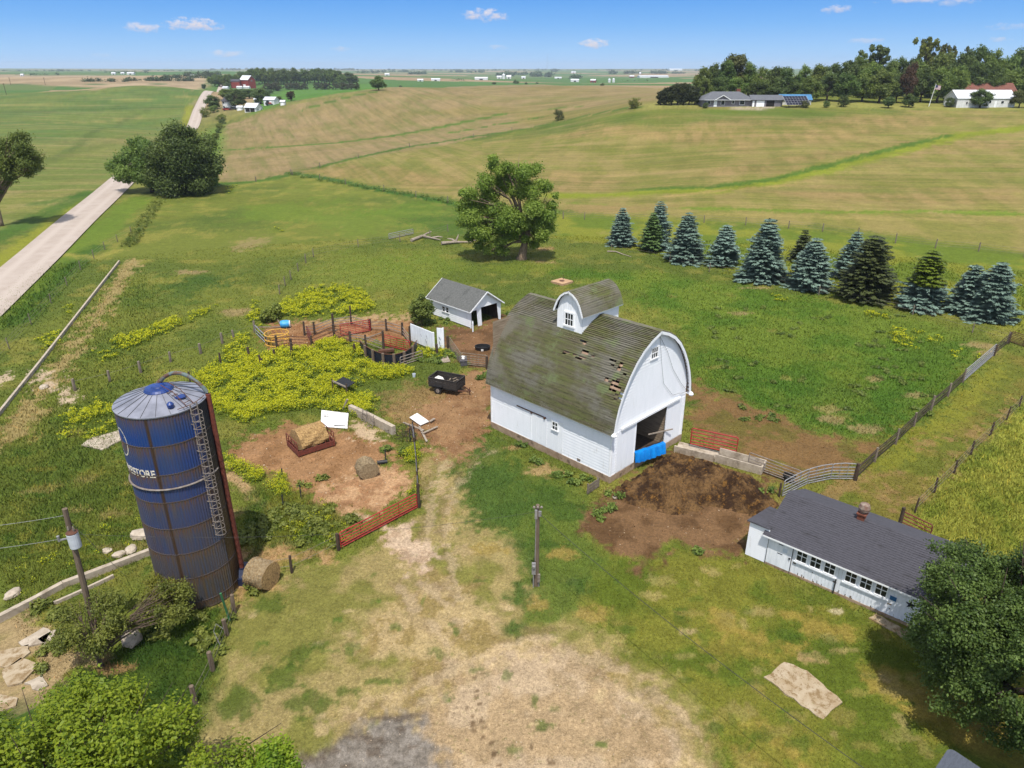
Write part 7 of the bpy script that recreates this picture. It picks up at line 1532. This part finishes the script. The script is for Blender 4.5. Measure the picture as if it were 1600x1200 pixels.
# grey ranch house on the ridge: x in metres from its middle, taken from the photo's 0.24 m pixels
HB = G(1137, 167); q = mpp(HB); HR = R(-14)
hs = gabled('ranch_house', 'grey ranch house with a hipped roof and front gable before the grove', 'house', HB+Vector((0,5,0)), 0, 80*q, 9.5, 2.7, 2.5, 'siding_grey', 'far_roof', [('window','f',-33*q,-27*q,.9,2.2,'white_trim'),('window','f',-11*q,-5*q,.6,2.3,'white_trim'),('window','f',6*q,10*q,1,2.3,'white_trim'),('window','f',18*q,26*q,.7,2.3,'white_trim'),('door','f',-22*q,-17*q,.1,2.4,'white_trim')], .8, hip=True)
m_ = MB(); m_.prism([(-20*q,-5.2,2.55),(2*q,-5.2,2.55),(-9*q,-5.2,4.0)], (0,2.5,0)); part('front_gable', m_, M['siding_grey'], hs); m_ = MB()
for a_, b_ in (((-21.5*q,2.42),(-9*q,4.1)),((3.5*q,2.42),(-9*q,4.1))): slab(m_, [(a_[0],-5.6,a_[1]),(b_[0],-5.6,b_[1]),(b_[0],-1,b_[1]),(a_[0],-1,a_[1])], .14)
part('gable_roof', m_, M['far_roof'], hs); m_ = MB(); m_.bar((-21.5*q,-5.62,2.42), (-9*q,-5.62,4.1), .06, .2); m_.bar((3.5*q,-5.62,2.42), (-9*q,-5.62,4.1), .06, .2); m_.bar((-38*q,-5.6,2.45), (40*q,-5.6,2.45), .08, .12); part('white_trim', m_, M['white_trim'], hs)
m_ = MB(); m_.box(18*q,24*q,.5,2,4.2,6.2); part('chimney', m_, M['brick'], hs)
gb = G(1196, 167); gabled('garage', 'low grey garage with one white door and one open bay beside the ranch house', 'garage', gb+Vector((1.0,4.5,0)), R(-6), 46*q, 8, 2.5, 1.5, 'siding_grey', 'far_roof', [('door','f',-16*q,-4*q,.0,2.2,'white_trim'),('bay_shade_panel','f',-1*q,11*q,0,2.2,'dark_hole'),('side_door','f',-22*q,-19*q,0,2.1,'white_trim')], .5)  # open bay is a dark panel carrying the shade inside as colour
# solar array on its frame
SB = G(1245, 167.5); so_ = thing('solar_array', 'tilted solar panel array on a ground frame beside the garage', 'solar panels', SB, R(4)); W2, h0, h1, dy_ = 18.5*q, .9, 3.9, 3.0
m_ = MB()
for i in range(8):
    for j in range(4):
        u0, u1, v0, v1 = i/8+.006, (i+1)/8-.006, j/4+.012, (j+1)/4-.012; Pq = lambda u, v: Vector((-W2+2*W2*u-(v*.9), -dy_/2+dy_*v, h0+(h1-h0)*v))
        m_.prism([Pq(u0,v0), Pq(u1,v0), Pq(u1,v1), Pq(u0,v1)], (0,.05,-.05))
part('panels', m_, M['solar'], so_); m_ = MB(); slab(m_, [(-W2-.1,-dy_/2,h0-.06), (W2+.1,-dy_/2,h0-.06), (W2-.8,dy_/2,h1-.06), (-W2-1.0,dy_/2,h1-.06)], .05); part('frame', m_, M['galv'], so_)
for x_ in (-W2*.7, 0, W2*.7): m_ = MB(); m_.bar((x_,.2,-.2), (x_,.2,2.4), .14, .14); m_.bar((x_,-1.0,-.2), (x_,-1.0,1.3), .12, .12); part('leg', m_, M['stain'], so_)
bs_ = G(1250,166); o = gabled('garden_barn', 'small shed with a light blue roof behind the solar array', 'shed', bs_+Vector((0,7,0)), R(-8), 46*q, 7, 2.2, 1.7, 'siding_white', 'blue_roof', [('door','f',-26*q,-20*q,0,2.1,'tan'),('window','f',-16*q,-12*q,1,2,'white_trim')], .4)
# flag pole
FP = G(1451,166.5); fl_ = thing('flagpole', 'leaning white flagpole with a flag before the grove', 'flagpole', FP); fh = tall(FP, 132); m_ = MB(); m_.tube([(0,0,-.3), (.9,0,fh)], [.11,.07], 7); m_.lathe([(0,fh-.05),(.16,fh+.1),(0,fh+.25)], 8, (.9,0,0)); part('pole', m_, M['white_trim'], fl_)
fo = thing('flag', 'red and white striped flag with a blue corner flying from the leaning pole', 'flag', FP+Vector((.9,0,fh-.2))); fw, fhh = 2.1, 1.5
for k in range(13):
    m_ = MB(); z1 = -fhh*k/13; z0 = -fhh*(k+1)/13; x0 = 0 if k > 6 else fw*.42
    for i in range(6): xa, xb = x0+(fw-x0)*i/6, x0+(fw-x0)*(i+1)/6; yy = lambda x: .12*math.sin(x*4); m_.quad((xa,yy(xa),z0-.1*xa), (xb,yy(xb),z0-.1*xb), (xb,yy(xb),z1-.1*xb), (xa,yy(xa),z1-.1*xa))
    part('stripe', m_, M['cloth_red' if k % 2 == 0 else 'cloth_white'], fo)
m_ = MB(); m_.quad((0,0,-fhh*7/13), (fw*.42,.12*math.sin(fw*1.68),-fhh*7/13-.04*fw), (fw*.42,.12*math.sin(fw*1.68),-.04*fw), (0,0,0)); cn = part('canton', m_, M['cloth_blue'], fo)
m_ = MB()
for r_ in range(5):
    for c_ in range(6): x_, z_ = .08+c_*.13, -.1-r_*.14; m_.quad((x_,-.03+.02*c_,z_-.04*x_), (x_+.05,-.03+.02*c_,z_-.04*x_), (x_+.05,-.03+.02*c_,z_+.05-.04*x_), (x_,-.03+.02*c_,z_+.05-.04*x_))
part('star_field', m_, M['cloth_white'], cn)
# long white building and the red roofed house
WB = G(1540, 168); q = mpp(WB); gabled('long_building', 'long white metal building with a pale roof at the edge of the grove', 'building', WB+Vector((0,5,0)), R(-3), 88*q, 10, 3.2, 2.7, 'siding_white', 'metal_roof', [('window','f',4*q,8*q,1.4,2.5,'white_trim'),('door','f',13*q,16*q,0,2.3,'white_trim'),('window','f',22*q,27*q,1.3,2.4,'white_trim'),('skylight_patch','f',-30*q,-28*q,1.2,2.0,'stain')], .3)
RB_ = G(1580, 166); RB_ = RB_+Vector((4,26,0)); gabled('red_roofed_house', 'house with a rust red roof behind the long white building', 'house', RB_, R(-6), 84*q, 10, 4.6, 3.0, 'tan', 'brown_roof', [('window','f',4,5.6,2.4,3.8,'white_trim')], .6)
tk_ = G(1480,166.5); m_ = MB(); m_.lathe([(0,-.9),(.8,-.8),(.95,0),(.8,.8),(0,.9)], 14); m_.v = [(z*1.3, y, x+.95) for x, y, z in m_.v]; solo('propane_tank', m_, M['white'], 'white propane tank lying under the trees by the long white building', 'tank', tk_)
def car(label, loc, rot, mt, s=1.0, name='parked_car', cat='car', pickup=False, group=None):
    o = thing(name, label, cat, loc, rot, group); o.scale = (s, s, s); m_ = MB(); m_.prism([(-2.2,-.85,.35),(2.2,-.85,.35),(2.25,-.85,.75),(1.3,-.85,.95),(-2.0,-.85,.98),(-2.25,-.85,.7)], (0,1.7,0)); part('body', m_, mt, o)
    m_ = MB(); m_.prism([(-1.7 if not pickup else -.2,-.75,.96),(1.2,-.75,.95),(.6,-.75,1.5),(-1.3 if not pickup else -.1,-.75,1.5)], (0,1.5,0)); part('cabin', m_, M['glass'], o)
    for x_ in (-1.4, 1.4):
        for y_ in (-.88, .72): m_ = MB(); m_.tube([(x_,y_,.34), (x_,y_+.16,.34)], .34, 12); part('wheel', m_, M['black'], o)
    return o
# the farm along the road
FHp = G(354,171); q = mpp(FHp)
gabled('farmhouse', 'two storey white farmhouse with a dark hipped roof by the road', 'house', FHp+Vector((0,4,0)), R(24), 16*q, 14*q, 5.2, 3.2, 'siding_white', 'coop_roof', [('window','f',-3.5,-2.3,.9,2.2,'white_trim'),('window','f',1.0,2.2,.9,2.2,'white_trim'),('window','f',1.0,2.2,3.4,4.6,'white_trim'),('window','f',-3.5,-2.3,3.4,4.6,'white_trim'),('porch','f',-1.4,.4,0,2.4,'white_trim')], .5, hip=True)
op = G(394,175); q = mpp(op); gabled('open_fronted_shed', 'white shed with a pale roof and dark open front by the tan field', 'shed', op+Vector((0,3,0)), R(-26), 24*q, 14*q, 2.6, 2.2, 'siding_white', 'metal_roof', [('bay_shade_panel','f',-10*q,-1*q,0,2.2,'dark_hole'),('bay_shade_panel','f',0*q,9*q,0,2.2,'dark_hole'),('window','r',-1.6,-.6,1,2,'white_trim'),('window','r',1,2,1,2,'white_trim')], .4)  # both bays are dark panels on the front wall, inside shade painted in
for x, y, w_, d_, h_, rh, lb, rr_ in ((423,164,20,12,3.0,1.6,'white farm garage with a wide door and tractor before it',-20),(401,162,9,7,2.4,1.2,'small white hut between the farm trees',10),(441,165,7,6,2.2,.8,'low white lean shed right of the farm garage',0),(374,173,9,5,2.0,.8,'white trailer box parked in the farm drive',-8)):
    Bp = G(x, y); q = mpp(Bp); gabled('farm_shed', lb, 'shed', Bp+Vector((0,2,0)), R(rr_), w_*q, d_*q, h_, rh, 'siding_white', 'metal_roof', [('door','f',-w_*q*.3,w_*q*.25,0,h_*.8,'white_trim')], .3)
Bp = G(379,137.5); q = mpp(Bp); rb2 = gabled('red_barn', 'big red barn with a white roof among the farm trees', 'barn', Bp+Vector((6,3,0)), R(-28), 18*q, 15*q, 12*q, 6*q, 'barn_red', 'metal_roof', [('door','f',-2,2,0,4,'white_trim'),('window','r',-1,1,7,8.5,'white_trim')], .5); Bp2 = G(369,138); gabled('red_barn_wing', 'lower red barn wing with a dark roof joined to the big red barn', 'barn', Bp2+Vector((-1,4,0)), R(8), 13*q, 11*q, 10*q, 3*q, 'barn_red', 'coop_roof', (), .4)
for x, y, w_, lb in ((375,138.5,9,'white domed shed in front of the red barn'),(386,138.5,10,'white low shed right of the domed one before the red barn'),(353,139,9,'pale little shed left of the red barn')):
    Bp = G(x, y); q = mpp(Bp); gabled('farm_shed', lb, 'shed', Bp, R(-15), w_*q, 5*q, 2.2*q, 1.6*q, 'siding_white', 'metal_roof', (), .3)
mr = mat('car_red', C(190,40,40), C(170,36,36), 3, .3); mw = mat('car_white', C(230,232,236,.85), C(220,222,226,.85), 3, .3); mo = mat('tractor_orange', C(206,84,44), C(186,70,36), 3, .5)
car('red car parked beside the white farmhouse', G(355,172.5), R(6), mr, 1.2); car('dark car parked in the farm drive behind the white trailer box', G(366,171.5), R(-20), M['stain'], 1.2); car('white car parked under the big tree by the farmhouse', G(369,169), R(30), mw, 1.2)
TP = G(420,164.7); tr2 = thing('tractor', 'orange tractor standing before the white farm garage', 'tractor', TP, R(20)); m_ = MB(); m_.box(-1.2,2.4,-.6,.6,.9,1.7); part('hood', m_, mo, tr2); m_ = MB(); m_.box(-1.3,.3,-.8,.8,1.7,3.0); part('cab', m_, M['glass'], tr2)
for x_, r_ in ((-1.0,.95),(1.9,.55)):
    for y_ in (-1.05,.75): m_ = MB(); m_.tube([(x_,y_,r_),(x_,y_+.3,r_)], r_, 14); part('wheel', m_, M['black'], tr2)
# far away farms
FARG = {}
def far_shed(x, y, w_, h_, lb, wm='siding_white', rm='metal_roof', rot=0, name='distant_shed', cat='shed', rhf=.5, d_=.5):
    Bp = G(x, y); q = mpp(Bp); gabled(name, lb, cat, Bp, R(rot), w_*q*.9, w_*q*d_, h_*q*(1-rhf*.6)*.72, h_*q*rhf*.72, wm, rm, [('door','f',-w_*q*.12,w_*q*.12,0,h_*q*.35,'stain')], .3)
for a in ((752,125,22,5,'long white shed beyond the crest of the tan field'),(681,126.5,15,4.5,'white farm building among dark trees right of the lone broad tree'),(657,127,10,4,'small white farmhouse nearest the lone broad tree on the plain'),(605,118,8,4,'pale grey farm far behind the lone broad tree'),(780,123,8,5,'white house beside the bin cluster on the plain'),(795,123,8,6,'white barn right of the bin cluster on the plain'),(818,123,7,4,'pale shed right of the white barn in the plain'),(898,128,14,5,'grey blue farmhouse under the dark round grove'),(872,123,12,3,'flat grey shed in the middle of the plain'),(1020,121.5,50,4,'very long white poultry house on the plain'),(1055,110.5,22,3.5,'white building high on the far horizon hill'),(896,114.5,8,3,'white speck of a farmhouse on the far hillside'),(178,116.5,7,4,'white shed left of two on the left horizon'),(205,116.5,12,4,'wide white shed on the left horizon'),(192,116,6,3.5,'small white hut between two sheds on the left horizon'),(305,121.5,13,5,'cream farm building at the far end of the road'),(35,119,5,4,'white house alone at the far left horizon'),(1000,116.5,3,4,'white silo like hut left of the poultry house')):
    far_shed(*a)
far_shed(927,129,9,6,'little red barn with a white roof out on the plain','barn_red','metal_roof',-20,'distant_barn','barn',.45,.8); far_shed(987,121.5,8,4,'red shed at the end of the poultry house','barn_red','metal_roof',0,'distant_barn','barn')
for x, y, w_, h_, lb in ((952,129,4.2,6,'white round grain bin, left of two by the little red barn'),(958.5,129,4.2,6.5,'white round grain bin, right of two by the little red barn'),(787,123.5,5,8,'tall white grain bin among trees on the plain')):
    Bp = G(x, y); q = mpp(Bp); o = thing('grain_bin', lb, 'grain bin', Bp); m_ = MB(); m_.lathe([(w_*q/2,-1),(w_*q/2,h_*q*.75)], 16); part('wall', m_, M['siding_white'], o); m_ = MB(); m_.lathe([(w_*q/2*1.03,h_*q*.74),(w_*q*.08,h_*q),(0,h_*q)], 16); part('roof', m_, M['metal_roof'], o)
Bp = G(855,110); q = mpp(Bp); o = thing('radio_mast', 'thin radio mast on the far horizon', 'mast', Bp); m_ = MB(); H9 = 24*q; m_.tube([(0,0,0), (0,0,H9)], [q*.16, q*.10], 5); part('mast', m_, M['galv'], o); m_ = MB()
for a_ in (0, 2.1, 4.2): m_.tube([(0,0,H9*.8), (8*q*.5*math.cos(a_), 8*q*.5*math.sin(a_), 0)], q*.02, 4)
part('guy_wires', m_, M['galv'], o)
for x, yb, yt in ((17,133,121),(71,133,121),(10,148,130)):
    Bp = G(x, yb); h9 = tall(Bp, yt); o = thing('power_pole', {17:'leftmost thin power pole at the edge of the tan strip',71:'thin power pole standing in the far tan strip',10:'tall thin power pole in the left green field'}[x], 'power pole', Bp); m_ = MB(); m_.tube([(0,0,0), (0,0,h9)], .16, 6); part('pole', m_, M['wood_dark'], o); m_ = MB(); m_.bar((-1.2,0,h9-.6), (1.2,0,h9-.6), .15, .15); part('crossarm', m_, M['wood_dark'], o)
# ================================================================== GRASS, WEEDS AND GROUND LITTER
g = np.random.default_rng(99)
inview = (np.abs(AA.ravel()) < R(43)) & (GR > 19)
def sample(mask, wgt, n):
    i = np.nonzero(mask)[0]; p = wgt[i]; p = p/p.sum(); return g.choice(i, min(n, len(i)), replace=False, p=p)
ii = sample(inview & (GR < 125), np.clip(dens, .02, 2)*np.clip(GR/45, .6, 1), 170000)
B = np.repeat(ii, 3); n = len(B); jx = g.normal(size=n)*(GR[B]*.0012+.04); jy = g.normal(size=n)*(GR[B]*.003+.04)
x = GX[B]+jx; y = GY[B]+jy; z = GZ[B]-.02; h = tall_g[B]*g.uniform(.55, 1.5, n); wd = np.clip(GR[B]*.00062, .016, .06)*g.uniform(.7, 1.4, n)
a = g.uniform(0, 6.283, n); ln = g.normal(size=(n, 2))*.45
V = np.stack([np.stack([x-np.cos(a)*wd, y-np.sin(a)*wd, z], 1), np.stack([x+np.cos(a)*wd, y+np.sin(a)*wd, z], 1), np.stack([x+ln[:,0]*h, y+ln[:,1]*h, z+h], 1)], 1).reshape(-1, 3)
cc = col[B]*g.uniform(.86, 1.42, n)[:,None]*np.array([1.0, 1.0, .95]); dry = g.uniform(0, 1, n) < .10; cc[dry] = cc[dry]*np.array([1.5, 1.22, 1.1])
cc = np.repeat(np.concatenate([cc, np.ones((n, 1))], 1), 3, 0)
m, nt, b = new_mat('grass_blades'); at = N(nt, 'ShaderNodeAttribute'); at.attribute_name = 'blade'; nt.links.new(at.outputs['Color'], b.inputs['Base Color']); b.inputs['Roughness'].default_value = .8; b.inputs['Specular IOR Level'].default_value = .1
solo('grass', npmesh('grass', V, np.arange(3*n).reshape(n, 3), m, {'blade': ('FLOAT_COLOR', cc)}), None, 'short and tussocky grass over the pasture and yard', 'grass', kind='stuff')
# yellow flowering weeds
wc_ = sstep(.36, .62, fbm(GX*.75, GY*.75, 55, 4))
ii = sample(inview & (weed > .04), (weed**1.8)*(wc_+.03)*np.clip(GR/60, .3, 1.5), 6400); n = len(ii)
P, Nn, T, S = [], [], [], []
hgt = g.uniform(.25, .72, n)*np.clip(weed[ii]+.35, .5, 1.05)*(.6+.9*fbm(GX[ii]*.9, GY[ii]*.9, 56, 3))
for k in range(30):
    top = k >= 15; r_ = g.uniform(0, .34, n)*(1 if not top else .85); a = g.uniform(0, 6.283, n); zf = g.uniform(.62, 1.0, n) if top else g.uniform(.12, .7, n)
    jx = g.normal(size=n)*.0 if k else 0
    P.append(np.stack([GX[ii]+r_*np.cos(a), GY[ii]+r_*np.sin(a), GZ[ii]+hgt*zf], 1)); Nn.append(unit(g.normal(size=(n, 3))*.6+np.array([0, 0, .8]))); T.append(np.where(top, 1.0, 0.0)*np.ones(n)*(.75+.25*g.uniform(size=n))+(0 if top else g.uniform(0, .3, n))); S.append(np.full(n, .042 if top else .062)*np.clip(GR[ii]/55, .8, 1.5))
P = np.concatenate(P); Nn = np.concatenate(Nn); T = np.concatenate(T); S = np.concatenate(S)
V, Q = leaf_quads(P, Nn, S, g, .7)
solo('yellow_weeds', npmesh('yellow_weeds', V, Q, leaf_mat('weed_leaves_and_flowers', C(96,126,40,.72), C(200,198,26,.9), .3, 0), {'tint': ('FLOAT', np.repeat(T, 4))}), None, 'waist high weeds in yellow flower spreading over the old yard', 'weeds', kind='stuff')
# broad leaved green weeds along walls and fences
def weeds_at(label, spots, n, hh, lm, seed):
    gg = np.random.default_rng(seed); cl = []
    for px, py, rx, ry in spots:
        p = G(px, py)
        for _ in range(max(2, int(rx*ry*9))): cl.append((p.x+gg.uniform(-rx, rx), p.y+gg.uniform(-ry, ry), p.z+hh*gg.uniform(.25, .6), .32, .32, hh*.5))
    V, Q, ti = cloud(cl, n, .10, seed, .5, .7); V[:,2] = np.maximum(V[:,2], .02); solo('green_weeds', npmesh('green_weeds', V, Q, lm, {'tint': ('FLOAT', ti)}), None, label, 'weeds', kind='stuff')
weeds_at('clumps of broad leaved weeds along the barn foundation and yard edges', [(885,748,1.2,.5),(905,752,1.0,.5),(838,725,.5,.3),(815,700,.4,.3),(960,775,.5,.4),(950,800,.7,.5),(930,808,.5,.4),(700,556,1.6,.8),(672,566,1.4,.8),(760,590,.9,1.0),(705,500,1.8,.3),(690,505,1,.3),(607,702,.8,.5),(640,700,.5,1.2),(545,600,1.2,.8),(800,492,1.0,.6),(1195,770,.7,.4),(1100,860,.6,.4)], 9000, .5, L_mid, 402)
weeds_at('rank green weeds below the red gate and round the silo', [(470,805,2.0,1.2),(520,820,1.8,1.2),(440,815,1.5,1.2),(400,835,1.0,1.6),(500,845,1.2,.7),(525,848,.6,.5),(510,750,.7,.4),(475,700+60,.5,.3),(330,1000,1.2,1.0),(300,975,1.4,.8),(180,985,1.5,.8),(100,1010,1.0,.6),(60,955,1.5,.6),(240,990,1.2,.7),(72,1045,.4,.6),(395,925,.8,.4),(355,960,.5,.6)], 14000, .42, L_bush, 403)
weeds_at('long green growth on the hedge bank round the crop field', [(460,273,1.6,1.5),(480,278,2,1),(505,283,2,1),(530,287,2,1),(555,291,2,1),(580,295,2,1),(605,299,2,1),(630,303,2,1),(655,308,2,1),(680,313,2,1),(700,317,1.5,1)], 5200, .9, L_mid, 404)
weeds_at('scrubby green growth along the old fence line by the road', [(246-k*1.15, 318+k*1.75, 1.2, 1.0) for k in range(0, 40, 2)], 6000, .8, L_bush, 406)
weeds_at('scattered dark docks and thistles in the green pasture', [(1130+rng.uniform(-30,330), 480+rng.uniform(0,180), .5, .4) for _ in range(60)], 9000, .3, L_mid, 405)
# pale stones, straw and bits of litter on bare ground
bare = inview & (dens < .3) & (GR < 100)
ii = sample(bare, np.ones(len(GX)), 700); n = len(ii); s = g.uniform(.015, .06, n)*np.clip(GR[ii]/40, .7, 1.6)
V = []; Q = []
base = np.array([[-1,-.6,0],[1,-.5,0],[.8,.7,0],[-.9,.6,0],[-.5,-.3,.6],[.5,-.2,.7],[.4,.4,.6],[-.5,.3,.55]])
fq = np.array([[4,5,6,7],[0,1,5,4],[1,2,6,5],[2,3,7,6],[3,0,4,7]]); a = g.uniform(0, 6.283, n)
for k in range(n):
    c_, s_ = math.cos(a[k]), math.sin(a[k]); v = base*s[k]*np.array([1, g.uniform(.3, 1), .8]); V.append(np.stack([v[:,0]*c_-v[:,1]*s_+GX[ii[k]], v[:,0]*s_+v[:,1]*c_+GY[ii[k]], v[:,2]+GZ[ii[k]]], 1)); Q.append(fq+8*k)
solo('rubble', npmesh('rubble', np.concatenate(V), np.concatenate(Q), mat('pale_rubble', C(212,192,164,.75), C(128,104,80), .9)), None, 'small pale stones, straw and clods scattered on the bare ground', 'rubble', kind='stuff')
# ================================================================== SKY, SUN, CAMERA
EL = 66.0
w = bpy.data.worlds.new('World'); scene.world = w; w.use_nodes = True
nt = w.node_tree; nt.nodes.clear()
out = nt.nodes.new('ShaderNodeOutputWorld'); sky = nt.nodes.new('ShaderNodeTexSky'); sky.sky_type = 'NISHITA'; sky.sun_disc = False
sky.sun_elevation = R(EL); sky.sun_rotation = R(180); sky.altitude = 250; sky.air_density = 1.0; sky.dust_density = .6; sky.ozone_density = 1.5
b1 = nt.nodes.new('ShaderNodeBackground'); b1.inputs[1].default_value = .15; hs = nt.nodes.new('ShaderNodeHueSaturation'); hs.inputs['Saturation'].default_value = .46; nt.links.new(sky.outputs[0], hs.inputs['Color']); nt.links.new(hs.outputs[0], b1.inputs[0])
tc = nt.nodes.new('ShaderNodeTexCoord'); sx = nt.nodes.new('ShaderNodeSeparateXYZ'); nt.links.new(tc.outputs['Generated'], sx.inputs[0])
cr = nt.nodes.new('ShaderNodeValToRGB'); mr = nt.nodes.new('ShaderNodeMapRange'); mr.inputs[1].default_value = -.01; mr.inputs[2].default_value = .19
nt.links.new(sx.outputs[2], mr.inputs[0]); nt.links.new(mr.outputs[0], cr.inputs[0])
e = cr.color_ramp.elements
for p, c in ((0,(178,214,252)),(.06,(172,212,254)),(.16,(158,205,252)),(.30,(126,186,249)),(.48,(92,163,242)),(1,(58,120,212))):
    if p == 0: q = e[0]
    elif p == 1: q = e[len(e)-1]
    else: q = e.new(p)
    q.position = p; q.color = lin(c)+(1,)
# small fair-weather clouds near the horizon
def MA(op, a, b=None, cl=False):
    n = nt.nodes.new('ShaderNodeMath'); n.operation = op; n.use_clamp = cl
    for i, v in enumerate((a, b)):
        if v is None: continue
        if isinstance(v, (int, float)): n.inputs[i].default_value = v
        else: nt.links.new(v, n.inputs[i])
    return n.outputs[0]
ns = nt.nodes.new('ShaderNodeTexNoise'); ns.inputs['Scale'].default_value = 95; ns.inputs['Detail'].default_value = 7; ns.inputs['Roughness'].default_value = .62
mp = nt.nodes.new('ShaderNodeMapping'); mp.inputs['Scale'].default_value = (1,1,1.9); nt.links.new(tc.outputs['Generated'], mp.inputs[0]); nt.links.new(mp.outputs[0], ns.inputs[0])
nz = MA('MULTIPLY', MA('SUBTRACT', ns.outputs[0], .5), 4.2)
tot = None; low = None
for px, py, wx, wy, s in ((302,38,40,9,1),(222,43,22,7,.9),(758,24,40,9,.95),(928,68,30,8,1),(352,84,32,5,.55),(531,76,16,4,.4),(778,74,20,4,.45),(1308,15,18,6,.8),(1490,2,30,6,.6),(1348,64,26,4,.4),(1562,62,14,4,.4),(1450,-2,60,6,.7),(1570,42,22,5,.35),(160,86,14,3,.2)):
    a, bb, c = ray(px, py); L = math.sqrt(a*a+bb*bb+c*c); d = (a/L, bb/L, c/L)
    tx = MA('DIVIDE', MA('SUBTRACT', sx.outputs[0], d[0]), wx/F*.95); tz = MA('DIVIDE', MA('SUBTRACT', sx.outputs[2], d[2]), wy/F*.95)
    q = MA('ADD', MA('MULTIPLY', tx, tx), MA('MULTIPLY', tz, tz))
    q = MA('ADD', MA('SUBTRACT', .75, q), nz)
    q = MA('MULTIPLY', MA('MULTIPLY', q, .9, True), s*.9)
    tot = q if tot is None else MA('MAXIMUM', tot, q)
    sh = MA('MULTIPLY', MA('GREATER_THAN', q, .001), MA('ADD', MA('MULTIPLY', tz, .5), .55, True))
    low = sh if low is None else MA('MAXIMUM', low, sh)
fy = MA('GREATER_THAN', sx.outputs[1], 0); tot = MA('MULTIPLY', tot, fy)
mx = nt.nodes.new('ShaderNodeMix'); mx.data_type = 'RGBA'; nt.links.new(low, mx.inputs[0]); mx.inputs[6].default_value = lin((206,202,216))+(1,); mx.inputs[7].default_value = lin((250,240,240))+(1,)
m2 = nt.nodes.new('ShaderNodeMix'); m2.data_type = 'RGBA'; nt.links.new(tot, m2.inputs[0]); nt.links.new(cr.outputs[0], m2.inputs[6]); nt.links.new(mx.outputs[2], m2.inputs[7])
b2 = nt.nodes.new('ShaderNodeBackground'); nt.links.new(m2.outputs[2], b2.inputs[0]); b2.inputs[1].default_value = 2**-.62
ms = nt.nodes.new('ShaderNodeMixShader'); m3 = nt.nodes.new('ShaderNodeMapRange'); m3.interpolation_type = 'SMOOTHSTEP'; m3.inputs[1].default_value = .12; m3.inputs[2].default_value = .3
nt.links.new(sx.outputs[2], m3.inputs[0]); nt.links.new(m3.outputs[0], ms.inputs[0]); nt.links.new(b2.outputs[0], ms.inputs[1]); nt.links.new(b1.outputs[0], ms.inputs[2]); nt.links.new(ms.outputs[0], out.inputs[0])
sl = bpy.data.lights.new('sun', 'SUN'); sl.energy = 3.5; sl.angle = R(.5); sl.color = (1, .96, .89)
so = bpy.data.objects.new('sun', sl); COL.objects.link(so); so.rotation_euler = (R(90-EL), 0, 0)
# thin summer haze
HAZE = True
if HAZE:
    hb = MB(); hb.box(-8600, 8600, -1200, 8600, -40, 75)
    m = bpy.data.materials.new('thin_haze'); m.use_nodes = True; t = m.node_tree; t.nodes.clear()
    o = t.nodes.new('ShaderNodeOutputMaterial'); v = t.nodes.new('ShaderNodeVolumePrincipled'); v.inputs['Color'].default_value = (.80, .90, 1, 1); v.inputs['Density'].default_value = 0.95e-4; v.inputs['Anisotropy'].default_value = .1
    t.links.new(v.outputs[0], o.inputs['Volume'])
    solo('haze', hb, m, 'thin pale blue summer haze over the distant fields', 'haze', kind='stuff')
cd = bpy.data.cameras.new('camera'); co = bpy.data.objects.new('camera', cd); COL.objects.link(co); scene.camera = co
co.location = (0, 0, CH); co.rotation_euler = (R(90)-TILT, 0, 0); cd.sensor_width = 36; cd.lens = F/1600*36; cd.clip_start = .5; cd.clip_end = 20000
scene.render.resolution_x, scene.render.resolution_y = 1024, 768
scene.view_settings.view_transform = 'Standard'; scene.view_settings.look = 'None'; scene.view_settings.exposure = 0.62; scene.view_settings.gamma = 1
scene.cycles.max_bounces = 6; scene.cycles.volume_bounces = 0; scene.cycles.transparent_max_bounces = 4
